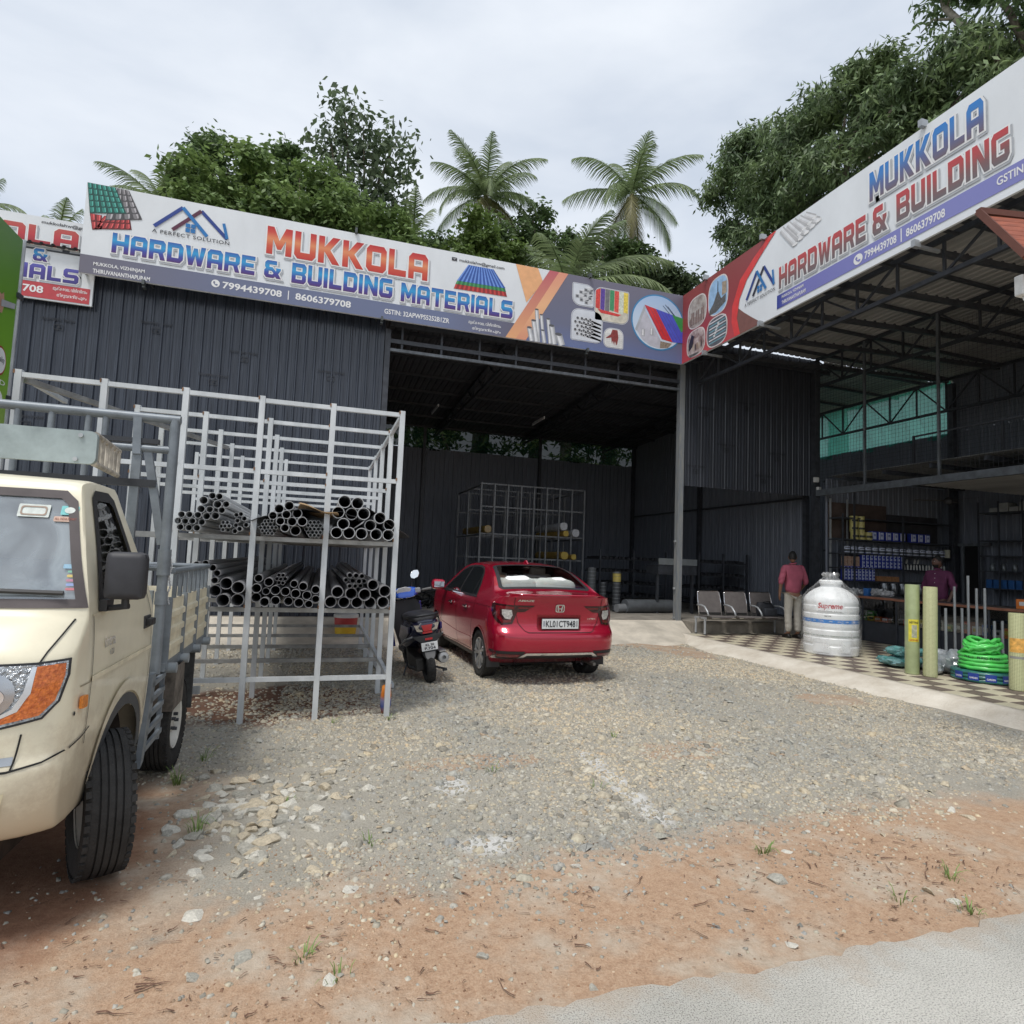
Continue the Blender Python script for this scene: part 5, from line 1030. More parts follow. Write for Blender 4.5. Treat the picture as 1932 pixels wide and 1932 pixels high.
# ---------------------------------------------------------------- vehicle toolkit
def table(pts):
 xs_ = np.array([p[0] for p in pts], float); ys_ = np.array([p[1] for p in pts], float)
 def f(x):
  i = np.clip(np.searchsorted(xs_, x)-1, 0, len(xs_)-2); t = np.clip((x-xs_[i])/(xs_[i+1]-xs_[i]), 0, 1)
  def sl(k):
   k0 = max(k-1, 0); k1 = min(k+1, len(xs_)-1); return (ys_[k1]-ys_[k0])/(xs_[k1]-xs_[k0])
  h = xs_[i+1]-xs_[i]; m0, m1 = sl(i)*h, sl(i+1)*h
  d = ys_[i+1]-ys_[i]
  if d == 0: m0 = m1 = 0
  else:
   if m0/d < 0: m0 = 0
   if m1/d < 0: m1 = 0
   m0 = math.copysign(min(abs(m0), 3*abs(d)), m0); m1 = math.copysign(min(abs(m1), 3*abs(d)), m1)
  t2, t3 = t*t, t*t*t
  return float((2*t3-3*t2+1)*ys_[i]+(t3-2*t2+t)*m0+(-2*t3+3*t2)*ys_[i+1]+(t3-t2)*m1)
 return f
def hull(fn, A, B, Cc, arches=(), smooth_it=2):
 """a closed box of quads, each surface point moved by fn(a,b,c); arches: (y, z, r) wheel cut-outs on both sides"""
 na, nb, nc = len(A), len(B), len(Cc); bm = bmesh.new(); vs_ = {}
 def v(i, j, k):
  key = (i, j, k)
  if key not in vs_: vs_[key] = bm.verts.new(fn(A[i], B[j], Cc[k]))
  return vs_[key]
 for i in (0, na-1):
  for j in range(nb-1):
   for k in range(nc-1): bm.faces.new([v(i, j, k), v(i, j+1, k), v(i, j+1, k+1), v(i, j, k+1)])
 for k in (0, nc-1):
  for i in range(na-1):
   for j in range(nb-1): bm.faces.new([v(i, j, k), v(i+1, j, k), v(i+1, j+1, k), v(i, j+1, k)])
 for j in (0, nb-1):
  for i in range(na-1):
   for k in range(nc-1): bm.faces.new([v(i, j, k), v(i+1, j, k), v(i+1, j, k+1), v(i, j, k+1)])
 bmesh.ops.recalc_face_normals(bm, faces=bm.faces)
 for _ in range(smooth_it): bmesh.ops.smooth_vert(bm, verts=bm.verts, factor=.5, use_axis_x=True, use_axis_y=True, use_axis_z=True)
 bm.normal_update()
 for (yc, zc, r_) in arches:
  dead = []
  for q_ in bm.verts:
   if abs(q_.normal.x) < .5: continue
   d = math.hypot(q_.co.y-yc, q_.co.z-zc)
   if abs(d-r_) < .018 and d > 1e-4: q_.co.y = yc+(q_.co.y-yc)*r_/d; q_.co.z = zc+(q_.co.z-zc)*r_/d
  for f in bm.faces:
   c = f.calc_center_median()
   if abs(f.normal.x) > .4 and math.hypot(c.y-yc, c.z-zc) < r_: dead.append(f)
   elif f.normal.z < -.6 and abs(c.y-yc) < r_ : dead.append(f)
  bmesh.ops.delete(bm, geom=dead, context='FACES')
 return bm
class Skin:
 """projects flat outlines on to a body so that lamps, panes and gaps follow its curves"""
 def __init__(s, bm, owner): s.bvh = BVHTree.FromBMesh(bm); s.owner = owner
 def proj(s, frame, u, v, off):
  O, A_, B_, D = frame; p = O+A_*u+B_*v; h, n_, _, dd = s.bvh.ray_cast(p, D, 12)
  if h is None: h, n_, _, _ = s.bvh.find_nearest(p+D*s.last)
  else: s.last = dd
  if n_.dot(D) > 0: n_ = -n_
  return h+n_*off
 def patch(s, name, frame, loops, m, off=.004, res=.05, thick=.0, parent=None, smooth=True, label=None):
  """loops: [outer, hole...] in the frame's u,v"""
  bm = bmesh.new(); flat = [p for L in loops for p in L]
  vv = [bm.verts.new((p[0], p[1], 0)) for p in flat]
  for t_ in tessellate_polygon([[Vector((*p, 0)) for p in L] for L in loops]):
   try: bm.faces.new([vv[i] for i in t_])
   except ValueError: pass
  for _ in range(6):
   le = [e for e in bm.edges if e.calc_length() > res]
   if not le: break
   bmesh.ops.subdivide_edges(bm, edges=le, cuts=1); bmesh.ops.triangulate(bm, faces=bm.faces)
  for q_ in bm.verts: q_.co = s.proj(frame, q_.co.x, q_.co.y, off)
  bmesh.ops.recalc_face_normals(bm, faces=bm.faces)
  D = frame[3]
  if sum(f.normal.dot(D)*f.calc_area() for f in bm.faces) > 0: bmesh.ops.reverse_faces(bm, faces=bm.faces)
  if thick:
   g_ = bmesh.ops.extrude_face_region(bm, geom=list(bm.faces)); 
   for e in g_['geom']:
    if isinstance(e, bmesh.types.BMVert): e.co = e.co-D*thick
  me = bpy.data.meshes.new(name); bm.to_mesh(me); bm.free(); me.materials.append(m)
  if smooth: me.polygons.foreach_set('use_smooth', [True]*len(me.polygons)); me.set_sharp_from_angle(angle=R(40))
  o = link(bpy.data.objects.new(name, me)); wparent(o, parent or s.owner) if s.owner.location.length or s.owner.rotation_euler.to_matrix() != Matrix.Identity(3) else setattr(o, 'parent', parent or s.owner)
  if s.local: o.matrix_parent_inverse = Matrix.Identity(4)
  if label: o['label'] = label
  return o
 local = False; last = 1.2
 def strip(s, name, frame, pts, w_, m, off=.003, **k):
  """a thin line along a polyline"""
  L, Rr = [], []
  for i, p in enumerate(pts):
   a = Vector(pts[max(i-1, 0)]); b = Vector(pts[min(i+1, len(pts)-1)]); d = (b-a).normalized(); n_ = Vector((-d.y, d.x))*w_/2
   L.append((p[0]+n_.x, p[1]+n_.y)); Rr.append((p[0]-n_.x, p[1]-n_.y))
  return s.patch(name, frame, [L+Rr[::-1]], m, off, **k)
 def text(s, name, frame, body, u0, v0, u1, v1, m, off=.006, bold=.02, mirror=False, parent=None):
  V, F = text_tris(body, bold); a, b = V[:, :2].min(0), V[:, :2].max(0); q_ = (V[:, :2]-a)/(b-a)
  pts = [s.proj(frame, u0+(u1-u0)*x, v0+(v1-v0)*y, off) for x, y in q_]
  mbx = MB(); mbx.add(pts, F); o = mbx.build(name, m, parent or s.owner, fix=False)
  if not s.local: wparent(o, parent or s.owner)
  return o
def inside(p, L):
 c = False; n = len(L)
 for i in range(n):
  (x1, y1), (x2, y2) = L[i], L[(i+1) % n]
  if (y1 > p[1]) != (y2 > p[1]) and p[0] < (x2-x1)*(p[1]-y1)/(y2-y1)+x1: c = not c
 return c
def cut(bm, frame, L):
 """remove the body faces behind an outline"""
 O, A_, B_, D = frame; dead = []
 for f in bm.faces:
  if f.normal.dot(D) > -.15: continue
  c = f.calc_center_median()-O
  # solve c = A u + B v + D t
  M3 = Matrix((A_, B_, D)).transposed(); uvt = M3.inverted() @ c
  if inside((uvt.x, uvt.y), L): dead.append(f)
 bmesh.ops.delete(bm, geom=dead, context='FACES')
def frame_axes(O, A_, B_, D): return (Vector(O), Vector(A_), Vector(B_), Vector(D).normalized())
def finish(bm, name, m, owner, world=True, sharp=R(38)):
 me = bpy.data.meshes.new(name); bm.to_mesh(me); me.materials.append(m); me.polygons.foreach_set('use_smooth', [True]*len(me.polygons)); me.set_sharp_from_angle(angle=sharp)
 o = link(bpy.data.objects.new(name, me)); 
 if world: wparent(o, owner)
 else: o.parent = owner
 return o
def tyre_profile(r_, w_, rim, grooves=4):
 """(radius, offset) pairs across the width, going round the section"""
 h = w_/2; sw = r_-rim; pr = [(rim, -h*.72), (rim+sw*.35, -h*.98), (rim+sw*.72, -h), (r_-.022, -h*.92), (r_-.006, -h*.78)]
 k = 6
 edges = np.linspace(-h*.74, h*.74, grooves+2)
 for i in range(grooves+1):
  a, b = edges[i], edges[i+1]; g_ = .004
  crown = lambda t: r_-.006*(t/h)**2
  pr += [(crown(a)-.010 if i else crown(a), a+(0 if i == 0 else g_*.9)), (crown(a), a+g_*1.0), (crown(b), b-g_), (crown(b)-.010 if i < grooves else crown(b), b-g_*.9)]
 pr += [(r_-.006, h*.78), (r_-.022, h*.92), (rim+sw*.72, h), (rim+sw*.35, h*.98), (rim, h*.72)]
 return pr
M_TYRE = mat('tyre_rubber', (.035, .034, .033), .8, var=.35, scale=8, bump=.35, bscale=90, spec=.3)
M_GLASSD = mat('dark_window_glass', (.012, .014, .016), .03, var=.2, scale=2, spec=.8, coat=.6)
M_BLK = mat('black_plastic_trim', (.022, .022, .024), .5, var=.2)
M_CHROME = mat('chrome', (.80, .80, .82), .08, 1.0, var=.03)
M_GAP = mat('panel_gap_dark', (.012, .012, .012), .8)
def sipes(b, r_, w_, n, axis='x', c=(0, 0, 0)):
 """small cross cuts drawn as raised shoulder blocks"""
 for i in range(n):
  a = 2*math.pi*i/n
  for sgn in (-1, 1):
   t_ = Matrix.Rotation(a, 3, 'X'); p = t_ @ Vector((sgn*w_*.44, 0, r_-.010)); b.box(Vector(c)+p, (w_*.11, 2*math.pi*r_/n*.62, .014), mtx=t_)
def wheel(owner, name, c, r_, w_, rim, rz=0.0, style='steel', side=1, hubcol=None):
 """wheel in its own frame, axle along x, outer face to side*x"""
 e = bpy.data.objects.new(name, None); link(e); e.parent = owner; e.location = c; e.rotation_euler = (0, 0, rz); e.empty_display_size = .1
 b = MB(); pr = tyre_profile(r_, w_, rim); b.lathe([(p[0], p[1]) for p in pr], n=56, axis='x', cap=False); sipes(b, r_, w_, 44); b.build('tyre', M_TYRE, e, smooth=R(50))
 b = MB(); s_ = side; m = hubcol
 if style == 'steel':
  b.lathe([(rim*1.02, -w_*.40*s_), (rim*.98, w_*.44*s_), (rim*.90, w_*.40*s_), (rim*.86, w_*.10*s_), (rim*.6, w_*.04*s_), (rim*.42, w_*.16*s_), (rim*.40, w_*.30*s_), (rim*.22, w_*.32*s_), (.001, w_*.33*s_)], n=32, axis='x', cap=False)
  b.build('rim', m, e, smooth=SH); b = MB()
  for i in range(5): a = 2*math.pi*i/5; b.lathe([(.012, 0), (.012, .03)], (w_*.30*s_ if s_ > 0 else w_*.30*s_-.03, rim*.30*math.cos(a), rim*.30*math.sin(a)), 8, 'x')
  b.build('wheel_nut', M_DSTEEL, e)
 else:
  b.lathe([(rim*1.02, -w_*.42*s_), (rim*1.0, w_*.46*s_), (rim*.93, w_*.44*s_), (rim*.90, w_*.15*s_)], n=36, axis='x', cap=False); b.build('rim', M_CHROME if False else mat('alloy_bright', (.62, .63, .64), .25, .9), e, smooth=SH)
  b = MB(); b.lathe([(.001, w_*.02*s_), (rim*.90, w_*.02*s_)], n=28, axis='x', cap=False); b.build('brake_disc', mat('wheel_dark', (.02, .02, .02), .6), e)
  b = MB()
  for i in range(7):
   for d_ in (-.11, .11):
    a = 2*math.pi*i/7; a1 = a+d_; p0 = Vector((w_*.36*s_, rim*.16*math.cos(a), rim*.16*math.sin(a))); p1 = Vector((w_*.42*s_, rim*.94*math.cos(a1), rim*.94*math.sin(a1)))
    b.bar(p0, p1, .020, .022, up=(1, 0, 0))
  b.lathe([(.001, w_*.44*s_), (rim*.19, w_*.42*s_), (rim*.22, w_*.30*s_)], n=20, axis='x', cap=False); b.build('spoke', mat('alloy_spoke', (.55, .56, .57), .28, .85), e, smooth=SH)
 return e
# ---------------------------------------------------------------- small cargo truck, nose towards the viewer, left side along +x
truck = thing('cargo_truck', 'cream small cargo truck with grey tube frame over its slatted bed', 'truck', (-1.73, 4.3, 0))
M_CREAM = mat('cream_paint', (.82, .755, .575), .34, var=.07, scale=3.5, coat=.4, spec=.5)
M_DUST = mat('dusty_cream_paint', (.74, .67, .50), .5, var=.2, scale=6)
M_TUBE = mat('grey_frame_paint', (.20, .225, .25), .45, .2, var=.22, scale=7)
def grime(m):
 t = m.node_tree; b = t.nodes['Principled BSDF']; N = t.nodes.new; tcn = N('ShaderNodeTexCoord'); sp = N('ShaderNodeSeparateXYZ'); n = N('ShaderNodeTexNoise'); n.inputs['Scale'].default_value = 9; n.inputs['Detail'].default_value = 8; n.inputs['Roughness'].default_value = .75
 a = N('ShaderNodeMath'); a.operation = 'MULTIPLY_ADD'; a.inputs[1].default_value = -1.1; mr = N('ShaderNodeMapRange'); mr.inputs['From Min'].default_value = .35; mr.inputs['From Max'].default_value = -.05; mr.inputs['To Max'].default_value = .55; k = N('ShaderNodeMix'); k.data_type = 'RGBA'; k.inputs['B'].default_value = (.42, .32, .22, 1); old = b.inputs['Base Color'].links[0].from_socket
 for x, y in ((tcn.outputs['Object'], sp.inputs[0]), (tcn.outputs['Object'], n.inputs['Vector']), (n.outputs['Fac'], a.inputs[0]), (sp.outputs['Z'], a.inputs[2]), (a.outputs[0], mr.inputs['Value']), (mr.outputs[0], k.inputs['Factor']), (old, k.inputs['A']), (k.outputs['Result'], b.inputs['Base Color'])): t.links.new(x, y)
grime(M_CREAM)
XC, Y0, Y1 = -1.73, 2.72, 4.07
tz = table([(2.72, 1.10), (2.80, 1.20), (2.90, 1.262), (3.04, 1.52), (3.20, 1.775), (3.30, 1.815), (3.6, 1.835), (4.07, 1.83)])
tw_ = table([(.35, .79), (.6, .815), (.85, .825), (1.05, .825), (1.25, .812), (1.5, .768), (1.8, .70), (1.9, .68)])
tf = table([(.35, .16), (.45, .06), (.55, .012), (.68, .0), (.72, .025), (.85, .03), (1.05, .05), (1.2, .09), (1.3, .1)])
trr = table([(.3, 0), (1.15, .0), (1.3, .08), (1.5, .22), (1.8, .42), (1.9, .43)])
def cabf(a, b, c):
 y = Y0+(Y1-Y0)*b; zb = .40 if y > 3.0 else .40; z = zb+(tz(y)-zb)*c; hw = tw_(z)*(1-.012*max(0, 1-(y-2.72)/.25)**2); x = a*hw
 fr = max(0, 1-b/.28); fr = fr*fr*(3-2*fr); t = abs(a)
 y2 = y+(tf(z)+.12*t**7)*fr
 rr = max(0, (b-.25)/.75); y2 -= trr(z)*rr
 z2 = z+(0.012*(1-a*a) if c == 1 else 0)
 return Vector((XC+x, y2, z2))
A_ = [-1+2*i/44 for i in range(45)]; B_ = [i/62 for i in range(63)]; C_ = [i/44 for i in range(45)]
bm = hull(cabf, A_, B_, C_, arches=((3.57, .36, .385),), smooth_it=2)
sk = Skin(hull(cabf, A_, B_, C_, smooth_it=2), truck)
FS = frame_axes((1.0, 0, 0), (0, 1, 0), (0, 0, 1), (-1, 0, 0))          # side view: u = y, v = z
FF = frame_axes((0, 0.5, 0), (1, 0, 0), (0, 0, 1), (0, 1, 0))           # front view: u = x, v = z
win_s = [(3.16, 1.315), (3.26, 1.735), (3.30, 1.762), (3.47, 1.765), (3.53, 1.74), (3.72, 1.40), (3.72, 1.315)]
ws = [(-2.51, 1.285), (-.945, 1.285), (-1.045, 1.715), (-1.085, 1.752), (-2.38, 1.752), (-2.42, 1.715)]
cut(bm, FS, offset_loop(win_s, -.004)); cut(bm, FF, offset_loop(ws, -.004))
finish(bm, 'cab', M_CREAM, truck); bm.free()
M_RUB = mat('window_rubber', (.10, .085, .085), .7, var=.2)
sk.patch('window_rubber', FS, [offset_loop(win_s, .026), offset_loop(win_s, -.022)], M_BLK, .005, .04)
sk.patch('window_rubber', FF, [offset_loop(ws, .016), offset_loop(ws, -.020)], M_RUB, .005, .03)
g1 = sk.patch('windscreen', FF, [offset_loop(ws, -.006)], glass('screen_glass', (.80, .88, .92), .1, .03, 3.2, .6), -.004, .08)
sk.patch('side_window', FS, [offset_loop(win_s, -.006)], glass('side_glass', (.75, .82, .80), .45, .02, 1.65), -.004, .08)
# interior
mb = MB(); mb.bx(-2.45, -1.0, 2.98, 3.18, .8, 1.26); mb.build('dashboard', mat('dash_grey', (.30, .31, .32), .8, var=.15), truck, world=True, bevel=.03)
mb = MB(); mb.bx(-2.4, -1.08, 3.42, 3.85, .75, 1.02); mb.bx(-2.38, -1.1, 3.70, 3.86, 1.02, 1.45); mb.build('seat', mat('seat_cover', (.18, .20, .22), .9, var=.25, scale=5), truck, world=True, bevel=.04)
mb = MB(); mb.bx(-2.42, -1.06, 3.80, 3.82, .7, 1.30); mb.build('cab_rear_lining', mat('lining', (.25, .27, .28), .9), truck, world=True)
mb = MB(); mb.tube([(-2.1+.19*math.cos(a), 3.26+.07*math.sin(a), 1.25+.17*math.sin(a)) for a in [2*math.pi*i/24 for i in range(24)]], .014, 8, closed=True); mb.build('steering_wheel', M_BLK, truck, world=True, smooth=True)
# seams
sk.strip('panel_gap', FS, [(3.055, 1.235), (3.06, .98), (3.045, .70)], .006, M_GAP, .0045); sk.strip('panel_gap', FS, [(3.86, 1.33), (3.98, 1.15), (4.005, .95), (3.985, .62), (3.96, .50)], .006, M_GAP, .0045)
sk.strip('door_crease', FS, [(3.05, 1.235), (3.5, 1.235), (3.74, 1.31), (3.76, 1.38)], .010, M_DUST, .005)
sk.strip('door_crease', FS, [(3.06, .965), (3.6, .965), (4.0, .965)], .020, M_DUST, .006, thick=.004); sk.strip('panel_gap', FS, [(2.95, .955), (4.05, .952)], .006, mat('dust_line', (.35, .31, .22), .7), .003)
sk.strip('panel_gap', FF, [(-.955, 1.225), (-.975, 1.17), (-1.02, 1.05)], .006, M_GAP, .0045); sk.strip('panel_gap', FF, [(-1.035, .815), (-1.05, .69)], .006, M_GAP, .0045)
sk.strip('panel_gap', FF, [(-1.6, .685), (-1.06, .685), (-.97, .70), (-.92, .725)], .007, M_GAP, .0045); sk.strip('panel_gap', FS, [(2.9, .725), (3.02, .742), (3.09, .76)], .007, M_GAP, .0045)
sk.strip('badge_strip', FF, [(-1.6, .72), (-1.05, .72)], .03, mat('strip_grey', (.33, .36, .40), .4), .004)
# lamps
lift = lambda L: [(u, 1.55-(1.55-v)*.962) for u, v in L]
hl = [(-1.66, 1.045), (-1.02, 1.045), (-.938, 1.052), (-.936, 1.0), (-.953, .90), (-.99, .845), (-1.13, .815), (-1.4, .80), (-1.6, .84)]; hl = lift(hl)
hb = sk.patch('headlight', FF, [offset_loop(hl, .011)], M_BLK, .005, .03)
sk.patch('lens', FF, [offset_loop(hl, .002)], mat('lamp_reflector', (.62, .64, .66), .18, .75, scale=40, col2=(.22, .24, .26), bump=.8, bscale=60), .010, .03, parent=hb)
sk.patch('indicator', FF, [lift([(-1.018, 1.04), (-.943, 1.046), (-.941, 1.0), (-.957, .905), (-.995, .852), (-1.13, .824), (-1.3, .81), (-1.3, .825), (-1.12, .842), (-1.055, .875), (-1.025, .94)])], mat('indicator_amber', (.75, .20, .03), .18, scale=60, col2=(.42, .08, .01), bump=.5, bscale=80, coat=.5), .014, .03, parent=hb)
sk.patch('lamp_bezel', FF, [lift([(-1.03, 1.04), (-1.018, 1.04), (-1.025, .94), (-1.055, .875), (-1.12, .842), (-1.12, .855), (-1.07, .885), (-1.045, .945)])], mat('bezel', (.72, .74, .76), .2, .7), .015, .03, parent=hb)
for (u, v, r_) in ((-1.15, .94, .085), (-1.13, .93, .035)): sk.patch('reflector_bowl', FF, [lift(ell(u, v, r_, r_, 20))], mat('bowl_%d' % int(r_*1000), (.45, .47, .5) if r_ > .05 else (.75, .76, .78), .12, .9), .014 if r_ > .05 else .018, .03, parent=hb)
mk = sk.patch('side_marker', FS, [rrect(2.945, .865, 2.995, .915, (.008,)*4)], mat('marker_amber', (.80, .25, .03), .25, var=.3, scale=50), .006, .03, thick=.012)
sk.patch('bung', FS, [ell(2.915, .855, .008, .009, 12)], M_GAP, .004, .03)
# bumper scoop and grille
sk.patch('bumper_scoop', FF, [[(-1.6, .585), (-1.085, .585), (-1.10, .53), (-1.16, .50), (-1.6, .49)]], mat('scoop_dark', (.02, .018, .016), .7, var=.4, scale=60, bump=.8, bscale=70), .004, .04)
sk.patch('scoop_lip', FF, [[(-1.6, .61), (-1.06, .61), (-1.075, .53), (-1.14, .475), (-1.6, .465)], [(-1.59, .588), (-1.085, .588), (-1.10, .53), (-1.16, .497), (-1.59, .487)]], mat('cream_shade', (.74, .66, .45), .4), .007, .04)
# arch trim
arc = [(3.57+.39*math.cos(R(a)), .36+.39*math.sin(R(a))) for a in range(-8, 200, 6)]; arc2 = [(3.57+.43*math.cos(R(a)), .36+.43*math.sin(R(a))) for a in range(-8, 200, 6)]; arc0 = [(3.57+.372*math.cos(R(a)), .36+.372*math.sin(R(a))) for a in range(-8, 200, 6)]
sk.patch('arch_trim', FS, [arc0+arc2[::-1]], mat('arch_grey', (.055, .06, .066), .55, var=.2), .008, .03)
mb = MB(); n = 24
mb.loft([[(x, 3.57+.40*math.cos(math.pi*i/n), .36+.40*math.sin(math.pi*i/n)) for i in range(n+1)] for x in (-1.0, -1.5)], closed=False); mb.bx(-1.52, -1.5, 3.2, 4.05, .3, .8); mb.build('arch_liner', mat('liner_dirty', (.035, .028, .024), .95, var=.4, scale=12), truck, world=True)
# flared swage above the arch
sk.patch('arch_swage', FS, [[(3.57+.45*math.cos(R(a)), .36+.50*math.sin(R(a))) for a in range(20, 165, 8)]+[(3.57+.435*math.cos(R(a)), .36+.44*math.sin(R(a))) for a in range(160, 19, -8)]], M_CREAM, .012, .03)
# handle, badge, mirror, wiper, stickers
mb = MB(); mb.bx(-.905, -.872, 3.86, 3.955, 1.095, 1.135); mb.build('door_handle', M_BLK, truck, world=True, bevel=.008)
mb = MB(); mb.bx(-.925, -.900, 3.845, 3.965, 1.08, 1.15); mb.build('handle_cup', mat('cup_dark', (.05, .05, .05), .6), truck, world=True, bevel=.006)
bt = sk.text('badge', FS, 'intra', 3.20, 1.075, 3.345, 1.125, M_CHROME, .006, .02); sk.text('badge', FS, 'V20', 3.27, 1.03, 3.335, 1.058, M_CHROME, .006, .02)
mir = MB(); mir.box((-.815, 3.105, 1.405), (.165, .075, .21)); mi_ = mir.build('mirror', mat('mirror_shell', (.035, .035, .04), .55, var=.25), truck, world=True, bevel=.03, smooth=R(60))
mb = MB(); mb.bx(-.885, -.745, 3.144, 3.148, 1.32, 1.49); mb.build('mirror_glass', M_CHROME, mi_, world=True)
mb = MB(); mb.tube([(-.90, 3.15, 1.255), (-.86, 3.13, 1.262), (-.80, 3.12, 1.27)], .013, 8); mb.tube([(-.815, 3.12, 1.26), (-.815, 3.115, 1.31)], .016, 8); mb.box((-.90, 3.165, 1.27), (.03, .09, .05)); mb.build('mirror_arm', M_BLK, truck, world=True)
def on_screen(u, v, off=.02): return sk.proj(FF, u, v, off)
mb = MB(); mb.tube([on_screen(-1.55, 1.335), on_screen(-1.25, 1.333), on_screen(-1.01, 1.327)], .011, 6); mb.tube([on_screen(-1.7, 1.27, .03), on_screen(-1.5, 1.31, .035), on_screen(-1.25, 1.338, .03)], .008, 6); mb.build('wiper', M_BLK, truck, world=True)
for (a, b, c, d, col, nm) in ((-1.24, 1.645, -1.125, 1.70, (.66, .70, .66), 'sticker_white'), (-1.085, 1.66, -1.02, 1.70, (.20, .55, .55), 'sticker_teal'), (-1.105, 1.63, -1.015, 1.652, (.60, .42, .33), 'sticker_tan'), (-1.03, 1.432, -.982, 1.45, (.35, .55, .70), 'sticker_blue'), (-1.012, 1.415, -.985, 1.424, (.25, .50, .38), 'sticker_green'), (-1.012, 1.396, -.982, 1.407, (.70, .55, .20), 'sticker_gold'), (-1.012, 1.378, -.98, 1.388, (.60, .28, .38), 'sticker_pink'), (-1.01, 1.36, -.978, 1.371, (.35, .45, .75), 'sticker_sky'), (-1.01, 1.342, -.976, 1.352, (.68, .25, .28), 'sticker_rose')):
 sk.patch('sticker', FF, [rrect(a, b, c, d, (.004,)*4)], mat(nm, col, .45, var=.15, scale=30), .0035, .05, parent=g1)
sk.patch('sticker', FF, [ell(-1.052, 1.68, .02, .014, 12)], mat('sticker_white', (.66, .70, .66)), .006, .05, parent=g1)
sk.text('sticker', FF, 'ALL INDIA PERMIT', -1.10, 1.636, -1.02, 1.647, mat('sticker_ink', (.25, .08, .06), .5), .006, .01, parent=g1)
sk.patch('sticker', FF, [rrect(-1.23, 1.652, -1.135, 1.692, (.01,)*4), rrect(-1.225, 1.657, -1.14, 1.687, (.01,)*4)], mat('sticker_sepia', (.36, .26, .20), .5), .006, .05, parent=g1)
# dusty roof edge
# under-body
mb = MB(); mb.bx(-2.35, -1.15, 3.0, 3.3, .26, .42); mb.bx(-2.2, -1.25, 3.3, 5.7, .42, .62); mb.bx(-1.35, -1.22, 2.95, 5.8, .50, .66); mb.bx(-2.25, -2.12, 2.95, 5.8, .50, .66); mb.tube([(-2.4, 5.05, .30), (-1.05, 5.05, .30)], .05, 10); mb.tube([(-2.4, 3.52, .30), (-1.05, 3.52, .30)], .035, 10); mb.build('chassis', mat('chassis_rust', (.05, .035, .028), .9, var=.5, scale=10), truck, world=True)
mb = MB()
for i in range(5): mb.tube([(-1.95+.0*i, 2.98+.02*i, .36-.02*i), (-1.25, 2.98+.02*i, .36-.02*i)], .012, 6)
mb.build('front_hose', mat('hose_dust', (.22, .18, .15), .8), truck, world=True)
wheel(truck, 'wheel', (.80, -.875, .322), .325, .195, .185, R(24), 'steel', 1, mat('wheel_white', (.62, .60, .55), .6, var=.2))
wheel(truck, 'wheel', (-.78, -.875, .322), .325, .195, .185, R(24), 'steel', -1, mat('wheel_white', (.62, .60, .55)))
wheel(truck, 'wheel', (.72, .75, .265), .325, .185, .185, 0, 'steel', 1, mat('wheel_white', (.62, .60, .55)))
wheel(truck, 'wheel', (-.72, .75, .265), .325, .185, .185, 0, 'steel', -1, mat('wheel_white', (.62, .60, .55)))
# bed: pressed cream panels between grey stanchions
bed = MB(); bed.bx(-2.52, -.94, 4.36, 5.80, .74, .79); bedo = bed.build('bed_floor', mat('bed_floor_grey', (.16, .17, .18), .7, var=.3), truck, world=True)
cuts = [4.40, 4.86, 5.32, 5.78]
for i in range(3):
 a, b_ = cuts[i]+.012, cuts[i+1]-.012; mb = MB(); rg = []
 for z, dx in ((.80, 0), (.86, 0), (.87, .016), (.905, .016), (.915, 0), (.965, 0), (.975, .016), (1.01, .016), (1.02, 0), (1.07, 0), (1.08, .016), (1.115, .016), (1.125, 0), (1.20, 0)): rg.append([(-.905+dx, a, z), (-.905+dx, b_, z)])
 mb.loft(rg, closed=False); mb.bx(-.935, -.907, a, b_, .80, 1.20); mb.build('side_panel', M_DUST, truck, world=True)
 mb = MB(); mb.bx(-2.54, -2.51, a, b_, .80, 1.20); mb.build('side_panel', M_DUST, truck, world=True)
for y in cuts: mb = MB(); mb.bx(-.94, -.885, y-.012, y+.012, .76, 1.215); mb.build('stanchion', M_TUBE, truck, world=True)
mb = MB(); mb.bx(-.93, -.895, 4.38, 5.80, .745, .80); mb.build('bed_edge', M_TUBE, truck, world=True)
mb = MB(); mb.bx(-2.5, -.95, 5.78, 5.81, .79, 1.2); mb.build('tailgate', M_DUST, truck, world=True)
for y in (4.48, 4.86, 5.30, 5.72):
 mb = MB(); mb.tube([(-.96, y, .755), (-.845, y, .755)], .033, 14); mb.build('bed_hinge', mat('hinge_grey', (.30, .33, .35), .5, .2, var=.25), truck, world=True, smooth=SH)
mb = MB(); mb.tube([(-.91, 4.45, 1.38), (-.91, 5.78, 1.38)], .02, 10); mb.tube([(-2.5, 4.35, 1.40), (-.95, 4.35, 1.40)], .018, 8); mb.tube([(-2.5, 5.80, 1.38), (-.91, 5.80, 1.38)], .02, 10); mb.tube([(-2.5, 4.45, 1.38), (-2.5, 5.78, 1.38)], .02, 10); mb.build('side_rail', M_TUBE, truck, world=True, smooth=SH)
for i in range(8):
 y = 4.56+i*.165; mb = MB(); mb.bx(-.922, -.900, y-.02, y+.02, 1.20, 1.375); mb.build('rail_slat', M_TUBE, truck, world=True)
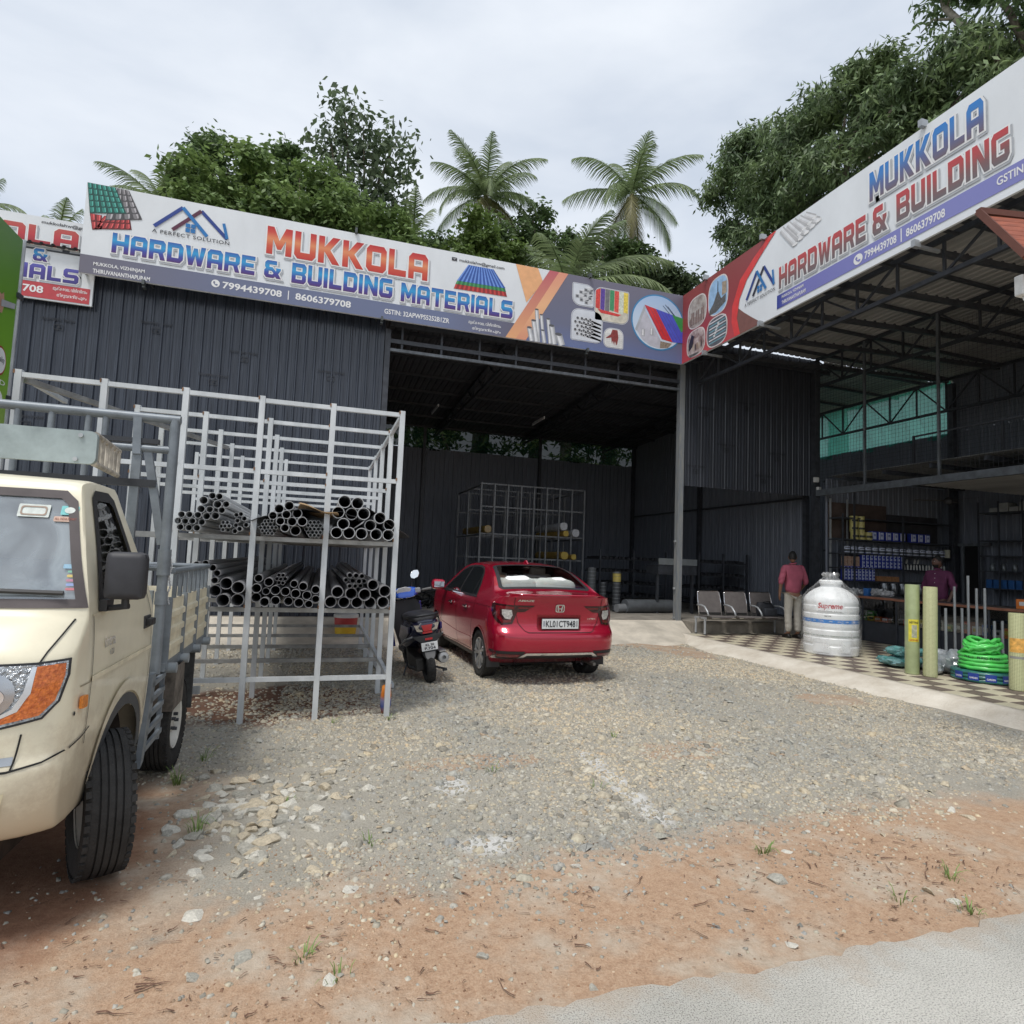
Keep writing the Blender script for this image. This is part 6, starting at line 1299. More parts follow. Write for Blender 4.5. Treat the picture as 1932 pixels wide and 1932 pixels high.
# headboard tube frame behind the cab
YB = 4.25
def tb(name, pts, r_=.028): b = MB(); b.tube(pts, r_, 12); return b.build(name, M_TUBE, truck, world=True, smooth=SH)
tb('frame_post', [(-.92, YB, .76), (-.92, YB, 2.335)], .03); tb('frame_post', [(-2.54, YB, .76), (-2.54, YB, 2.335)], .03)
tb('frame_top_tube', [(-2.57, YB, 2.335), (-.89, YB, 2.335)], .028); tb('frame_tube', [(-1.27, YB, 2.14), (-.93, YB, 2.14)], .024); tb('frame_tube', [(-2.53, YB, 2.14), (-2.2, YB, 2.14)], .024)
for x in (-1.30, -1.39, -1.58, -1.75, -1.95): tb('frame_upright', [(x, YB, 2.32), (x, YB, 1.9)], .018)
mb = MB(); mb.bar((-1.125, YB-.01, 2.33), (-1.115, YB-.01, 2.10), .045, .035, up=(0, 1, 0)); mb.build('frame_bracket', M_TUBE, truck, world=True)
mb = MB(); mb.bar((-1.115, YB, 2.12), (-1.12, YB, 1.25), .05, .03, up=(0, 1, 0)); mb.build('frame_brace', M_TUBE, truck, world=True)
mb = MB(); mb.bar((-1.06, YB+.01, 2.12), (-.945, YB+.01, 1.55), .045, .03, up=(0, 1, 0)); mb.build('frame_brace', M_TUBE, truck, world=True)
mb = MB(); mb.bx(-2.5, -1.0, YB-.02, YB+.02, 1.9, 1.945); mb.bx(-2.5, -1.0, YB-.02, YB+.02, 2.17, 2.2); mb.build('frame_angle', mat('dark_angle', (.035, .038, .045), .5), truck, world=True)
mb = MB(); mb.bx(-2.5, -.98, 4.30, 4.34, .8, 1.26); mb.build('headboard', mat('headboard_grey', (.33, .37, .38), .6, var=.2), truck, world=True)
tb('frame_sleeve', [(-.92, YB, 1.36), (-.92, YB, 1.52)], .038); tb('frame_sleeve', [(-.92, YB, 1.18), (-.92, YB, 1.26)], .036)
mb = MB()
for i in range(18): a = i*.9; mb.tube([(-.885+.008*math.cos(a), 4.27+.008*math.sin(a), 1.18+i*.017), (-.885+.008*math.cos(a+1.8), 4.27+.008*math.sin(a+1.8), 1.20+i*.017)], .005, 5)
mb.build('rope', mat('rope_pale', (.5, .5, .5), .9), truck, world=True)
# load carrier over the cab: faced end plate and dirty rails back to the frame
mb = MB(); mb.prism(rrect(-2.36, 1.935, -1.10, 2.10, (.0, .03, .03, 0)), lambda a, b_: Vector((a, 3.50, b_)), lambda a, b_: Vector((a, 3.53, b_))); cp = mb.build('carrier_plate', mat('plate_galv', (.36, .42, .42), .5, .35, var=.25, scale=5), truck, world=True)
for x, z in ((-1.17, 2.075), (-1.185, 1.955)): b = MB(); b.lathe([(.011, 0), (.011, .008)], (x, 3.49, z), 10, 'y'); b.build('bolt', M_GALV, cp, world=True)
M_DIRTY = mat('dirty_rail', (.45, .41, .35), .8, .1, var=.4, scale=14)
for z in (1.945, 2.09):
 b = MB(); b.tube([(-1.12, 3.54, z), (-1.2, 4.2, z+.01)], .016, 8); b.build('carrier_rail', M_DIRTY, truck, world=True); b = MB(); b.tube([(-2.34, 3.54, z), (-2.3, 4.2, z+.01)], .016, 8); b.build('carrier_rail', M_DIRTY, truck, world=True)
for i in range(6): y = 3.6+i*.11; b = MB(); b.tube([(-1.125-.012*i, y, 1.95), (-1.125-.012*i, y, 2.09)], .011, 6); b.build('carrier_bar', M_DIRTY, truck, world=True)
# side guard and mudguards
gd = MB(); gd.prism([(4.12, .78), (4.20, .78), (4.16, .55), (4.05, .30), (3.99, .28), (4.06, .52)], lambda a, b_: Vector((-.93, a, b_)), lambda a, b_: Vector((-.90, a, b_))); gd.bar((-.92, 4.47, .74), (-.92, 4.43, .32), .025); gdo = gd.build('side_guard', M_TUBE, truck, world=True)
for i in range(5): z = .36+i*.088; b = MB(); b.bar((-.91, 4.06+.02*i, z), (-.91, 4.46, z+.01), .02, .03); b.build('guard_slat', M_TUBE, gdo, world=True)
b = MB(); b.add([(-.87, 4.62, .74), (-.87, 4.88, .74), (-.87, 4.88, .46), (-.88, 4.62, .44), (-1.08, 4.62, .74), (-1.08, 4.64, .44)], [(0, 1, 2, 3), (4, 0, 3, 5)]); b.build('mudguard', mat('mudguard_dirty', (.15, .13, .11), .85, var=.5, scale=12), truck, world=True)
b = MB(); b.bx(-1.14, -.9, 5.40, 5.43, .28, .76); b.build('mud_flap', mat('flap_rubber', (.06, .06, .058), .8, var=.5, scale=10), truck, world=True)
b = MB(); b.bx(-.92, -.86, 5.50, 5.53, .36, .42); b.build('reflector_bracket', M_GALV, truck, world=True)
# ---------------------------------------------------------------- red sedan seen from behind
car = thing('sedan_car', 'metallic red sedan parked on the gravel in front of the shed', 'car', (2.93, 7.12, -.012), R(2.5))
def car_paint():
 m = mat('metallic_red', (.42, .007, .034), .22, .35, var=.10, scale=400, coat=1.0, spec=.5); return m
M_RED = car_paint(); CL = 3.99
cz = table([(0, 1.115), (.10, 1.115), (.30, 1.135), (.48, 1.165), (.62, 1.24), (.95, 1.40), (1.25, 1.485), (1.6, 1.515), (2.0, 1.515), (2.3, 1.485), (2.55, 1.40), (3.02, 1.10), (3.2, 1.06), (3.6, 1.0), (3.85, .90), (3.99, .78)])
cw = table([(.18, .76), (.30, .81), (.50, .835), (.68, .845), (.85, .840), (.98, .815), (1.08, .772), (1.3, .655), (1.46, .56), (1.53, .50)])
ct = table([(0, .965), (.15, .985), (.45, 1.0), (3.2, 1.0), (3.6, .975), (3.99, .86)])
cb = table([(0, .36), (.2, .30), (.6, .20), (3.3, .19), (3.99, .24)])
cr = table([(.2, .13), (.30, .065), (.42, .015), (.52, .0), (.63, .005), (.69, .055), (.74, .085), (.92, .078), (1.02, .06), (1.06, .035), (1.12, .0)])
cf = table([(.2, .10), (.35, .02), (.5, 0), (.7, .02), (.95, .12)])
def carf(a, b, c):
 y = CL*b; z0 = cb(y); zt = cz(y); z = z0+(zt-z0)*c; x = a*cw(z)*ct(y); t = abs(a)
 fr = max(0, 1-y/.55); fr = fr*fr*(3-2*fr); ff = max(0, 1-(CL-y)/.5); ff = ff*ff*(3-2*ff)
 y2 = y+(cr(z)+.055*t**2+.10*t**8)*fr-(cf(z)+.05*t**2+.22*t**6)*ff
 z2 = z-(.030*t**2+.012*t**8 if c == 1 else 0)
 return Vector((x, y2, z2))
Ac = [-1+2*i/48 for i in range(49)]; Bc = [i/120 for i in range(121)]; Cc = [i/40 for i in range(41)]
ARC = ((.80, .305, .338), (3.26, .305, .338))
bm = hull(carf, Ac, Bc, Cc, arches=ARC, smooth_it=3); ck = Skin(hull(carf, Ac, Bc, Cc, smooth_it=3), car); ck.local = True
KR = frame_axes((0, -1, 0), (1, 0, 0), (0, 0, 1), (0, 1, 0))                       # rear view u = x, v = z
s2 = math.sqrt(.5); KT = frame_axes((0, -1.0, 1.0), (1, 0, 0), (0, s2, s2), (0, s2, -s2))   # looking down on the rear glass: v = (y+z)*s2
KL = frame_axes((-2, 0, 0), (0, 1, 0), (0, 0, 1), (1, 0, 0)); KRt = frame_axes((2, 0, 0), (0, 1, 0), (0, 0, 1), (-1, 0, 0))
vq = lambda y, z: (y+z)*s2
rg = [(-.60, vq(.52, 1.185)), (.60, vq(.52, 1.185)), (.63, vq(.56, 1.20)), (.53, vq(1.14, 1.44)), (.49, vq(1.19, 1.455)), (-.49, vq(1.19, 1.455)), (-.53, vq(1.14, 1.44)), (-.63, vq(.56, 1.20))]
cut(bm, KT, rg); finish(bm, 'body', M_RED, car, world=False, sharp=R(30)); bm.free()
gl_ = ck.patch('rear_window', KT, [rg], glass('car_rear_glass', (.85, .88, .86), .12, .02, 1.45), -.003, .08)
ck.patch('window_surround', KT, [offset_loop(rg, .028), offset_loop(rg, -.022)], M_BLK, .003, .05)
# cabin seen through the rear glass
b = MB(); b.bx(-.60, .60, .50, .95, .90, 1.06); b.build('parcel_shelf', mat('shelf_grey', (.30, .29, .27), .9), car, bevel=.02)
b = MB()
for x in (-.37, 0, .37): b.box((x, .98, 1.12), (.36, .14, .34))
b.build('rear_seat', mat('seat_white', (.66, .66, .63), .9, var=.1, scale=6), car, bevel=.05, smooth=R(60))
def pillow(name, x, y, z, sx, sy, sz):
 bb = bmesh.new(); bmesh.ops.create_uvsphere(bb, u_segments=20, v_segments=12, radius=1)
 for v in bb.verts: v.co = Vector((x+math.copysign(abs(v.co.x)**.75, v.co.x)*sx, y+v.co.y*sy, z+math.copysign(abs(v.co.z)**.8, v.co.z)*sz+.008*math.sin(v.co.x*9)))
 me = bpy.data.meshes.new(name); bb.to_mesh(me); bb.free(); me.materials.append(mat('seat_cover_white', (.86, .86, .85), .85, var=.06, scale=8)); me.polygons.foreach_set('use_smooth', [True]*len(me.polygons)); o = link(bpy.data.objects.new(name, me)); o.parent = car
pillow('seat_cushion', -.30, .80, 1.17, .27, .12, .16); pillow('seat_cushion', .22, .80, 1.16, .34, .11, .16); pillow('seat_cushion', .02, .88, 1.13, .42, .12, .16)
b = MB(); b.bx(-.55, .55, 1.02, 2.9, .3, .55); b.bx(-.62, .62, 2.6, 3.0, .6, 1.0); b.build('cabin_floor', mat('cabin_dark', (.03, .03, .03), .9), car)
for x in (-.36, .36): b = MB(); b.box((x, 1.95, .80), (.46, .5, .5)); b.box((x, 1.75, 1.12), (.44, .13, .44)); b.box((x, 1.74, 1.38), (.26, .09, .14)); b.build('front_seat', mat('seat_white', (.66, .66, .63)), car, bevel=.04, smooth=R(60))
# side glass
sw = [(1.10, 1.035), (1.16, 1.18), (1.28, 1.32), (1.42, 1.40), (1.62, 1.425), (1.90, 1.425), (2.20, 1.405), (2.42, 1.335), (2.86, 1.045), (2.84, 1.02)]
for fr_ in (KL, KRt):
 ck.patch('window_surround', fr_, [offset_loop(sw, .018)], M_BLK, .003, .05)
 ck.patch('front_side_window', fr_, [[(2.02, 1.04), (2.0, 1.412), (2.2, 1.395), (2.40, 1.325), (2.82, 1.05)]], M_GLASSD, .006, .06)
 ck.patch('rear_side_window', fr_, [[(1.32, 1.045), (1.32, 1.34), (1.44, 1.395), (1.62, 1.418), (1.94, 1.414), (1.96, 1.04)]], M_GLASSD, .006, .06)
 ck.patch('quarter_window', fr_, [[(1.13, 1.045), (1.18, 1.18), (1.29, 1.31), (1.29, 1.045)]], M_GLASSD, .006, .06)
 ck.strip('waist_chrome', fr_, [(1.06, 1.02), (2.86, 1.008)], .012, M_CHROME, .008)
 gp = mat('gap_red', (.03, .002, .004), .7)
 ck.strip('door_gap', fr_, [(1.98, 1.02), (1.97, .70), (1.93, .40), (1.90, .30)], .007, gp, .002); ck.strip('door_gap', fr_, [(1.05, 1.03), (1.10, .80), (1.16, .62), (1.20, .42), (1.22, .32)], .007, gp, .002); ck.strip('door_gap', fr_, [(2.86, 1.02), (2.90, .75), (2.88, .40), (2.86, .30)], .007, gp, .002); ck.strip('door_gap', fr_, [(1.22, .30), (2.87, .285)], .007, gp, .002)
 ck.strip('sill_trim', fr_, [(1.16, .24), (2.9, .232)], .05, M_BLK, .006)
 ck.strip('shoulder_crease', fr_, [(.35, .95), (.9, .945), (1.6, .93), (2.4, .915), (3.2, .90)], .012, M_RED, .007); ck.strip('lower_crease', fr_, [(1.2, .46), (1.9, .45), (2.9, .50)], .014, M_RED, .007)
 for y in (1.45, 2.28):
  sd_ = -1 if fr_ is KL else 1; p = ck.proj(fr_, y, .86, .02); b = MB(); b.bar((p.x, y-.085, .862), (p.x, y+.085, .868), .022, .03); b.build('door_handle', M_CHROME, car, bevel=.006); ck.patch('handle_recess', fr_, [ell(y+.01, .862, .06, .032, 14)], gp, .004, .04)
 for (yc, zc, r_) in ARC:
  a1 = [(yc+r_*math.cos(R(a)), zc+r_*math.sin(R(a))) for a in range(-14, 195, 6)]; a2 = [(yc+(r_+.022)*math.cos(R(a)), zc+(r_+.022)*math.sin(R(a))) for a in range(-14, 195, 6)]
  ck.patch('arch_lip', fr_, [a1+a2[::-1]], M_RED, .008, .03)
for (yc, zc, r_) in ARC:
 for sx in (-1, 1):
  b = MB(); b.loft([[(x*sx, yc+r_*1.01*math.cos(math.pi*i/20), zc+r_*1.01*math.sin(math.pi*i/20)) for i in range(-2, 23)] for x in (.80, .45)], closed=False); b.bx(.44*sx-.01, .44*sx+.01, yc-.36, yc+.36, .2, .7); b.build('arch_liner', mat('liner_black', (.015, .015, .015), .9), car)
for yc in (.80, 3.26):
 for sx in (-1, 1): wheel(car, 'wheel', (sx*.735, yc, .302), .302, .185, .205, 0, 'alloy', sx)
# tail lamps: dark red lens with clear reverse window, wrapping on to the flank
M_LENS = mat('tail_lens', (.20, .004, .012), .12, scale=30, col2=(.10, .002, .006), coat=.8); M_LENSD = mat('tail_smoke', (.035, .003, .006), .10, coat=.8); M_CLR = mat('reverse_lens', (.62, .60, .56), .15, scale=40, col2=(.30, .29, .28), coat=.5)
for s_ in (-1, 1):
 P_ = lambda L: [(s_*u, v) for u, v in (L if s_ > 0 else L)]
 tl = ck.patch('tail_lamp', KR, [P_([(.335, .985), (.62, .985), (.80, 1.0), (.805, .82), (.74, .735), (.615, .755), (.56, .90), (.47, .905)])], M_LENSD, .006, .03)
 ck.patch('lamp_band', KR, [P_([(.60, .965), (.79, .975), (.795, .845), (.735, .765), (.635, .775), (.62, .86), (.655, .86), (.66, .80), (.72, .80), (.755, .85), (.755, .935), (.60, .935)])], M_LENS, .010, .03, parent=tl)
 ck.patch('reverse_lamp', KR, [P_([(.625, .925), (.735, .93), (.735, .87), (.70, .82), (.64, .81), (.615, .86)])], M_CLR, .011, .03, parent=tl)
 ck.patch('lamp_band', KR, [P_([(.36, .968), (.55, .965), (.55, .945), (.42, .94)])], M_LENS, .010, .03, parent=tl)
 fr_ = KL if s_ < 0 else KRt
 ck.patch('tail_lamp_side', fr_, [[(.17, .99), (.36, .985), (.33, .90), (.20, .76), (.15, .80)]], M_LENSD, .007, .03)
 ck.patch('rear_reflector', KR, [P_([(.52, .395), (.80, .395), (.80, .36), (.55, .355)])], M_LENS, .010, .04); ck.patch('bumper_vent', KR, [P_([(.46, .43), (.82, .43), (.83, .33), (.52, .335)])], M_BLK, .006, .04)
 ck.strip('lid_gap', KR, P_([(.60, 1.115), (.60, .98), (.545, .77), (.47, .675), (.42, .655)]), .008, mat('gap_red', (.03, .002, .004)), .003)
ck.strip('lid_gap', KR, [(-.43, .655), (.43, .655)], .010, mat('gap_red', (.03, .002, .004)), .003)
sp = MB(); rgs = []
for i in range(25):
 x = -.62+1.24*i/24; p = ck.proj(KR, x, 1.095, 0); rgs.append([(x, p.y+.10, 1.125), (x, p.y-.012, 1.128), (x, p.y-.02, 1.118), (x, p.y+.01, 1.09)])
sp.loft(rgs); sp.build('spoiler_lip', M_RED, car, smooth=R(50))
ck.patch('plate_recess', KR, [rrect(-.30, .68, .30, .85, (.03, .03, .02, .02))], mat('recess_red', (.20, .004, .012), .4, .3), .003, .05)
pn2 = MB(); pn2.bx(-.25, .25, .040, .052, .705, .825); npl = pn2.build('number_plate', mat('plate_white', (.72, .74, .74), .4, var=.03), car)
def plate_text(owner, O, U, V, items, m):
 P2 = Panel(O, U, V, owner)
 for body, u0, v0, u1, v1, bo in items:
  Vt, F = text_tris(body, bo); a, c_ = Vt[:, :2].min(0), Vt[:, :2].max(0); q_ = (Vt[:, :2]-a)/(c_-a); bb = MB(); bb.add([P2.P(u0+(u1-u0)*x, v0+(v1-v0)*y) for x, y in q_], F); bb.build('plate_lettering', m, owner, fix=False)
plate_text(npl, (0, .040, 0), (1, 0, 0), (0, 0, 1), [('KL01CT9481', -.20, .725, .232, .805, .012)], DK)
bb = MB(); bb.bx(-.236, -.212, .0365, .0395, .735, .80); bb.build('plate_hologram', mat('hologram', (.35, .37, .42), .3, .4), npl)
bb = MB(); bb.add([(-.258, .042, .698), (.258, .042, .698), (.258, .042, .832), (-.258, .042, .832)], [(0, 1, 2, 3)]); bb.build('plate_border', M_BLK, car, fix=False)
ck.strip('plate_garnish', KR, [(-.30, .862), (.30, .862)], .02, mat('garnish_red', (.25, .006, .015), .25, .4, coat=.8), .012)
# badge emblem: a square ring with a narrow letter form
em = ck.patch('emblem', KR, [rrect(-.062, .905, .062, 1.005, (.025,)*4), rrect(-.049, .917, .049, .993, (.018,)*4)], M_CHROME, .010, .03)
ck.patch('emblem', KR, [[(-.042, .99), (-.022, .99), (-.016, .957), (.016, .957), (.022, .99), (.042, .99), (.03, .92), (.014, .92), (.013, .946), (-.013, .946), (-.014, .92), (-.03, .92)]], M_CHROME, .010, .03)
ck.text('lettering', KR, 'AMAZE', -.565, 1.035, -.36, 1.06, M_CHROME, .006, .03); ck.text('lettering', KR, 'i-VTEC', .40, .815, .52, .832, M_CHROME, .006, .01)
# bumper: chrome line, black diffuser, exhaust, flaps
ck.patch('diffuser', KR, [[(-.80, .345), (-.52, .345), (-.44, .40), (.44, .40), (.52, .345), (.80, .345), (.76, .325), (-.76, .325)]], M_BLK, .006, .04)
ck.patch('chrome_line', KR, [[(-.82, .352), (-.56, .352), (-.45, .412), (.45, .412), (.56, .352), (.82, .352), (.82, .332), (.54, .332), (.44, .385), (-.44, .385), (-.54, .332), (-.82, .332)]], M_CHROME, .014, .03)
ck.strip('bumper_crease', KR, [(-.78, .62), (-.45, .60), (.45, .60), (.78, .62)], .012, M_RED, .008)
b = MB(); b.tube([(.47, .0, .265), (.47, .35, .27)], .028, 14, caps=False); b.tube([(.47, -.0, .265), (.47, .30, .265)], .022, 14); b.build('exhaust', mat('exhaust_steel', (.18, .17, .16), .4, .8), car, smooth=SH)
for s_ in (-1, 1): b = MB(); b.box((s_*.745, .43, .25), (.17, .012, .14)); b.build('mud_flap', M_BLK, car)
b = MB(); b.bx(-.6, .6, .55, 3.7, .19, .24); b.build('floor_pan', mat('under_black', (.012, .012, .012), .9), car)
# antenna fin, mirrors
b = MB(); b.prism([(1.22, 0), (1.30, .055), (1.36, .05), (1.42, 0)], lambda a, c_: Vector((-.012, a, 1.487+c_)), lambda a, c_: Vector((.012, a, 1.487+c_))); b.build('antenna_fin', M_RED, car, bevel=.005)
for s_ in (-1, 1):
 b = MB(); b.box((s_*.96, 2.72, 1.10), (.22, .13, .165)); mo = b.build('mirror', M_RED, car, bevel=.058, smooth=R(60)); b = MB(); b.bx(s_*.96-.08, s_*.96+.08, 2.645, 2.652, 1.055, 1.145); b.build('mirror_glass', M_CHROME, mo); b = MB(); b.bar((s_*.80, 2.75, 1.02), (s_*.90, 2.74, 1.035), .05, .03); b.build('mirror_arm', M_BLK, car)
# windscreen and front lamps close the far side
KF = frame_axes((0, 5, 0), (1, 0, 0), (0, 0, 1), (0, -1, 0))
ck.patch('windscreen', KF, [[(-.66, 1.13), (.66, 1.13), (.53, 1.44), (-.53, 1.44)]], M_GLASSD, .004, .08)
for s_ in (-1, 1): ck.patch('headlamp', KF, [[(s_*.42, .80), (s_*.72, .84), (s_*.74, .74), (s_*.44, .70)]], mat('headlamp_clear', (.6, .62, .64), .15, .5), .006, .05)
# ---------------------------------------------------------------- scooter leaning on its side stand, tail towards the viewer
sct = thing('scooter', 'dark blue and black scooter leaning on its stand beside the red car', 'scooter', (1.40, 7.42, -.012), rot=(0, R(-9), R(4)))
M_BLUE = mat('scooter_blue', (.03, .12, .60), .25, .1, coat=.8, var=.1); M_NAVY = mat('scooter_navy', (.012, .014, .045), .25, .1, coat=.7, var=.2); M_SEATB = mat('scooter_seat', (.02, .02, .024), .55, var=.3, bump=.2, bscale=60)
def sect(y, z, hw, hh, n=16, pw=2.6, dz=0): return [(p[0], y, p[1]+dz) for p in ell(0, z, hw, hh, n, pw)]
def knob_tyre(c, r_, w_, nm):
 e = bpy.data.objects.new(nm, None); link(e); e.parent = sct; e.location = c
 b = MB(); b.lathe([(r_*.62, -w_*.30), (r_*.80, -w_*.5), (r_*.93, -w_*.44), (r_*.985, -w_*.22), (r_*.985, w_*.22), (r_*.93, w_*.44), (r_*.80, w_*.5), (r_*.62, w_*.30)], n=36, axis='x', cap=False)
 for i in range(26):
  a = 2*math.pi*i/26
  for k, (u, rr) in enumerate(((-.30, .965), (0, 1.0), (.30, .965))):
   t_ = Matrix.Rotation(a+(.12 if k == 1 else 0), 3, 'X'); b.box(t_ @ Vector((u*w_, 0, r_*rr-.004)), (w_*.24, r_*.13, .014), mtx=t_)
 b.build('tyre', M_TYRE, e, smooth=R(40)); b = MB(); b.lathe([(r_*.63, -w_*.3), (r_*.60, w_*.3), (r_*.3, w_*.1), (.02, w_*.12), (.001, w_*.12)], n=24, axis='x', cap=False); b.build('rim', mat('wheel_dark_grey', (.06, .06, .06), .5, .5), e, smooth=SH); return e
knob_tyre((0, .16, .215), .215, .11, 'wheel'); knob_tyre((0, 1.40, .215), .215, .10, 'wheel')
# tail body
b = MB(); b.loft([sect(.02, .70, .10, .03), sect(.05, .68, .155, .085), sect(.16, .66, .19, .15), sect(.40, .62, .215, .21), sect(.62, .56, .21, .22), sect(.80, .48, .19, .18), sect(.88, .42, .17, .10)]); b.build('tail_body', M_NAVY, sct, smooth=R(60))
b = MB(); b.loft([sect(.08, .775, .11, .02), sect(.14, .785, .16, .045), sect(.35, .80, .19, .06), sect(.62, .785, .17, .06), sect(.86, .76, .13, .05), sect(.92, .75, .08, .02)]); b.build('seat', M_SEATB, sct, smooth=R(60))
# grab rail
b = MB(); b.tube([(-.20, .36, .80), (-.17, .10, .835), (-.10, .02, .84), (.10, .02, .84), (.17, .10, .835), (.20, .36, .80)], .017, 8); b.build('grab_rail', mat('rail_charcoal', (.035, .037, .042), .45, .3), sct, smooth=True)
# lamp cluster
b = MB(); b.prism([(-.155, .73), (-.12, .655), (-.07, .615), (.07, .615), (.12, .655), (.155, .73)], lambda a, c_: Vector((a, .03+.25*a*a, c_)), lambda a, c_: Vector((a, .10, c_))); tlc = b.build('tail_lamp', M_BLK, sct)
b = MB(); b.prism([(-.07, .725), (-.045, .65), (.045, .65), (.07, .725)], lambda a, c_: Vector((a, .010, c_)), lambda a, c_: Vector((a, .06, c_))); b.build('brake_lens', mat('brake_red', (.45, .01, .02), .15, coat=.7), tlc)
for s_ in (-1, 1): b = MB(); b.prism([(s_*.078, .728), (s_*.155, .735), (s_*.125, .655), (s_*.055, .645)], lambda a, c_: Vector((a, .022, c_)), lambda a, c_: Vector((a, .07, c_))); b.build('indicator_lens', mat('clear_lens', (.55, .50, .42), .2, scale=50, col2=(.25, .22, .18), coat=.5), tlc)
b = MB(); b.bx(-.06, .06, .012, .03, .622, .645); b.build('reflector', mat('brake_red', (.45, .01, .02)), tlc)
for s_ in (-1, 1):
 b = MB(); b.prism([(.10, .72), (.55, .70), (.78, .52), (.60, .46), (.30, .56), (.12, .64)], lambda a, c_: Vector((s_*.214, a, c_)), lambda a, c_: Vector((s_*.190, a, c_))); b.build('side_cowl', M_NAVY if s_ < 0 else mat('cowl_violet', (.03, .02, .17), .25, coat=.7), sct, bevel=.006)
 b = MB(); b.tube([(s_*.19, .03, .60), (s_*.235, .25, .545), (s_*.235, .62, .42)], .010, 6); b.build('trim_strip', mat('trim_silver', (.45, .46, .47), .3, .7), sct, smooth=True)
# lower tail: mudguard, plate
b = MB(); b.prism([(-.20, .60), (-.10, .52), (-.075, .35), (-.05, .31), (.05, .31), (.075, .35), (.10, .52), (.20, .60)], lambda a, c_: Vector((a, -.005-.02*(.6-c_), c_)), lambda a, c_: Vector((a, .04, c_))); b.build('rear_mudguard', mat('guard_dark', (.025, .026, .028), .6, var=.25), sct, bevel=.006)
b = MB(); b.prism([(-.065, .40), (.065, .40), (.055, .34), (.03, .305), (-.03, .305), (-.055, .34)], lambda a, c_: Vector((a, -.022, c_)), lambda a, c_: Vector((a, -.008, c_))); b.build('guard_tip', mat('guard_grey', (.26, .26, .26), .6), sct)
b = MB(); b.bx(-.10, .10, -.035, -.027, .42, .52); sp_ = b.build('number_plate', mat('plate_white', (.7, .7, .7)), sct, bevel=.003)
plate_text(sp_, (0, -.036, 0), (1, 0, 0), (0, 0, 1), [('KL 20', -.05, .477, .055, .505, .03), ('P.724', -.065, .433, .07, .466, .03)], DK)
b = MB(); b.bx(-.045, .045, -.02, -.01, .545, .57); b.build('plate_reflector', mat('brake_red', (.45, .01, .02)), sct)
# engine, exhaust, stand
b = MB(); b.loft([[(x, y, z) for x, y, z in ((-.16, .10, .16), (-.06, .10, .16), (-.06, .10, .32), (-.16, .10, .32))], [(x, y, z) for x, y, z in ((-.18, .45, .14), (-.05, .45, .14), (-.05, .45, .36), (-.18, .45, .36))], [(x, y, z) for x, y, z in ((-.15, .72, .20), (.12, .72, .20), (.12, .72, .42), (-.15, .72, .42))]]); b.build('engine_case', mat('engine_grey', (.045, .043, .04), .6, .4, var=.4, scale=14), sct, bevel=.02)
b = MB()
for i in range(5): b.bar((-.17, .50+.03*i, .15), (.12, .50+.03*i, .15), .012, .05)
b.build('cooling_fins', mat('engine_grey', (.045, .043, .04)), sct)
b = MB(); b.lathe([(.05, 0), (.072, .03), (.075, .30), (.05, .38), (.02, .55)], (.165, .0, .30), 20, 'y'); ex = b.build('silencer', mat('silencer_grey', (.10, .10, .10), .45, .5), sct, smooth=SH)
b = MB(); b.lathe([(.001, .012), (.022, .012), (.028, -.006), (.060, -.002), (.068, .012), (.070, .032)], (.165, -.012, .30), 20, 'y', cap=False); b.build('silencer_cap', mat('cap_steel', (.42, .43, .44), .4, .6), ex, smooth=SH)
b = MB(); b.bx(.12, .20, -.01, .28, .375, .385); b.build('heat_shield', mat('trim_silver', (.45, .46, .47)), ex)
b = MB(); b.tube([(.08, .22, .17), (.17, .16, .14), (.19, .12, .14)], .012, 6); b.box((.19, .11, .13), (.05, .04, .03)); b.build('footpeg', M_DSTEEL, sct)
b = MB(); b.tube([(-.14, .62, .24), (-.22, .58, .10), (-.27, .55, -.03)], .011, 6); b.box((-.275, .55, -.035), (.06, .04, .01)); b.build('side_stand', M_DSTEEL, sct)
b = MB(); b.tube([(-.15, .62, .18), (-.20, .30, .20), (-.17, .16, .215)], .012, 6); b.build('swing_arm', M_DSTEEL, sct)
# floorboard, front apron, steering
b = MB(); b.bx(-.16, .16, .82, 1.20, .27, .33); b.build('floorboard', M_BLK, sct, bevel=.01)
b = MB(); b.loft([[(x*.15, 1.10+.02*(1-abs(x)), .30) for x in (-1, -.5, 0, .5, 1)]+[(x*.14, 1.20, .30) for x in (1, 0, -1)], [(x*.20, 1.16+.03*(1-abs(x)), .60) for x in (-1, -.5, 0, .5, 1)]+[(x*.19, 1.27, .60) for x in (1, 0, -1)], [(x*.205, 1.20+.03*(1-abs(x)), .84) for x in (-1, -.5, 0, .5, 1)]+[(x*.19, 1.31, .84) for x in (1, 0, -1)], [(x*.15, 1.21+.03*(1-abs(x)), .93) for x in (-1, -.5, 0, .5, 1)]+[(x*.14, 1.28, .93) for x in (1, 0, -1)]]); b.build('leg_shield', M_BLK, sct, smooth=R(40))
for s_ in (-1, 1): b = MB(); b.prism([(1.20, .32), (1.24, .62), (1.22, .90), (1.33, .84), (1.36, .60), (1.30, .32)], lambda a, c_: Vector((s_*.225, a, c_)), lambda a, c_: Vector((s_*.195, a, c_))); b.build('apron_side', mat('apron_violet', (.03, .03, .25), .25, coat=.7), sct, bevel=.008)
b = MB(); b.bx(-.06, .06, 1.155, 1.17, .66, .74); b.build('bag_hook_plate', mat('hook_grey', (.06, .06, .065), .4), sct, bevel=.01)
b = MB(); b.loft([sect(1.08, 1.02, .13, .045), sect(1.14, 1.04, .19, .075), sect(1.24, 1.03, .18, .08), sect(1.32, 1.0, .10, .05)]); b.build('handlebar_cowl', M_BLUE, sct, smooth=R(60))
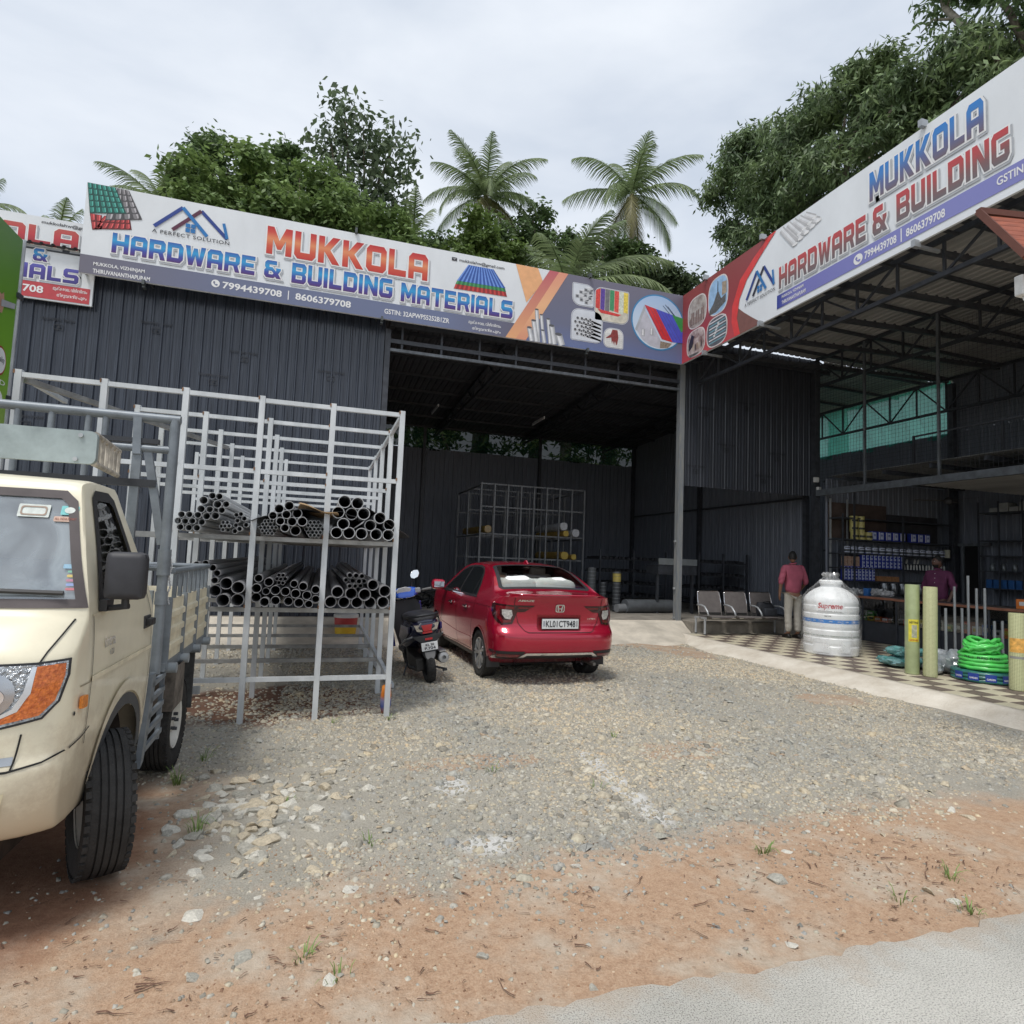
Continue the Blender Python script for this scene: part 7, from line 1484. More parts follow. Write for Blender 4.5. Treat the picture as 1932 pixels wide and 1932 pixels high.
b = MB(); b.prism([(-.12, 1.04), (.06, 1.05), (.08, 1.10), (.0, 1.125), (-.10, 1.115), (-.135, 1.08)], lambda a, c_: Vector((a, 1.085-.3*(c_-1.04), c_)), lambda a, c_: Vector((a, 1.13-.3*(c_-1.04), c_))); b.build('dial_cluster', mat('dial_white', (.80, .82, .82), .3, var=.1, scale=25), sct, bevel=.008)
b = MB(); b.tube([(.10, 1.15, 1.03), (.24, 1.12, 1.05)], .012, 8); b.tube([(-.10, 1.15, 1.03), (-.24, 1.12, 1.05)], .012, 8); b.build('handlebar', M_DSTEEL, sct)
for s_ in (-1, 1): b = MB(); b.tube([(s_*.24, 1.12, 1.05), (s_*.36, 1.08, 1.06)], .018, 10); b.build('grip', mat('grip_grey', (.16, .16, .16), .7), sct, smooth=SH)
b = MB(); b.box((.17, 1.12, 1.055), (.08, .06, .07)); b.build('switch_pod', mat('pod_grey', (.33, .34, .35), .5), sct, bevel=.015)
b = MB(); b.tube([(.10, 1.16, 1.06), (.10, 1.17, 1.16), (.145, 1.16, 1.225)], .007, 6); mr_ = b.build('mirror_stem', M_BLK, sct)
b = MB(); b.prism([(.10, 1.235), (.14, 1.22), (.20, 1.24), (.225, 1.285), (.215, 1.33), (.16, 1.335), (.115, 1.31), (.095, 1.27)], lambda a, c_: Vector((a, 1.145+.5*(c_-1.28), c_)), lambda a, c_: Vector((a, 1.17+.5*(c_-1.28), c_))); b.build('mirror_glass', mat('mirror_sky', (.85, .87, .88), .04, 1.0, var=.02), mr_, bevel=.004)
b = MB(); b.tube([(0, 1.25, .95), (0, 1.33, .55), (0, 1.40, .22)], .025, 8); b.build('fork', M_DSTEEL, sct); b = MB(); b.loft([sect(1.22, .40, .05, .02), sect(1.32, .46, .075, .05), sect(1.46, .44, .075, .05), sect(1.56, .36, .05, .02)]); b.build('front_mudguard', M_BLUE, sct, smooth=True)
# ---------------------------------------------------------------- things in and around the shop
def label_each(i, words): return words[i]
# --- three-seat waiting bench
bn = thing('waiting_bench', 'three-seat grey steel waiting bench on the tiled verandah', 'bench', (8.79, 11.1, TZ))
M_BF = mat('bench_frame', (.42, .44, .46), .4, .4, var=.1); M_BS = mat('bench_pad', (.15, .135, .13), .6, var=.15, scale=10)
for sx in (-1.06, .98):
 for y, dz in ((-.12, 0), (.20, .0)):
  b = MB(); b.tube([(sx, y, .012), (sx, y, .36 if y < 0 else .34)], .024, 10); lg = b.build('leg', M_BF, bn, smooth=SH); b = MB(); b.lathe([(.028, 0), (.028, .015)], (sx, y, 0), 10); b.build('foot_cap', M_BLK, lg)
 b = MB(); b.bar((sx, -.16, .34), (sx, .24, .34), .035); b.build('leg_bracket', M_BF, bn)
b = MB(); b.bar((-1.08, .03, .33), (1.0, .03, .33), .07, .05); b.build('beam', mat('beam_speckle', (.22, .21, .19), .6, var=.5, scale=40), bn)
for k in range(3):
 x0 = -1.02+k*.67; b = MB(); rg = []
 for y, z in ((-.26, .37), (-.24, .40), (-.05, .385), (.16, .37), (.20, .375)): rg.append([(x0+.03, y, z), (x0+.61, y, z), (x0+.61, y, z-.025), (x0+.03, y, z-.025)])
 b.loft(rg); st = b.build('seat', M_BS, bn, smooth=SH)
 b = MB(); b.tube([(x0+.03, -.265, .365), (x0+.61, -.265, .365)], .011, 8); b.build('seat_edge', M_CHROME, st, smooth=SH)
 b = MB(); rg = []
 for z, y, w_ in ((.44, .20, .54), (.50, .215, .56), (.70, .25, .57), (.86, .29, .54), (.885, .298, .48)): c = x0+.32; rg.append([(c-w_/2, y, z), (c+w_/2, y, z), (c+w_/2, y+.03, z), (c-w_/2, y+.03, z)])
 b.loft(rg); bk_ = b.build('backrest', M_BS, bn, smooth=SH)
 b = MB(); c = x0+.32; b.tube([(c-.28, .20, .38), (c-.285, .25, .68), (c-.27, .29, .86), (c-.24, .30, .893), (c+.24, .30, .893), (c+.27, .29, .86), (c+.285, .25, .68), (c+.28, .20, .38)], .011, 6); b.build('back_rim', M_CHROME, bk_, smooth=True)
for k in range(4):
 x = -1.03+k*.67; b = MB(); b.tube([(x, .20, .60), (x, .05, .60), (x, -.06, .575), (x, -.16, .48), (x, -.20, .40)], .02, 8); b.build('armrest', M_BF, bn, smooth=True)
# --- backpack lying on the right seat
bp_ = thing('backpack', 'black backpack slumped on the right seat of the bench', 'backpack', (9.40, 11.05, TZ+.385), R(-6))
b = MB(); rg = []
for t in np.linspace(0, 1, 9): w_ = .24*(1-.35*t**2.2); d_ = .11*(1-.25*t); z = .30*t; rg.append([(p[0]-.05*t, p[1]+.05+.06*t, z) for p in ell(0, 0, w_, d_, 18, 2.6)])
b.loft(rg); b.build('bag_body', mat('backpack_cloth', (.018, .02, .026), .75, var=.4, scale=14, bump=.4, bscale=25), bp_, smooth=R(50))
b = MB(); b.box((-.02, -.075, .10), (.30, .07, .17)); b.build('front_pocket', mat('backpack_cloth2', (.03, .034, .042), .7, var=.3), bp_, bevel=.03, smooth=R(60))
b = MB(); b.tube([(-.12, .06, .29), (-.10, .0, .33), (.02, .0, .33), (.04, .06, .29)], .012, 6); b.build('carry_handle', M_BLK, bp_, smooth=True)
b = MB(); b.tube([(-.20, -.03, .20), (-.26, -.02, .12), (-.24, -.04, .03)], .016, 6); b.build('strap', M_BLK, bp_, smooth=True)
# --- white water tank in clear plastic
tk = thing('water_tank', 'white ribbed plastic water tank wrapped in clear film on the verandah', 'water tank', (8.60, 8.57, TZ)); tk.scale = (.83, .83, 1.0)
M_TANK = mat('tank_white', (.90, .91, .91), .4, var=.03, scale=3); prf = [(.50, 0), (.52, .02)]
for k in range(6):
 z = .06+k*.135; prf += [(.52, z), (.525, z+.02), (.525, z+.085), (.512, z+.10), (.512, z+.12)]
prf += [(.52, .88), (.515, .92), (.49, .97), (.42, 1.04), (.30, 1.11), (.20, 1.15), (.20, 1.21)]
b = MB(); b.lathe(prf, n=56); tb_ = b.build('tank_body', M_TANK, tk, smooth=R(35))
b = MB(); b.lathe([(.225, 1.205), (.225, 1.25), (.20, 1.27), (.01, 1.275)], n=32); b.build('lid', M_TANK, tk, smooth=SH)
b = MB(); b.lathe([(.528, .545), (.5285, .605)], n=56, cap=False); b.build('blue_band', mat('tank_blue', (.03, .22, .62), .35, var=.2, scale=30), tk, smooth=SH)
b = MB(); b.lathe([(.5275, .325), (.5275, .34)], n=56, cap=False); b.build('print_band', mat('tank_print', (.10, .18, .12), .5, scale=60, col2=(.7, .7, .7)), tk, smooth=SH)
av = math.atan2(-8.57, -8.6)         # towards the viewer
def curve_text(owner, body, az, half, z0, z1, r_, m, bold=.02, nm='lettering', shear=0.0):
 V, F = text_tris(body, bold, 1.0, shear); a, c_ = V[:, :2].min(0), V[:, :2].max(0); q_ = (V[:, :2]-a)/(c_-a); bb = MB(); bb.add([(r_*math.cos(az-half+2*half*x), r_*math.sin(az-half+2*half*x), z0+(z1-z0)*y) for x, y in q_], F); return bb.build(nm, m, owner, fix=False)
def curve_rect(owner, az, half, z0, z1, r_, m, nm):
 bb = MB(); n_ = 12; bb.add([(r_*math.cos(az-half+2*half*i/n_), r_*math.sin(az-half+2*half*i/n_), z) for z in (z0, z1) for i in range(n_+1)], [(i, i+1, n_+2+i, n_+1+i) for i in range(n_)]); return bb.build(nm, m, owner, fix=False, smooth=True)
curve_rect(tk, av-.02, .50, .74, .90, .529, M_TANK, 'name_panel')
curve_text(tk, 'Supreme', av-.02, .44, .765, .885, .532, mat('tank_red', (.50, .01, .02), .4), .025, shear=.2); curve_text(tk, 'STORAGE TANK', av-.02, .42, .742, .752, .532, DK, .01)
curve_text(tk, '500 LTR', av-.1, .12, .655, .672, .532, DK, .02)
for i in range(9): curve_text(tk, 'UPVC', av-1.2+i*.3, .06, .568, .585, .5305, PW, .02, 'band_lettering')
for (z0, z1, dx) in ((.05, .20, -.35), (.06, .24, .55)): curve_rect(tk, av+dx, .30 if dx < 0 else .18, z0, z1, .5305, M_TANK, 'moulded_panel')
def film(name, owner, rings, seed, m):
 r = random.Random(seed); b_ = MB(); out_ = []
 for j, (rad, z) in enumerate(rings): out_.append([((rad+.012*math.sin(i*1.7+j*2.1)+r.uniform(-.01, .014))*math.cos(2*math.pi*i/48), (rad+.012*math.sin(i*1.3+j)+r.uniform(-.01, .014))*math.sin(2*math.pi*i/48), z+r.uniform(-.012, .012)) for i in range(48)])
 b_.loft(out_, caps=False); return b_.build(name, m, owner, smooth=R(25))
def film_mat(name, dens=.12):
 if name in _M: return _M[name]
 m = bpy.data.materials.new(name); m.use_nodes = True; t = m.node_tree; t.nodes.clear(); o = t.nodes.new('ShaderNodeOutputMaterial'); tr = t.nodes.new('ShaderNodeBsdfTransparent'); tr.inputs[0].default_value = (.975, .98, .98, 1)
 g = t.nodes.new('ShaderNodeBsdfGlossy'); g.inputs['Roughness'].default_value = .15; d = t.nodes.new('ShaderNodeBsdfDiffuse'); d.inputs[0].default_value = (.93, .94, .95, 1); a = t.nodes.new('ShaderNodeMixShader'); a.inputs[0].default_value = .7; b2 = t.nodes.new('ShaderNodeMixShader')
 n = t.nodes.new('ShaderNodeTexNoise'); n.inputs['Scale'].default_value = 7; n.inputs['Detail'].default_value = 6; mr = t.nodes.new('ShaderNodeMapRange'); mr.inputs['From Min'].default_value = .45; mr.inputs['From Max'].default_value = .75; mr.inputs['To Min'].default_value = dens*.5; mr.inputs['To Max'].default_value = dens*4
 t.links.new(n.outputs['Fac'], mr.inputs['Value']); t.links.new(mr.outputs[0], b2.inputs[0]); t.links.new(g.outputs[0], a.inputs[1]); t.links.new(d.outputs[0], a.inputs[2]); t.links.new(tr.outputs[0], b2.inputs[1]); t.links.new(a.outputs[0], b2.inputs[2]); t.links.new(b2.outputs[0], o.inputs[0]); _M[name] = m; return m
film('plastic_film', tk, [(.575, .005), (.57, .12), (.565, .3), (.56, .5), (.555, .7), (.55, .88), (.53, .98), (.44, 1.08), (.30, 1.18), (.20, 1.27), (.13, 1.31), (.17, 1.37), (.13, 1.40)], 3, film_mat('clear_film', .13))
# --- wire mesh rolls standing upright
def mesh_mat():
 m = mat('yellow_mesh_roll', (.58, .60, .30), .5, var=.12, scale=5); t = m.node_tree; b = t.nodes['Principled BSDF']; tcn = t.nodes.new('ShaderNodeTexCoord'); br = t.nodes.new('ShaderNodeTexBrick'); br.offset = 0; br.inputs['Scale'].default_value = 1; br.inputs['Brick Width'].default_value = .017; br.inputs['Row Height'].default_value = .017; br.inputs['Mortar Size'].default_value = .0022
 br.inputs['Color1'].default_value = (.36, .37, .20, 1); br.inputs['Color2'].default_value = (.42, .43, .24, 1); br.inputs['Mortar'].default_value = (.72, .74, .42, 1)
 mp2 = t.nodes.new('ShaderNodeMapping'); sp2 = t.nodes.new('ShaderNodeSeparateXYZ'); at = t.nodes.new('ShaderNodeMath'); at.operation = 'ARCTAN2'; mu = t.nodes.new('ShaderNodeMath'); mu.operation = 'MULTIPLY'; mu.inputs[1].default_value = .09; cb_ = t.nodes.new('ShaderNodeCombineXYZ')
 t.links.new(tcn.outputs['Object'], sp2.inputs[0]); t.links.new(sp2.outputs['Y'], at.inputs[0]); t.links.new(sp2.outputs['X'], at.inputs[1]); t.links.new(at.outputs[0], mu.inputs[0]); t.links.new(mu.outputs[0], cb_.inputs['X']); t.links.new(sp2.outputs['Z'], cb_.inputs['Y']); t.links.new(cb_.outputs[0], br.inputs['Vector']); t.links.new(br.outputs['Color'], b.inputs['Base Color'])
 bp2 = t.nodes.new('ShaderNodeBump'); bp2.inputs['Strength'].default_value = .6; bp2.inputs['Distance'].default_value = .004; t.links.new(br.outputs['Fac'], bp2.inputs['Height']); t.links.new(bp2.outputs['Normal'], b.inputs['Normal']); return m
M_MESH = mesh_mat(); M_WRAP = mat('green_wrap', (.36, .42, .22), .3, var=.15, scale=5, coat=.3)
def mesh_roll(name, label, x, y, h, r_, wrapped, lab=None):
 t_ = thing(name, label, 'mesh roll', (x, y, TZ), rnd.uniform(-.2, .2), 'wire mesh rolls on the verandah', rot=(R(rnd.uniform(-.4, .4)), R(.6), 0)); b = MB()
 b.lathe([(r_*.97, 0), (r_, .02), (r_*1.01, h*.5), (r_, h-.02), (r_*.96, h), (r_*.55, h-.004), (r_*.52, h-.12), (.001, h-.13)], n=32); b.build('roll', M_WRAP if wrapped else M_MESH, t_, smooth=SH)
 a = math.atan2(-y, -x)
 if lab == 'paper':
  curve_rect(t_, a+.25, .75, .46, .78, r_*1.03, mat('label_yellow', (.70, .62, .06), .5, var=.12, scale=20), 'paper_label'); curve_rect(t_, a+.30, .35, .52, .70, r_*1.05, mat('label_photo', (.55, .52, .42), .5, scale=25, col2=(.25, .30, .18)), 'label_picture'); curve_text(t_, 'NETTING', a+.25, .6, .72, .75, r_*1.05, DK, .02); curve_text(t_, 'GARDEN MESH', a+.25, .6, .47, .50, r_*1.05, mat('label_red', (.5, .1, .02), .5), .02)
 elif lab == 'orange': curve_rect(t_, a, 1.0, .48, .66, r_*1.03, mat('label_orange', (.78, .42, .10), .5, var=.3, scale=25), 'paper_label'); curve_rect(t_, a, 1.0, .40, .43, r_*1.03, mat('label_tape', (.3, .3, .28), .5), 'tape')
 return t_
mesh_roll('mesh_roll', 'green film-wrapped mesh roll with a yellow picture label', 8.26, 6.76, 1.28, .092, True, 'paper'); mesh_roll('mesh_roll', 'bare yellow wire mesh roll right beside the green wrapped one', 8.34, 6.55, 1.26, .088, False); mesh_roll('mesh_roll', 'yellow wire mesh roll with an orange label at the right edge', 8.66, 5.62, .98, .09, False, 'orange')
# --- stack of green hose coils
def coil(name, label, x, y, z, Rr, r_, n_, rows, m, seed, wrapm=None, tilt=0, txt=None):
 t_ = thing(name, label, 'hose coil', (x, y, z), 0, 'hose coils on the verandah'); rr = random.Random(seed)
 for j in range(rows):
  for k in range(n_):
   b = MB(); rad = Rr-k*r_*1.9; pts = [((rad+rr.uniform(-.006, .006))*math.cos(2*math.pi*i/40), (rad+rr.uniform(-.006, .006))*math.sin(2*math.pi*i/40), r_+j*r_*1.8+tilt*math.cos(2*math.pi*i/40)+rr.uniform(-.004, .004)) for i in range(40)]
   b.tube(pts, r_, 8, closed=True); b.build('hose_turn', m, t_, smooth=True)
 if txt:
  a = math.atan2(-y, -x)
  for q_ in (-.55, .0, .5): curve_text(t_, txt, a+q_, .20, r_*.7+(rows-1)*r_*.9, r_*1.7+(rows-1)*r_*.9, Rr+r_*1.08, DK, .02, 'hose_print')
 if wrapm:
  a = math.atan2(-y, -x)
  for q_ in (-.8, -.3, .2, .7):
   curve_rect(t_, a+q_, .16, .03, .03+rows*r_*1.2, Rr+r_*1.12, wrapm, 'paper_label'); curve_text(t_, 'GARDEN', a+q_, .12, .05, .075, Rr+r_*1.15, PW, .02)
 return t_
M_HG = mat('hose_lime', (.10, .62, .12), .35, var=.18, scale=9, coat=.3); M_HT = mat('hose_teal', (.03, .16, .14), .35, var=.3, scale=9, coat=.4); M_LB = mat('hose_label_blue', (.02, .05, .30), .4, var=.2)
CX, CY = 8.92, 6.22
coil('hose_coil', 'flat dark teal hose coil with blue labels under the green ones', CX, CY, TZ, .36, .026, 4, 3, M_HT, 1, M_LB)
coil('hose_coil', 'bright green hose coil lying lowest on the teal coil', CX, CY, TZ+.152, .27, .03, 4, 2, M_HG, 2)
coil('hose_coil', 'bright green hose coil in the middle of the stack', CX-.01, CY+.01, TZ+.27, .255, .028, 4, 2, M_HG, 3, None, .01, 'FLEXI')
t_ = thing('hose_coil', 'loosely twisted bright green hose coil on top of the stack', 'hose coil', (CX-.03, CY, TZ+.375), 0, 'hose coils on the verandah')
rr = random.Random(9)
for k in range(11):
 b = MB(); rad = .15+.075*rr.random(); ti = rr.uniform(-.10, .10); ph = rr.uniform(0, 6.28); pts = [(rad*math.cos(a)+.02*math.cos(ph), rad*.95*math.sin(a), rr.uniform(.02, .06)+.006*k+ti*math.cos(a+ph)*.9+.02) for a in [2*math.pi*i/32 for i in range(32)]]; b.tube(pts, .024, 8, closed=True); b.build('hose_turn', M_HG, t_, smooth=True)
# --- plastic-wrapped bundles on the floor
def bundle(name, label, x, y, sx, sy, sz, m, seed, tip=None, group='wrapped bundles on the verandah'):
 r = random.Random(seed); bb = bmesh.new(); bmesh.ops.create_uvsphere(bb, u_segments=28, v_segments=16, radius=1)
 for v in bb.verts:
  n_ = v.co.normalized(); k = 1+.10*math.sin(n_.x*7+seed)+.08*math.sin(n_.y*9+n_.z*6+seed*2)+r.uniform(-.045, .045); v.co = Vector((math.copysign(abs(n_.x)**.7, n_.x)*sx*k, math.copysign(abs(n_.y)**.75, n_.y)*sy*k, (math.copysign(abs(n_.z)**.8, n_.z)+1)*sz*.5*k))
  if v.co.z < .004: v.co.z = .004
 me = bpy.data.meshes.new(name); bb.to_mesh(me); bb.free(); me.materials.append(m); me.polygons.foreach_set('use_smooth', [True]*len(me.polygons)); me.set_sharp_from_angle(angle=R(28))
 t_ = thing(name, label, 'bundle', (x, y, TZ), rnd.uniform(-.2, .2), group); o = link(bpy.data.objects.new('wrapping', me)); o.parent = t_
 if tip:
  q_ = MB(); q_.lathe([(.05, 0), (.055, .08), (.02, .12)], (sx*.85, -sy*.5, sz*.35), 12, 'x'); q_.build('rolled_end', tip, t_, smooth=SH)
 return t_
M_TL = mat('teal_film', (.05, .24, .22), .25, scale=9, col2=(.22, .36, .38), coat=.5, bump=.6, bscale=14); M_GR = mat('grey_film', (.22, .25, .28), .25, scale=9, col2=(.45, .48, .50), coat=.5, bump=.6, bscale=14); M_YE = mat('yellow_tarp', (.62, .50, .06), .5, var=.2)
bundle('wrapped_bundle', 'teal tarpaulin bundle in clear film lying lower behind the green roll', 8.75, 7.28, .34, .26, .15, M_TL, 1, M_YE)
b2_ = bundle('wrapped_bundle', 'second teal film-wrapped bundle lying on top of the first', 8.82, 7.32, .30, .22, .14, M_TL, 4); b2_.location.z += .15
bundle('wrapped_bundle', 'grey film-wrapped bundle with a yellow end behind the yellow roll', 9.02, 6.78, .30, .24, .30, M_GR, 2, M_YE)
bundle('wrapped_bundle', 'crumpled grey film at the foot of the yellow roll', 8.62, 6.72, .12, .12, .16, M_GR, 3)
bundle('wrapped_bundle', 'dark blue film-wrapped bundle before the counter at the right', 10.1, 6.25, .22, .26, .55, mat('navy_film', (.03, .05, .10), .25, scale=9, col2=(.20, .22, .26), coat=.5, bump=.6, bscale=14), 5)
# --- grey pipes standing in a row
for i, (x, y, h) in enumerate(((9.22, 6.98, .93), (9.60, 7.12, 1.26), (9.62, 7.02, .93), (9.66, 6.95, 1.44), (9.67, 6.83, 1.25), (9.70, 6.73, 1.26), (9.66, 6.57, .78), (9.72, 6.50, .79), (9.70, 6.36, .79))):
 t_ = thing('upright_pipe', ('short grey pipe standing alone beside the yellow mesh roll', 'tall grey pipe standing leftmost in the row before the counter', 'short grey pipe close right of the leftmost tall one', 'tallest grey pipe standing in the row before the counter', 'grey pipe just right of the tallest standing one', 'grey pipe second right of the tallest standing one', 'short grey pipe behind the right side of the hose coils', 'grey pipe standing right of the hose coils', 'rightmost grey pipe in the row, beside the orange-labelled roll')[i], 'pipe', (x, y, TZ), 0, 'grey pipes standing on the verandah')
 b = MB(); b.tube([(0, 0, .012), (.0, 0, h)], .019, 12); b.build('tube', mat('standing_pipe', (.36, .38, .39), .4, .35, var=.15), t_, smooth=SH); b = MB(); b.lathe([(.05, 0), (.05, .008), (.025, .014), (.024, .03)], n=14); b.build('base_flange', M_BLK, t_, smooth=SH)
# --- counters
def counter(name, label, x, y0, y1, top=1.05):
 t_ = thing(name, label, 'counter', (x+.3, (y0+y1)/2, TZ)); P = lambda *a: [a[0], a[1], a[2]-0, a[3]-0, a[4], a[5]]
 def bx(nm, x0, x1, ya, yb, z0, z1, m, bev=0): b = MB(); b.bx(x0, x1, ya, yb, z0, z1); return b.build(nm, m, t_, world=True, bevel=bev)
 M_CB = mat('counter_board', (.045, .05, .06), .5, var=.2, scale=6)
 bx('base', x+.04, x+.6, y0, y1, TZ, TZ+.42, M_CB); bx('worktop', x-.02, x+.66, y0-.02, y1+.02, top-.04, top, mat('counter_top', (.13, .11, .10), .4, var=.25)); bx('top_edging', x-.035, x-.021, y0-.02, y1+.02, top-.045, top-.002, mat('edge_copper', (.30, .13, .08), .5, var=.3))
 bx('back_panel', x+.56, x+.6, y0, y1, TZ+.42, top-.04, M_CB); bx('inner_shelf', x+.05, x+.55, y0+.02, y1-.02, TZ+.68, TZ+.69, M_DSTEEL)
 n_ = max(2, int((y1-y0)/.75)); 
 for k in range(n_+1): y = y0+(y1-y0)*k/n_; bx('upright', x+.0, x+.03, y-.015, y+.015, TZ, top-.045, M_CB)
 for k in range(n_): ya, yb = y0+(y1-y0)*k/n_+.02, y0+(y1-y0)*(k+1)/n_-.02; bx('glass_pane', x+.012, x+.016, ya, yb, TZ+.43, top-.05, glass('counter_glass', (.9, .92, .92), .1, .03, 1.45))
 return t_
counter('shop_counter', 'dark glazed shop counter with a copper-edged top behind the tank', 11.02, 9.30, 11.0); counter('shop_counter', 'long dark shop counter with a copper-edged top behind the pipes', 10.86, 4.0, 9.22)
# goods: boxes and bottles inside and on the counters
def goods(name, label, cat, x, y, z, dims, m, group, m2=None, rz=0):
 b = MB(); b.box((0, 0, dims[2]/2), dims); o = b.build(name, m, None, bevel=min(dims)*.05); o.location = (x, y, z); o.rotation_euler = (0, 0, rz); tag(o, label, cat, group)
 if m2: q_ = MB(); q_.box((-dims[0]/2-.0015, 0, dims[2]*.55), (.003, dims[1]*.7, dims[2]*.4)); q_.build('print_panel', m2, o)
 return o
cols = {'yellow': (.62, .50, .04), 'red': (.50, .05, .03), 'blue': (.04, .16, .45), 'green': (.08, .32, .06), 'white': (.66, .66, .64), 'orange': (.70, .20, .04), 'black': (.02, .02, .022)}
GMs = {k: mat('box_'+k, v, .5, var=.15, scale=12) for k, v in cols.items()}
k_ = 0
for j, (z, lst) in enumerate(((TZ+.425, ['yellow', 'yellow', 'yellow', 'blue', 'green', 'yellow', 'orange', 'red']), (TZ+.53, ['yellow', 'black', 'yellow', 'blue', 'white', 'green']))):
 for i, c in enumerate(lst):
  y = 10.85-i*.17; goods('goods_box', '%s box, %s row of the left counter, number %d from its far end' % (c, ('lower', 'upper')[j], i+1), 'box', 11.13, y, z if j == 0 else TZ+.692 if i > 5 else z, (.10, .15, .10), GMs[c], 'boxes in the left counter', GMs['black' if c == 'yellow' else 'white'])
for i in range(12): 
 b = MB(); b.lathe([(.03, 0), (.03, .09), (.012, .12), (.012, .14)], n=10); o = b.build('small_bottle', mat('bottle_dark', (.06, .045, .04), .3, var=.4), smooth=SH); o.location = (11.15+.06*(i % 2), 10.88-i*.125, TZ+.692); tag(o, 'small dark bottle on the inner shelf of the left counter', 'bottle', 'bottles in the left counter')
seq = ['red', 'red', 'black', 'orange', 'white', 'green', 'black', 'red', 'white', 'blue', 'white', 'orange', 'blue', 'white', 'red', 'black', 'orange', 'white']
for i, c in enumerate(seq): goods('goods_box', '%s packet box in the long counter, place %d from its far end' % (c, i+1), 'box', 10.98, 9.05-i*.165, TZ+.425, (.12, .14, .12+.09*((i*7) % 5)/4), GMs[c], 'boxes in the long counter', GMs[('white', 'black', 'yellow')[i % 3]])
goods('carton', 'orange carton with a white cross on the counter end', 'carton', 11.1, 6.95, 1.05, (.26, .34, .16), GMs['orange'], 'cartons on the counter', GMs['white']); goods('carton', 'white carton beside the orange one on the counter end', 'carton', 11.12, 6.52, 1.05, (.24, .3, .2), GMs['white'], 'cartons on the counter')
goods('blue_box', 'small blue box among white packets on the left counter', 'box', 11.3, 10.25, 1.05, (.14, .12, .16), GMs['blue'], 'packets on the counter')
for i, (y, s) in enumerate(((10.62, .13), (10.42, .11), (10.0, .15), (9.8, .13))):
 r = random.Random(i); bb = bmesh.new(); bmesh.ops.create_icosphere(bb, subdivisions=3, radius=1)
 for v in bb.verts: v.co = Vector((v.co.x*s, v.co.y*s, max(0, (v.co.z+.8)*s*.6)))*(1+.18*math.sin(v.co.x*9+i)*math.sin(v.co.y*8)+r.uniform(-.08, .08))
 me = bpy.data.meshes.new('packet'); bb.to_mesh(me); bb.free(); me.materials.append(mat('packet_white', (.62, .63, .62), .5, scale=14, col2=(.12, .12, .14))); o = link(bpy.data.objects.new('packet', me)); o.location = (11.3, y, 1.05); tag(o, ('white packet at the far end of the left counter', 'white packet just left of the small blue box', 'white packet just right of the small blue box', 'white packet nearest the man behind the counter')[i], 'packet', 'packets on the counter')
for i in range(5): 
 b = MB(); b.lathe([(.09, 0), (.10, .02), (.10, .20), (.085, .24), (.085, .25)], n=18); o = b.build('steel_pot', mat('pot_steel', (.20, .21, .22), .25, .7, var=.3), smooth=SH); o.location = (12.3, 11.0-.0*i, 0); o.location = (12.75+i*.27, 11.12, 1.06); tag(o, ('leftmost', 'second', 'third', 'fourth', 'rightmost')[i]+' wrapped steel pot on the bottom shelf behind the counter', 'pot', 'pots on the shelf')
# --- paint shelves on the end wall
sh = thing('paint_shelf', 'dark steel shelving full of paint tins behind the counter', 'shelf', (13.3, 11.3, TZ))
zs_ = [2.315, 1.985, 1.65, 1.35, 1.05]
for z in zs_+[2.82]: b = MB(); b.bx(11.54, 15.05, 11.18, 11.56, z-.03, z); b.build('shelf_board', M_DSTEEL, sh, world=True)
for x in (11.56, 11.90, 13.40, 15.03): b = MB(); b.bx(x-.018, x+.018, 11.15, 11.18, TZ, 3.6 if x > 11.7 and x < 12 else 2.9); b.build('upright', M_DSTEEL, sh, world=True)
b = MB(); b.bx(11.56, 13.35, 11.58, 11.60, 2.35, 3.2); b.build('back_board', mat('back_board_brown', (.085, .06, .05), .7, var=.3), sh, world=True)
b = MB(); b.bx(13.37, 15.05, 11.58, 11.60, 2.35, 3.0); b.build('back_board', mat('back_board_dark', (.04, .04, .045), .7, var=.3), sh, world=True)
def tin(kind):
 b = MB()
 if kind == 'square': b.bx(-.085, .085, -.05, .05, 0, .215)
 elif kind == 'tall': b.bx(-.045, .045, -.045, .045, 0, .185)
 else: b.lathe([(.085, 0), (.088, .01), (.088, .16), (.092, .165), (.092, .18), (.08, .182), (.001, .178)], n=20)
 return b
def tin_mat(name, base, light, sz):
 """printed tin: base colour with a pale front panel"""
 m = mat(name, base, .35, var=.1); t = m.node_tree; b = t.nodes['Principled BSDF']; g = t.nodes.new('ShaderNodeTexCoord'); s_ = t.nodes.new('ShaderNodeSeparateXYZ'); t.links.new(g.outputs['Object'], s_.inputs[0]); return m
TB = tin_mat('tin_blue', (.03, .05, .34), (.6, .6, .7), 1); TW = mat('tin_panel', (.55, .60, .74), .4, var=.12, scale=40); TD2 = mat('tin_dark', (.06, .07, .085), .35, var=.3); TG = mat('tin_gold', (.50, .45, .16), .35, var=.3, scale=20)
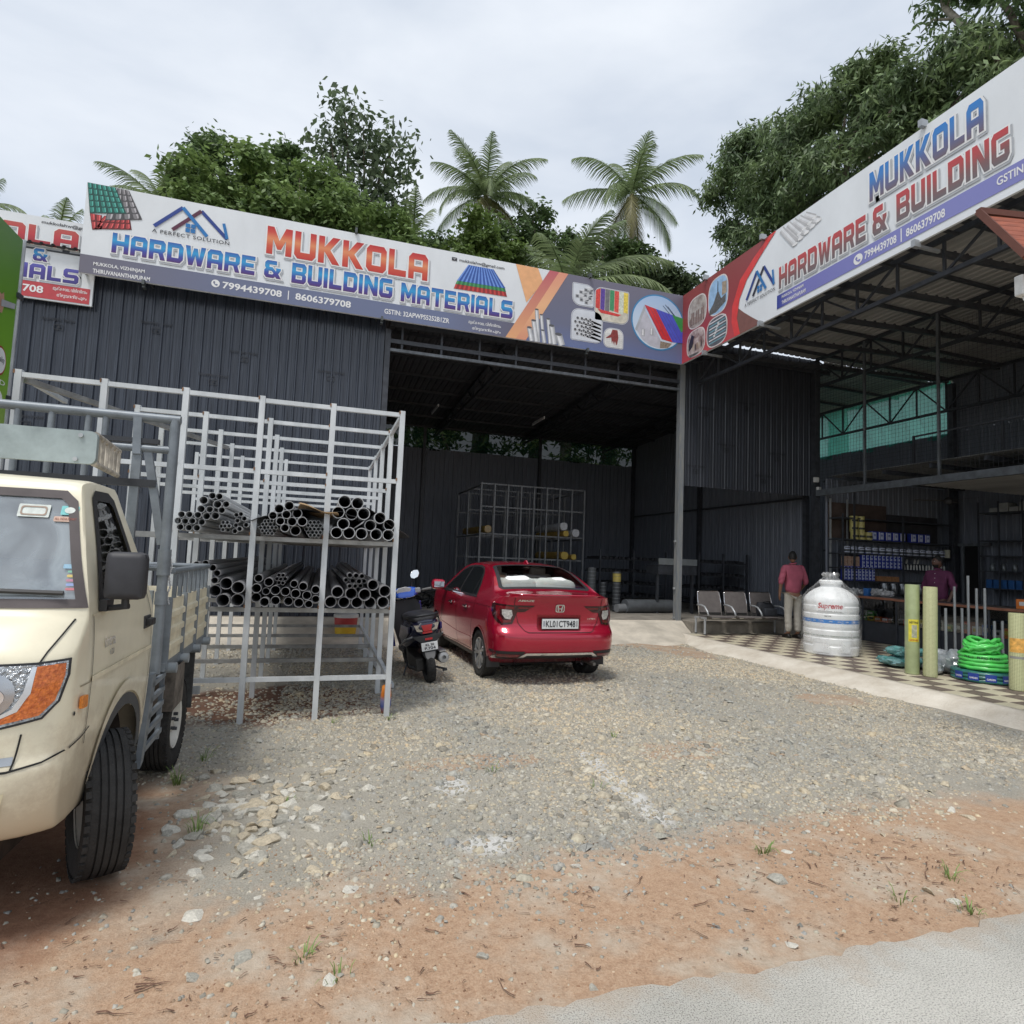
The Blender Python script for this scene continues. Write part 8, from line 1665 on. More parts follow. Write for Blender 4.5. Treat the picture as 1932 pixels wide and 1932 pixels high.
def put_tin(nm, kind, x, z, m, pm_, label, group, y=11.24, band=None):
 o = link(bpy.data.objects.new(nm, tin_me[kind, m.name])); o.location = (x, y, z); tag(o, label, 'tin', group)
 for (x0, x1, z0, z1, mm) in (band or []):
  key = (kind, x0, z0, mm.name)
  if key not in band_me:
   bb = MB(); rad = .0935 if kind == 'round' else None
   if rad: bb.add([(rad*math.sin(x0+(x1-x0)*i/8), -rad*math.cos(x0+(x1-x0)*i/8), zz_) for zz_ in (z0, z1) for i in range(9)], [(i, i+1, 10+i, 9+i) for i in range(8)])
   else: d_ = .0515 if kind == 'square' else .0465; bb.add([(x0, -d_, z0), (x1, -d_, z0), (x1, -d_, z1), (x0, -d_, z1)], [(0, 1, 2, 3)])
   band_me[key] = bb.mesh('label', mm, fix=False)
  inst(band_me[key], 'label', o)
tin_me = {}; band_me = {}
for kind in ('square', 'tall', 'round'):
 for m in (TB, TD2, TG): tin_me[kind, m.name] = tin(kind).mesh('tin', m, smooth=SH, bevel=.006 if kind != 'round' else 0)
sqb = [(-.03, .07, .03, .19, TW), (-.075, -.045, .02, .20, PW), (-.01, .05, .10, .15, TB)]; tlb = [(-.035, -.01, .02, .17, TW), (0, .036, .03, .07, TW), (0, .036, .11, .15, TW)]; rdb = [(-1.2, 1.2, .09, .15, TW), (-.9, .5, .11, .135, DK), (-1.2, 1.2, .02, .035, TW)]
for i in range(8): put_tin('paint_tin', 'square', 12.52+i*.225+(.12 if i > 4 else 0), 2.315, TB, TW, 'blue square paint tin on the top shelf, number %d from the left' % (i+1), 'square blue tins', band=sqb)
for j in range(3):
 for i in range(2+(j == 0)): put_tin('paint_tin', 'round', 11.98+i*.205-(.02 if j else .2*(j == 0)*0), 2.315+j*.183, TG, TW, ('gold round tin %s row, %s of the top shelf stack' % (('bottom', 'middle', 'upper')[j], ('left', 'right', 'far right')[i])), 'gold tins', band=[(-1.2, 1.2, .05, .10, mat('tin_band_black', (.03, .03, .02), .4))])
for i in range(15): put_tin('paint_tin', 'round', 11.72+i*.213, 1.985, TD2, TW, 'dark round tin with a pale band on the second shelf, number %d from the left' % (i+1), 'dark round tins', band=rdb)
b = MB(); b.lathe([(.075, 0), (.08, .18), (.075, .2)], n=16); o = b.build('white_tub', mat('tub_cream', (.55, .54, .42), .5), smooth=SH); o.location = (14.93, 11.26, 1.985); tag(o, 'cream tub at the right end of the tin row', 'tub')
for j in range(2):
 for i in range(11): put_tin('paint_tin', 'tall', 12.20+i*.121, 1.65+j*.17, TB, TW, 'slim blue tin in the %s layer of the third shelf' % ('lower', 'upper')[j], 'slim blue tins layer %d' % j, band=tlb)
 for i in range(9): put_tin('paint_tin', 'tall', 11.66+i*.105, 1.35+j*.15*(1 if i < 9 else 0), TB, TW, 'slim blue tin in the %s layer of the fourth shelf' % ('lower', 'upper')[j], 'slim blue tins fourth shelf layer %d' % j, band=tlb)
for i in range(4): goods('small_carton', ('leftmost', 'second', 'third', 'rightmost')[i]+' rust-brown carton beside the slim tins on the third shelf', 'box', 11.68+i*.12, 11.24, 1.65, (.10, .08, .26), mat('carton_rust', (.30, .14, .08), .6, scale=25, col2=(.5, .4, .32)), 'rust cartons')
for i in range(3): goods('small_carton', ('left', 'middle', 'right')[i]+' flat orange-brown carton on the fourth shelf', 'box', 12.72+i*.24, 11.26, 1.35, (.21, .12, .12), mat('carton_orange', (.33, .16, .07), .6, var=.3, scale=20), 'flat cartons')
for i in range(14):
 b = MB(); b.lathe([(.018, 0), (.018, .10), (.008, .13)], n=8); o = b.build('tube_bottle', mat('tube_white', (.52, .53, .5), .4), smooth=SH); o.location = (13.5+i*.1, 11.22, 1.65); o.rotation_euler = (0, R(rnd.uniform(-8, 8)), 0); tag(o, 'small white bottle on the third shelf right of the upright', 'bottle', 'white bottles')
for i in range(5): b = MB(); b.lathe([(.02, 0), (.02, .09), (.008, .12)], n=8); o = b.build('tube_bottle', mat('tube_white', (.52, .53, .5)), smooth=SH); o.location = (13.55+i*.11+(.15 if i > 2 else 0), 11.40, 1.80); o.rotation_euler = (0, R(14), 0); tag(o, 'tilted white bottle in the upper row of the third shelf', 'bottle', 'tilted white bottles')
b = MB(); b.bx(13.45, 14.4, 11.36, 11.5, 1.65, 1.80); o = b.build('bottle_step', M_DSTEEL); tag(o, 'dark step carrying the tilted bottles on the third shelf', 'shelf step')
# --- back wall of the shop: doorway, side shelves
dr = thing('doorway', 'dark open doorway with a pale lintel in the back wall', 'doorway', (15.2, 10.8, TZ))
b = MB(); b.bx(15.16, 15.20, 10.60, 10.98, TZ, 2.28); b.build('opening', mat('doorway_shade', (.006, .006, .007), .9), dr, world=True); b = MB(); b.bx(15.10, 15.2, 10.35, 11.1, 2.29, 2.36); b.build('lintel', M_STEEL, dr, world=True)  # near-black panel stands in for the shade inside the doorway
for y in (10.58, 11.0): b = MB(); b.bx(15.12, 15.2, y-.025, y+.025, TZ, 2.29); b.build('jamb', M_STEEL, dr, world=True)
s2_ = thing('wall_shelf', 'dark open shelving with blue tins along the back wall', 'shelf', (15.0, 8.6, TZ))
for z in (.9, 1.3, 1.7, 2.05, 2.4, 3.05): b = MB(); b.bx(14.75, 15.2, 6.5, 10.35, z-.025, z); b.build('shelf_board', M_DSTEEL, s2_, world=True)
for y in (10.35, 9.9, 9.4, 8.9, 8.4, 7.9, 7.4): b = MB(); b.bx(14.74, 14.77, y-.015, y+.015, TZ, 3.3); b.build('upright', M_DSTEEL, s2_, world=True)
for i in range(12): y = 10.2-i*.16; goods('blue_tin', 'blue tin on the back wall shelf, number %d from the doorway' % (i+1), 'tin', 14.9, y, 1.30, (.12, .12, .2), mat('tin_steelblue', (.03, .12, .33), .4, var=.2), 'blue tins on the wall shelf')
for i in range(9): goods('long_carton', 'pale long carton on the high back wall shelf, number %d from the doorway' % (i+1), 'box', 14.9, 10.0-i*.21, 3.05+(.11 if i % 3 == 1 else 0)*0, (.3, .19, .10+.1*(i % 2)), mat('carton_grey', (.33, .34, .33), .7, var=.2), 'cartons on the high shelf')
for i in range(8):
 b = MB(); b.lathe([(.05, 0), (.06, .05), (.05, .14), (.03, .17)], n=12); o = b.build('glass_jar', mat('jar_grey', (.16, .18, .19), .2, .2, var=.4), smooth=SH); o.location = (14.9, 10.15-i*.24, 1.70); tag(o, 'grey jar on the back wall shelf above the blue tins', 'jar', 'jars on the wall shelf')
# ceiling fan
fn = thing('ceiling_fan', 'dark ceiling fan hanging below the mezzanine', 'fan', (12.5, 9.37, 3.12)); b = MB(); b.tube([(0, 0, .05), (0, 0, .42)], .015, 8); b.build('rod', M_BLK, fn); b = MB(); b.lathe([(.03, .42), (.08, .38), (.02, .33)], n=16); b.build('canopy', M_BLK, fn, smooth=SH); b = MB(); b.lathe([(.02, -.09), (.07, -.07), (.09, 0), (.06, .05), (.02, .07)], n=20); b.build('motor', M_BLK, fn, smooth=SH)
for k in range(3): b = MB(); a = R(25+120*k); d = Vector((math.cos(a), math.sin(a), 0)); n_ = Vector((-d.y, d.x, 0)); p0, p1 = d*.09, d*.62; b.add([p0-n_*.03, p0+n_*.03+Vector((0, 0, .012)), p1+n_*.065+Vector((0, 0, .015)), p1-n_*.065, p0-n_*.03-Vector((0, 0, .004)), p0+n_*.03+Vector((0, 0, .008)), p1+n_*.065+Vector((0, 0, .011)), p1-n_*.065-Vector((0, 0, .004))], [(0, 1, 2, 3), (7, 6, 5, 4), (0, 4, 5, 1), (1, 5, 6, 2), (2, 6, 7, 3), (3, 7, 4, 0)]); b.build('blade', mat('fan_brown', (.05, .04, .035), .5), fn)
# switch boxes on the corner column
for i, (x, y, z, s) in enumerate(((11.26, 11.66, 3.72, .12), (11.34, 11.66, 3.50, .10))): b = MB(); b.bx(x-s/2, x+s/2, y-.03, y+.03, z-s/2, z+s/2); o = b.build('switch_box', mat('box_offwhite', (.62, .62, .60), .5), bevel=.008); tag(o, ('upper white junction box on the corner column', 'lower white camera box on the corner column')[i], 'junction box')
# --- timber-look awning corner and white box at the right edge
aw = thing('awning', 'red-brown planked awning corner jutting in at the right edge', 'awning', (6.5, 3.0, 0))
A0, B0 = Vector((5.0, 3.46, 4.5)), Vector((5.02, 3.13, 3.97)); ex_ = Vector((2.6, -.5, .05))
M_AW = mat('awning_timber', (.30, .085, .045), .55, var=.25, scale=6, stretch=(.5, 4, 4))
for k in range(9):
 f0, f1 = k/9, (k+.94)/9; b = MB(); P = [A0.lerp(B0, f0), A0.lerp(B0, f1), A0.lerp(B0, f1)+ex_, A0.lerp(B0, f0)+ex_]; nn = (P[1]-P[0]).cross(P[3]-P[0]).normalized()*.02; b.add(P+[p+nn for p in P], [(0, 1, 2, 3), (7, 6, 5, 4), (0, 4, 5, 1), (1, 5, 6, 2), (2, 6, 7, 3), (3, 7, 4, 0)]); b.build('plank', M_AW, aw, world=True)
b = MB(); b.bar(A0+Vector((0, 0, .05)), B0+Vector((0, 0, .05)), .03, .05); b.bar(A0+Vector((0, 0, .05)), A0+ex_, .05); b.build('edge_trim', mat('awning_dark', (.12, .04, .025), .6), aw, world=True)
b = MB(); b.bx(7.5, 7.6, 2.6, 2.7, 0, 4.5); b.bar((7.55, 2.65, 4.45), (5.6, 3.1, 4.25), .06); b.build('post', M_DSTEEL, aw, world=True)
wb = thing('equipment_box', 'white weatherproof box with a cable under the brown awning', 'box', (5.21, 3.26, 3.86)); wb.scale = (.75,)*3; b = MB(); b.box((0, 0, 0), (.20, .09, .22)); b.build('housing', mat('box_white', (.72, .72, .70), .5, var=.04), wb, bevel=.015); b = MB(); b.tube([(-.03, 0, -.11), (-.03, 0, -.14), (.02, .0, -.18), (.10, 0, -.16), (.2, 0, .0)], .007, 6); b.build('cable', mat('cable_white', (.6, .6, .6), .5), wb, smooth=True); b = MB(); b.bar((.05, 0, .10), (.05, 0, .48), .03); b.build('bracket', M_DSTEEL, wb)
# ---------------------------------------------------------------- stock inside the shed
ir = thing('inner_rack', 'dim steel tube rack standing inside the open shed', 'rack', (5.0, 16.4, .335))
M_IR = mat('inner_rack_steel', (.20, .21, .22), .5, .3, var=.2)
ix = [4.12+i*.385 for i in range(9)]
for j, y in enumerate((16.1, 17.6, 19.0)):
 for x in ix: b = MB(); b.bx(x-.02, x+.02, y-.02, y+.02, .335, 3.60); b.build('post', M_IR, ir, world=True)
 for z in (3.58, 2.95, 2.2, 1.55, .9): b = MB(); b.bx(ix[0], ix[-1], y+.021, y+.05, z-.02, z+.02); b.build('rail', M_IR, ir, world=True)
for x in (ix[0], ix[-1]):
 for z in (3.58, 2.2): b = MB(); b.bx(x-.018, x+.018, 16.13, 18.97, z-.06, z-.022); b.build('side_rail', M_IR, ir, world=True)
def roll_long(name, label, x, y, z, r_, L, m, m2):
 t_ = thing(name, label, 'wrapped profiles', (x, y, z), R(rnd.uniform(-2, 2)), 'wrapped bundles on the inner rack'); b = MB(); rg = []
 for k in range(9): rg.append([(p[0], k/8*L, p[1]) for p in ell(0, r_, r_*(1+.08*math.sin(k*2.3)), r_*(1+.06*math.sin(k*3.1)), 12, 2.6)])
 b.loft(rg); b.build('wrapping', m, t_, smooth=R(40)); b = MB(); b.add([(p[0], -.004, p[1]) for p in ell(0, r_, r_*.9, r_*.9, 12, 2.6)], [tuple(range(12))]); b.build('bundle_end', m2, t_); return t_
MY, MWf = mat('wrap_ochre', (.45, .29, .06), .5, var=.25, scale=9), mat('wrap_white', (.55, .56, .58), .4, var=.2, scale=9)
roll_long('profile_bundle', 'ochre round-ended bundle on the middle of the inner rack', 4.32, 16.0, 2.225, .10, 2.4, MY, mat('bundle_end_tan', (.42, .33, .20), .8, var=.4, scale=60)); roll_long('profile_bundle', 'white wrapped bundle highest on the inner rack at right', 6.55, 16.0, 2.40, .11, 2.4, MWf, MWf); roll_long('profile_bundle', 'ochre wrapped bundle under the white one on the inner rack', 6.62, 16.0, 2.225, .085, 2.4, MY, mat('bundle_end_gold', (.55, .40, .08), .6)); roll_long('profile_bundle', 'short white wrapped bundle at the right end of the inner rack shelf', 6.90, 15.95, 2.225, .11, 2.0, MWf, MWf)
roll_long('profile_bundle', 'ochre wrapped bundle above the car roof on the inner rack', 6.60, 16.0, 1.575, .11, 2.4, MY, mat('bundle_end_gold', (.55, .40, .08))); roll_long('profile_bundle', 'small gold wrapped bundle at the rack end above the car', 6.86, 15.95, 1.575, .08, 2.0, MY, mat('bundle_end_gold', (.55, .40, .08)))
for i, (x, y, h, r_, c) in enumerate(((7.07, 13.7, 1.0, .10, None), (6.62, 14.2, 1.05, .11, None), (6.85, 14.0, .7, .08, None))):
 t_ = thing('stored_roll', ('dark mesh roll with a yellow label inside the shed', 'tall dark netting roll behind the car roof', 'short grey roll between the dark rolls')[i], 'mesh roll', (x, y, .335), 0, 'rolls standing in the shed'); b = MB(); b.lathe([(r_, 0), (r_, h), (r_*.6, h), (r_*.55, h-.1)], n=22); b.build('roll', mat('dark_mesh_roll_%d' % (i % 2), ((.05, .055, .06), (.10, .11, .115))[i % 2], .5, var=.3, scale=30), t_, smooth=SH)
 if i == 0: b = MB(); b.lathe([(r_*1.03, h-.26), (r_*1.03, h-.06)], n=22, cap=False); b.build('label', mat('roll_label', (.50, .40, .10), .5), t_, smooth=SH)
 b = MB(); [b.lathe([(r_*1.02, z), (r_*1.035, z+.01), (r_*1.02, z+.02)], n=22, cap=False) for z in np.arange(.05, h, .09)]; tag(b.build('wire_turn', M_IR, t_, smooth=SH), kind='stuff')
b = MB(); b.tube([(7.15, 13.4, .50), (8.55, 13.6, .50)], .165, 20); o = b.build('large_pipe', mat('large_pipe_grey', (.12, .13, .14), .5, var=.2), smooth=SH); tag(o, 'large dark grey pipe lying on the shed floor right of the car', 'pipe'); b = MB(); b.tube([(6.9, 13.35, .45), (7.2, 13.42, .46)], .10, 16); o = b.build('large_pipe', mat('pipe_stub_grey', (.22, .23, .24), .5), smooth=SH); tag(o, 'short narrower grey pipe end before the large dark pipe', 'pipe')
# heap of dark bars by the scooter
hp = thing('bar_heap', 'tangled heap of dark cables behind the scooter', 'cable heap', (2.4, 14.6, .335)); rr = random.Random(3)
for k in range(34):
 b = MB(); a = rr.uniform(-.4, .4)+(0 if k % 3 else 1.2); L = rr.uniform(.5, 1.3); x0, y0 = rr.uniform(-.5, .5), rr.uniform(-.4, .4); z0 = rr.uniform(.02, .34)*(1-abs(x0)*.8); b.tube([(x0-L/2*math.cos(a), y0-L/2*math.sin(a), max(.02, z0-.10)), (x0, y0, z0+.03), (x0+L/2*math.cos(a), y0+L/2*math.sin(a), max(.02, z0-.12))], .018, 6); b.build('cable', mat('cable_black', (.02, .02, .021), .5, var=.3), hp, smooth=True)
# low stock shelves at the right of the shed
for i, (x0, x1, y) in enumerate(((7.5, 9.6, 15.6), (9.75, 11.3, 14.2))):
 t_ = thing('stock_shelf', ('long dark stock shelf with steel sections deep in the shed', 'dark stock shelf with steel sections under the hanging wall')[i], 'shelf', ((x0+x1)/2, y, .335))
 for z in (.6, .95, 1.3, 1.65): b = MB(); b.bx(x0, x1, y, y+1.0, z-.03, z); b.build('shelf_board', M_DSTEEL, t_, world=True); b = MB(); [b.bx(x0+.04+.13*k, x0+.12+.13*k, y-.1+.03*(k % 3), y+.95, z+.002, z+.05+.02*(k % 2)) for k in range(int((x1-x0)/.14))]; tag(b.build('steel_sections', mat('sections_dark', (.05, .052, .058), .45, .5, var=.4), t_, world=True), kind='stuff')
 for x in (x0, (x0+x1)/2, x1): b = MB(); b.bx(x-.025, x+.025, y-.06, y-.01, .335, 1.9); b.build('upright', M_DSTEEL, t_, world=True)
b = MB(); b.box((8.55, 13.3, 1.62), (1.1, .02, .16)); o = b.build('flat_sheet', mat('pale_sheet', (.20, .22, .225), .5), bevel=.003); o.rotation_euler = (0, 0, 0); tag(o, 'pale flat sheet lying on the stock behind the steel post', 'metal sheet')
b = MB(); b.bx(8.0, 9.1, 13.31, 13.9, 1.30, 1.53); [b.bx(x-.03, x+.03, 13.4, 13.46, .335, 1.30) for x in (8.05, 9.05)]; o = b.build('stock_table', M_DSTEEL); tag(o, 'dark stand carrying the pale flat sheet', 'stand')
# ---------------------------------------------------------------- people
def skin_mesh(nodes, edges, sub=2):
 """nodes: name -> (x,y,z,rx[,ry]); a Skin graph baked to a mesh"""
 names = list(nodes); me = bpy.data.meshes.new('s'); me.from_pydata([nodes[n][:3] for n in names], [(names.index(a), names.index(b)) for a, b in edges], [])
 o = bpy.data.objects.new('s', me); link(o); o.modifiers.new('k', 'SKIN')
 for i, n in enumerate(names):
  v = nodes[n]; d = me.skin_vertices[0].data[i]; d.radius = (v[3], v[4] if len(v) > 4 else v[3]); d.use_root = (i == 0)
 md = o.modifiers.new('b', 'SUBSURF'); md.levels = sub; md.render_levels = sub
 dg = bpy.context.evaluated_depsgraph_get(); dg.update(); res = bpy.data.meshes.new_from_object(o.evaluated_get(dg)); bpy.data.objects.remove(o); bpy.data.meshes.remove(me)
 res.polygons.foreach_set('use_smooth', [True]*len(res.polygons)); return res
def person(label, loc, rz, J, skin, shirt, trousers, shoe, hairm, beard=False, turn=0.0):
 t_ = thing('person', label, 'person', loc, rz)
 def add(nm, me, m): me.materials.clear(); me.materials.append(m); o = link(bpy.data.objects.new(nm, me)); o.parent = t_; return o
 N = {'pelvis': (0, 0, .95, .11, .08), 'belly': (0, .01, 1.12, .115, .085), 'chest': (0, 0, 1.34, .14, .09), 'nb': (0, 0, 1.48, .058), 'neck': (0, .015, 1.57, .056)}
 E = [('pelvis', 'belly'), ('belly', 'chest'), ('chest', 'nb'), ('nb', 'neck')]
 for s, sd in ((-1, 'l'), (1, 'r')):
  el, wr = J[sd]; N['sh'+sd] = (s*.175, 0, 1.44, .05); N['el'+sd] = (*el, .044); N['wr'+sd] = (*wr, .028); d = (Vector(wr)-Vector(el)).normalized(); p = Vector(wr)+d*.075; N['pm'+sd] = (*p, .024, .034)
  E += [('chest', 'sh'+sd), ('sh'+sd, 'el'+sd), ('el'+sd, 'wr'+sd), ('wr'+sd, 'pm'+sd)]
  for k in range(4):
   off = Vector((0, (k-1.5)*.020, 0)); L = (.07, .082, .076, .058)[k]; a = p+d*.03+off; b = a+d*L*.55+Vector((-s*.006, 0, 0)); c = b+d*L*.45+Vector((-s*.016, .0, 0)); N['f%s%d' % (sd, k)] = (*a, .0085); N['g%s%d' % (sd, k)] = (*b, .008); N['h%s%d' % (sd, k)] = (*c, .0065); E += [('pm'+sd, 'f%s%d' % (sd, k)), ('f%s%d' % (sd, k), 'g%s%d' % (sd, k)), ('g%s%d' % (sd, k), 'h%s%d' % (sd, k))]
  a = Vector(wr)+d*.04+Vector((-s*.012, .038, 0)); b = a+d*.05+Vector((-s*.01, .018, 0)); N['t'+sd] = (*a, .010); N['u'+sd] = (*b, .008); E += [('wr'+sd, 't'+sd), ('t'+sd, 'u'+sd)]
  kx = .10*s; N['hip'+sd] = (.088*s, 0, .90, .088); N['kn'+sd] = (kx, .02, .50, .058); N['an'+sd] = (kx, -.01, .10, .040); N['to'+sd] = (kx*1.1, .12, .045, .035); E += [('pelvis', 'hip'+sd), ('hip'+sd, 'kn'+sd), ('kn'+sd, 'an'+sd), ('an'+sd, 'to'+sd)]
 body = skin_mesh(N, E); 
 # head joined to the same mesh: skull, jaw, nose, ears
 bb = bmesh.new(); bb.from_mesh(body); hv = bmesh.ops.create_uvsphere(bb, u_segments=20, v_segments=14, radius=1)['verts']; Rt = Matrix.Rotation(turn, 3, 'Z')
 def hd(v): return Rt @ v+Vector((0, .025, 1.685))
 for v in hv:
  c = v.co.copy(); f = max(0, c.y); z = c.z; w_ = .074*(1-.22*max(0, -z)**1.4); p = Vector((c.x*w_, c.y*.095+.01*f*max(0, -z), z*.122))
  if f > .6: p.y -= .010*math.exp(-((z-.12)/.14)**2)*(abs(c.x) > .15); p.y += .020*math.exp(-(c.x/.13)**2-((z+.12)/.16)**2); p.y += .007*math.exp(-(c.x/.3)**2-((z+.45)/.09)**2)
  v.co = hd(p)
 for s in (-1, 1):
  ev = bmesh.ops.create_uvsphere(bb, u_segments=10, v_segments=8, radius=1)['verts']
  for v in ev: v.co = hd(Vector((s*.076+v.co.x*.012, v.co.y*.022-.005, v.co.z*.033-.005)))
 bb.to_mesh(body); bb.free(); body.polygons.foreach_set('use_smooth', [True]*len(body.polygons)); add('body', body, skin)
 # shirt
 S = {'pelvis': (0, 0, .89, .185, .14), 'belly': (0, .012, 1.12, .176, .135), 'chest': (0, 0, 1.36, .186, .132), 'nb': (0, 0, 1.525, .088)}; SE = [('pelvis', 'belly'), ('belly', 'chest'), ('chest', 'nb')]
 for s, sd in ((-1, 'l'), (1, 'r')):
  el, wr = J[sd]; e2 = Vector(el).lerp(Vector(wr), J.get('roll', .12)); S['sh'+sd] = (s*.19, 0, 1.455, .080); S['el'+sd] = (*el, .062); S['cf'+sd] = (*e2, .057); SE += [('chest', 'sh'+sd), ('sh'+sd, 'el'+sd), ('el'+sd, 'cf'+sd)]
 sm = skin_mesh(S, SE)
 for v in sm.vertices:
  k = .006*math.sin(v.co.x*38+v.co.z*23)+.005*math.sin(v.co.z*55+v.co.y*31); v.co.x += k; v.co.y += k
 so = add('shirt', sm, shirt); b = MB(); b.tube([(.062*math.cos(a), .012+.058*math.sin(a), 1.555+.010*math.cos(a*1)) for a in [2*math.pi*i/20 for i in range(20)]], .016, 6, closed=True); b.build('collar', shirt, so, smooth=True)
 if beard:
  for k in range(5): b = MB(); b.lathe([(.006, 0), (.006, .004)], (0, .128+.01*math.sin(k), 1.10+k*.09), 8, 'y'); b.build('button', PW, so)
 T = {'pelvis': (0, 0, .97, .155, .12)}; TE = []
 for s, sd in ((-1, 'l'), (1, 'r')):
  kx = .10*s; T['hip'+sd] = (.09*s, 0, .86, .105); T['kn'+sd] = (kx, .015, .50, .080); T['an'+sd] = (kx, -.01, .11, .068); TE += [('pelvis', 'hip'+sd), ('hip'+sd, 'kn'+sd), ('kn'+sd, 'an'+sd)]
 tm = skin_mesh(T, TE)
 for v in tm.vertices: k = .005*math.sin(v.co.z*60+v.co.x*20); v.co.x += k; v.co.y += k
 add('trousers', tm, trousers)
 for s in (-1, 1): b = MB(); b.loft([[(s*.11+p[0], y, max(0, p[1])) for p in ell(0, hh*.8, ww, hh, 12, 2.6)] for y, ww, hh in ((-.09, .03, .03), (-.07, .042, .045), (.0, .045, .05), (.10, .05, .036), (.17, .042, .028), (.195, .02, .016))]); b.build('shoe', shoe, t_, smooth=True)
 # hair cap
 bb = bmesh.new(); bmesh.ops.create_uvsphere(bb, u_segments=22, v_segments=16, radius=1); r = random.Random(4)
 dead = [v for v in bb.verts if (v.co.z < -.35+.9*max(0, v.co.y)**.7 and v.co.y > -.2) or v.co.z < -.55]
 bmesh.ops.delete(bb, geom=dead, context='VERTS')
 for v in bb.verts: c = v.co; v.co = hd(Vector((c.x*.082, c.y*.102-.004, c.z*.131+.004))*(1+r.uniform(-.025, .03)))
 me = bpy.data.meshes.new('hair'); bb.to_mesh(me); bb.free(); me.polygons.foreach_set('use_smooth', [True]*len(me.polygons)); add('hair', me, hairm)
 if beard:
  bb = bmesh.new(); bmesh.ops.create_uvsphere(bb, u_segments=22, v_segments=16, radius=1); bmesh.ops.delete(bb, geom=[v for v in bb.verts if v.co.z > -.25 or v.co.y < -.1], context='VERTS')
  for v in bb.verts: c = v.co; v.co = hd(Vector((c.x*.075*(1-.15*max(0, -c.z)), c.y*.104+.005, c.z*.128)))
  me = bpy.data.meshes.new('beard'); bb.to_mesh(me); bb.free(); me.polygons.foreach_set('use_smooth', [True]*len(me.polygons)); add('beard', me, hairm)
 for s in (-1, 1):
  b = MB(); p = hd(Vector((s*.032, .080, .018))); b.lathe([(.001, -.008), (.011, 0), (.001, .008)], p, 10); b.build('eye', mat('eye_white', (.5, .48, .45), .2), t_, smooth=True); b = MB(); p = hd(Vector((s*.034, .088, .040))); b.box(p, (.032, .012, .008)); b.build('eyebrow', hairm, t_)
 return t_
M_HAIR = mat('hair_black', (.012, .011, .010), .5, var=.4, scale=60, bump=.5, bscale=120)
person('man in a pink shirt and pale trousers seen from behind near the bench', (9.56, 10.52, TZ), R(-14), {'l': ((-.275, -.03, 1.17), (-.27, .03, .94)), 'r': ((.27, -.02, 1.17), (.27, .18, 1.02)), 'roll': .30}, mat('skin_brown', (.26, .135, .085), .5, var=.08), mat('shirt_pink', (.42, .10, .15), .85, var=.15, scale=7, bump=.25, bscale=18), mat('trousers_stone', (.50, .47, .41), .85, var=.1, scale=7, bump=.25, bscale=20), mat('shoe_black', (.02, .018, .016), .4), M_HAIR, turn=R(-25))
person('bearded man in a dark purple shirt standing behind the counter', (11.75, 9.03, TZ), R(100), {'l': ((-.27, -.02, 1.17), (-.24, .10, .95)), 'r': ((.27, -.02, 1.17), (.24, .10, .95)), 'roll': .25}, mat('skin_dark_brown', (.13, .065, .045), .5, var=.08), mat('shirt_purple', (.12, .025, .075), .8, var=.2, scale=7, bump=.25, bscale=18), mat('trousers_dark', (.05, .05, .06), .85), mat('shoe_black', (.02, .018, .016)), M_HAIR, True, turn=R(-32))
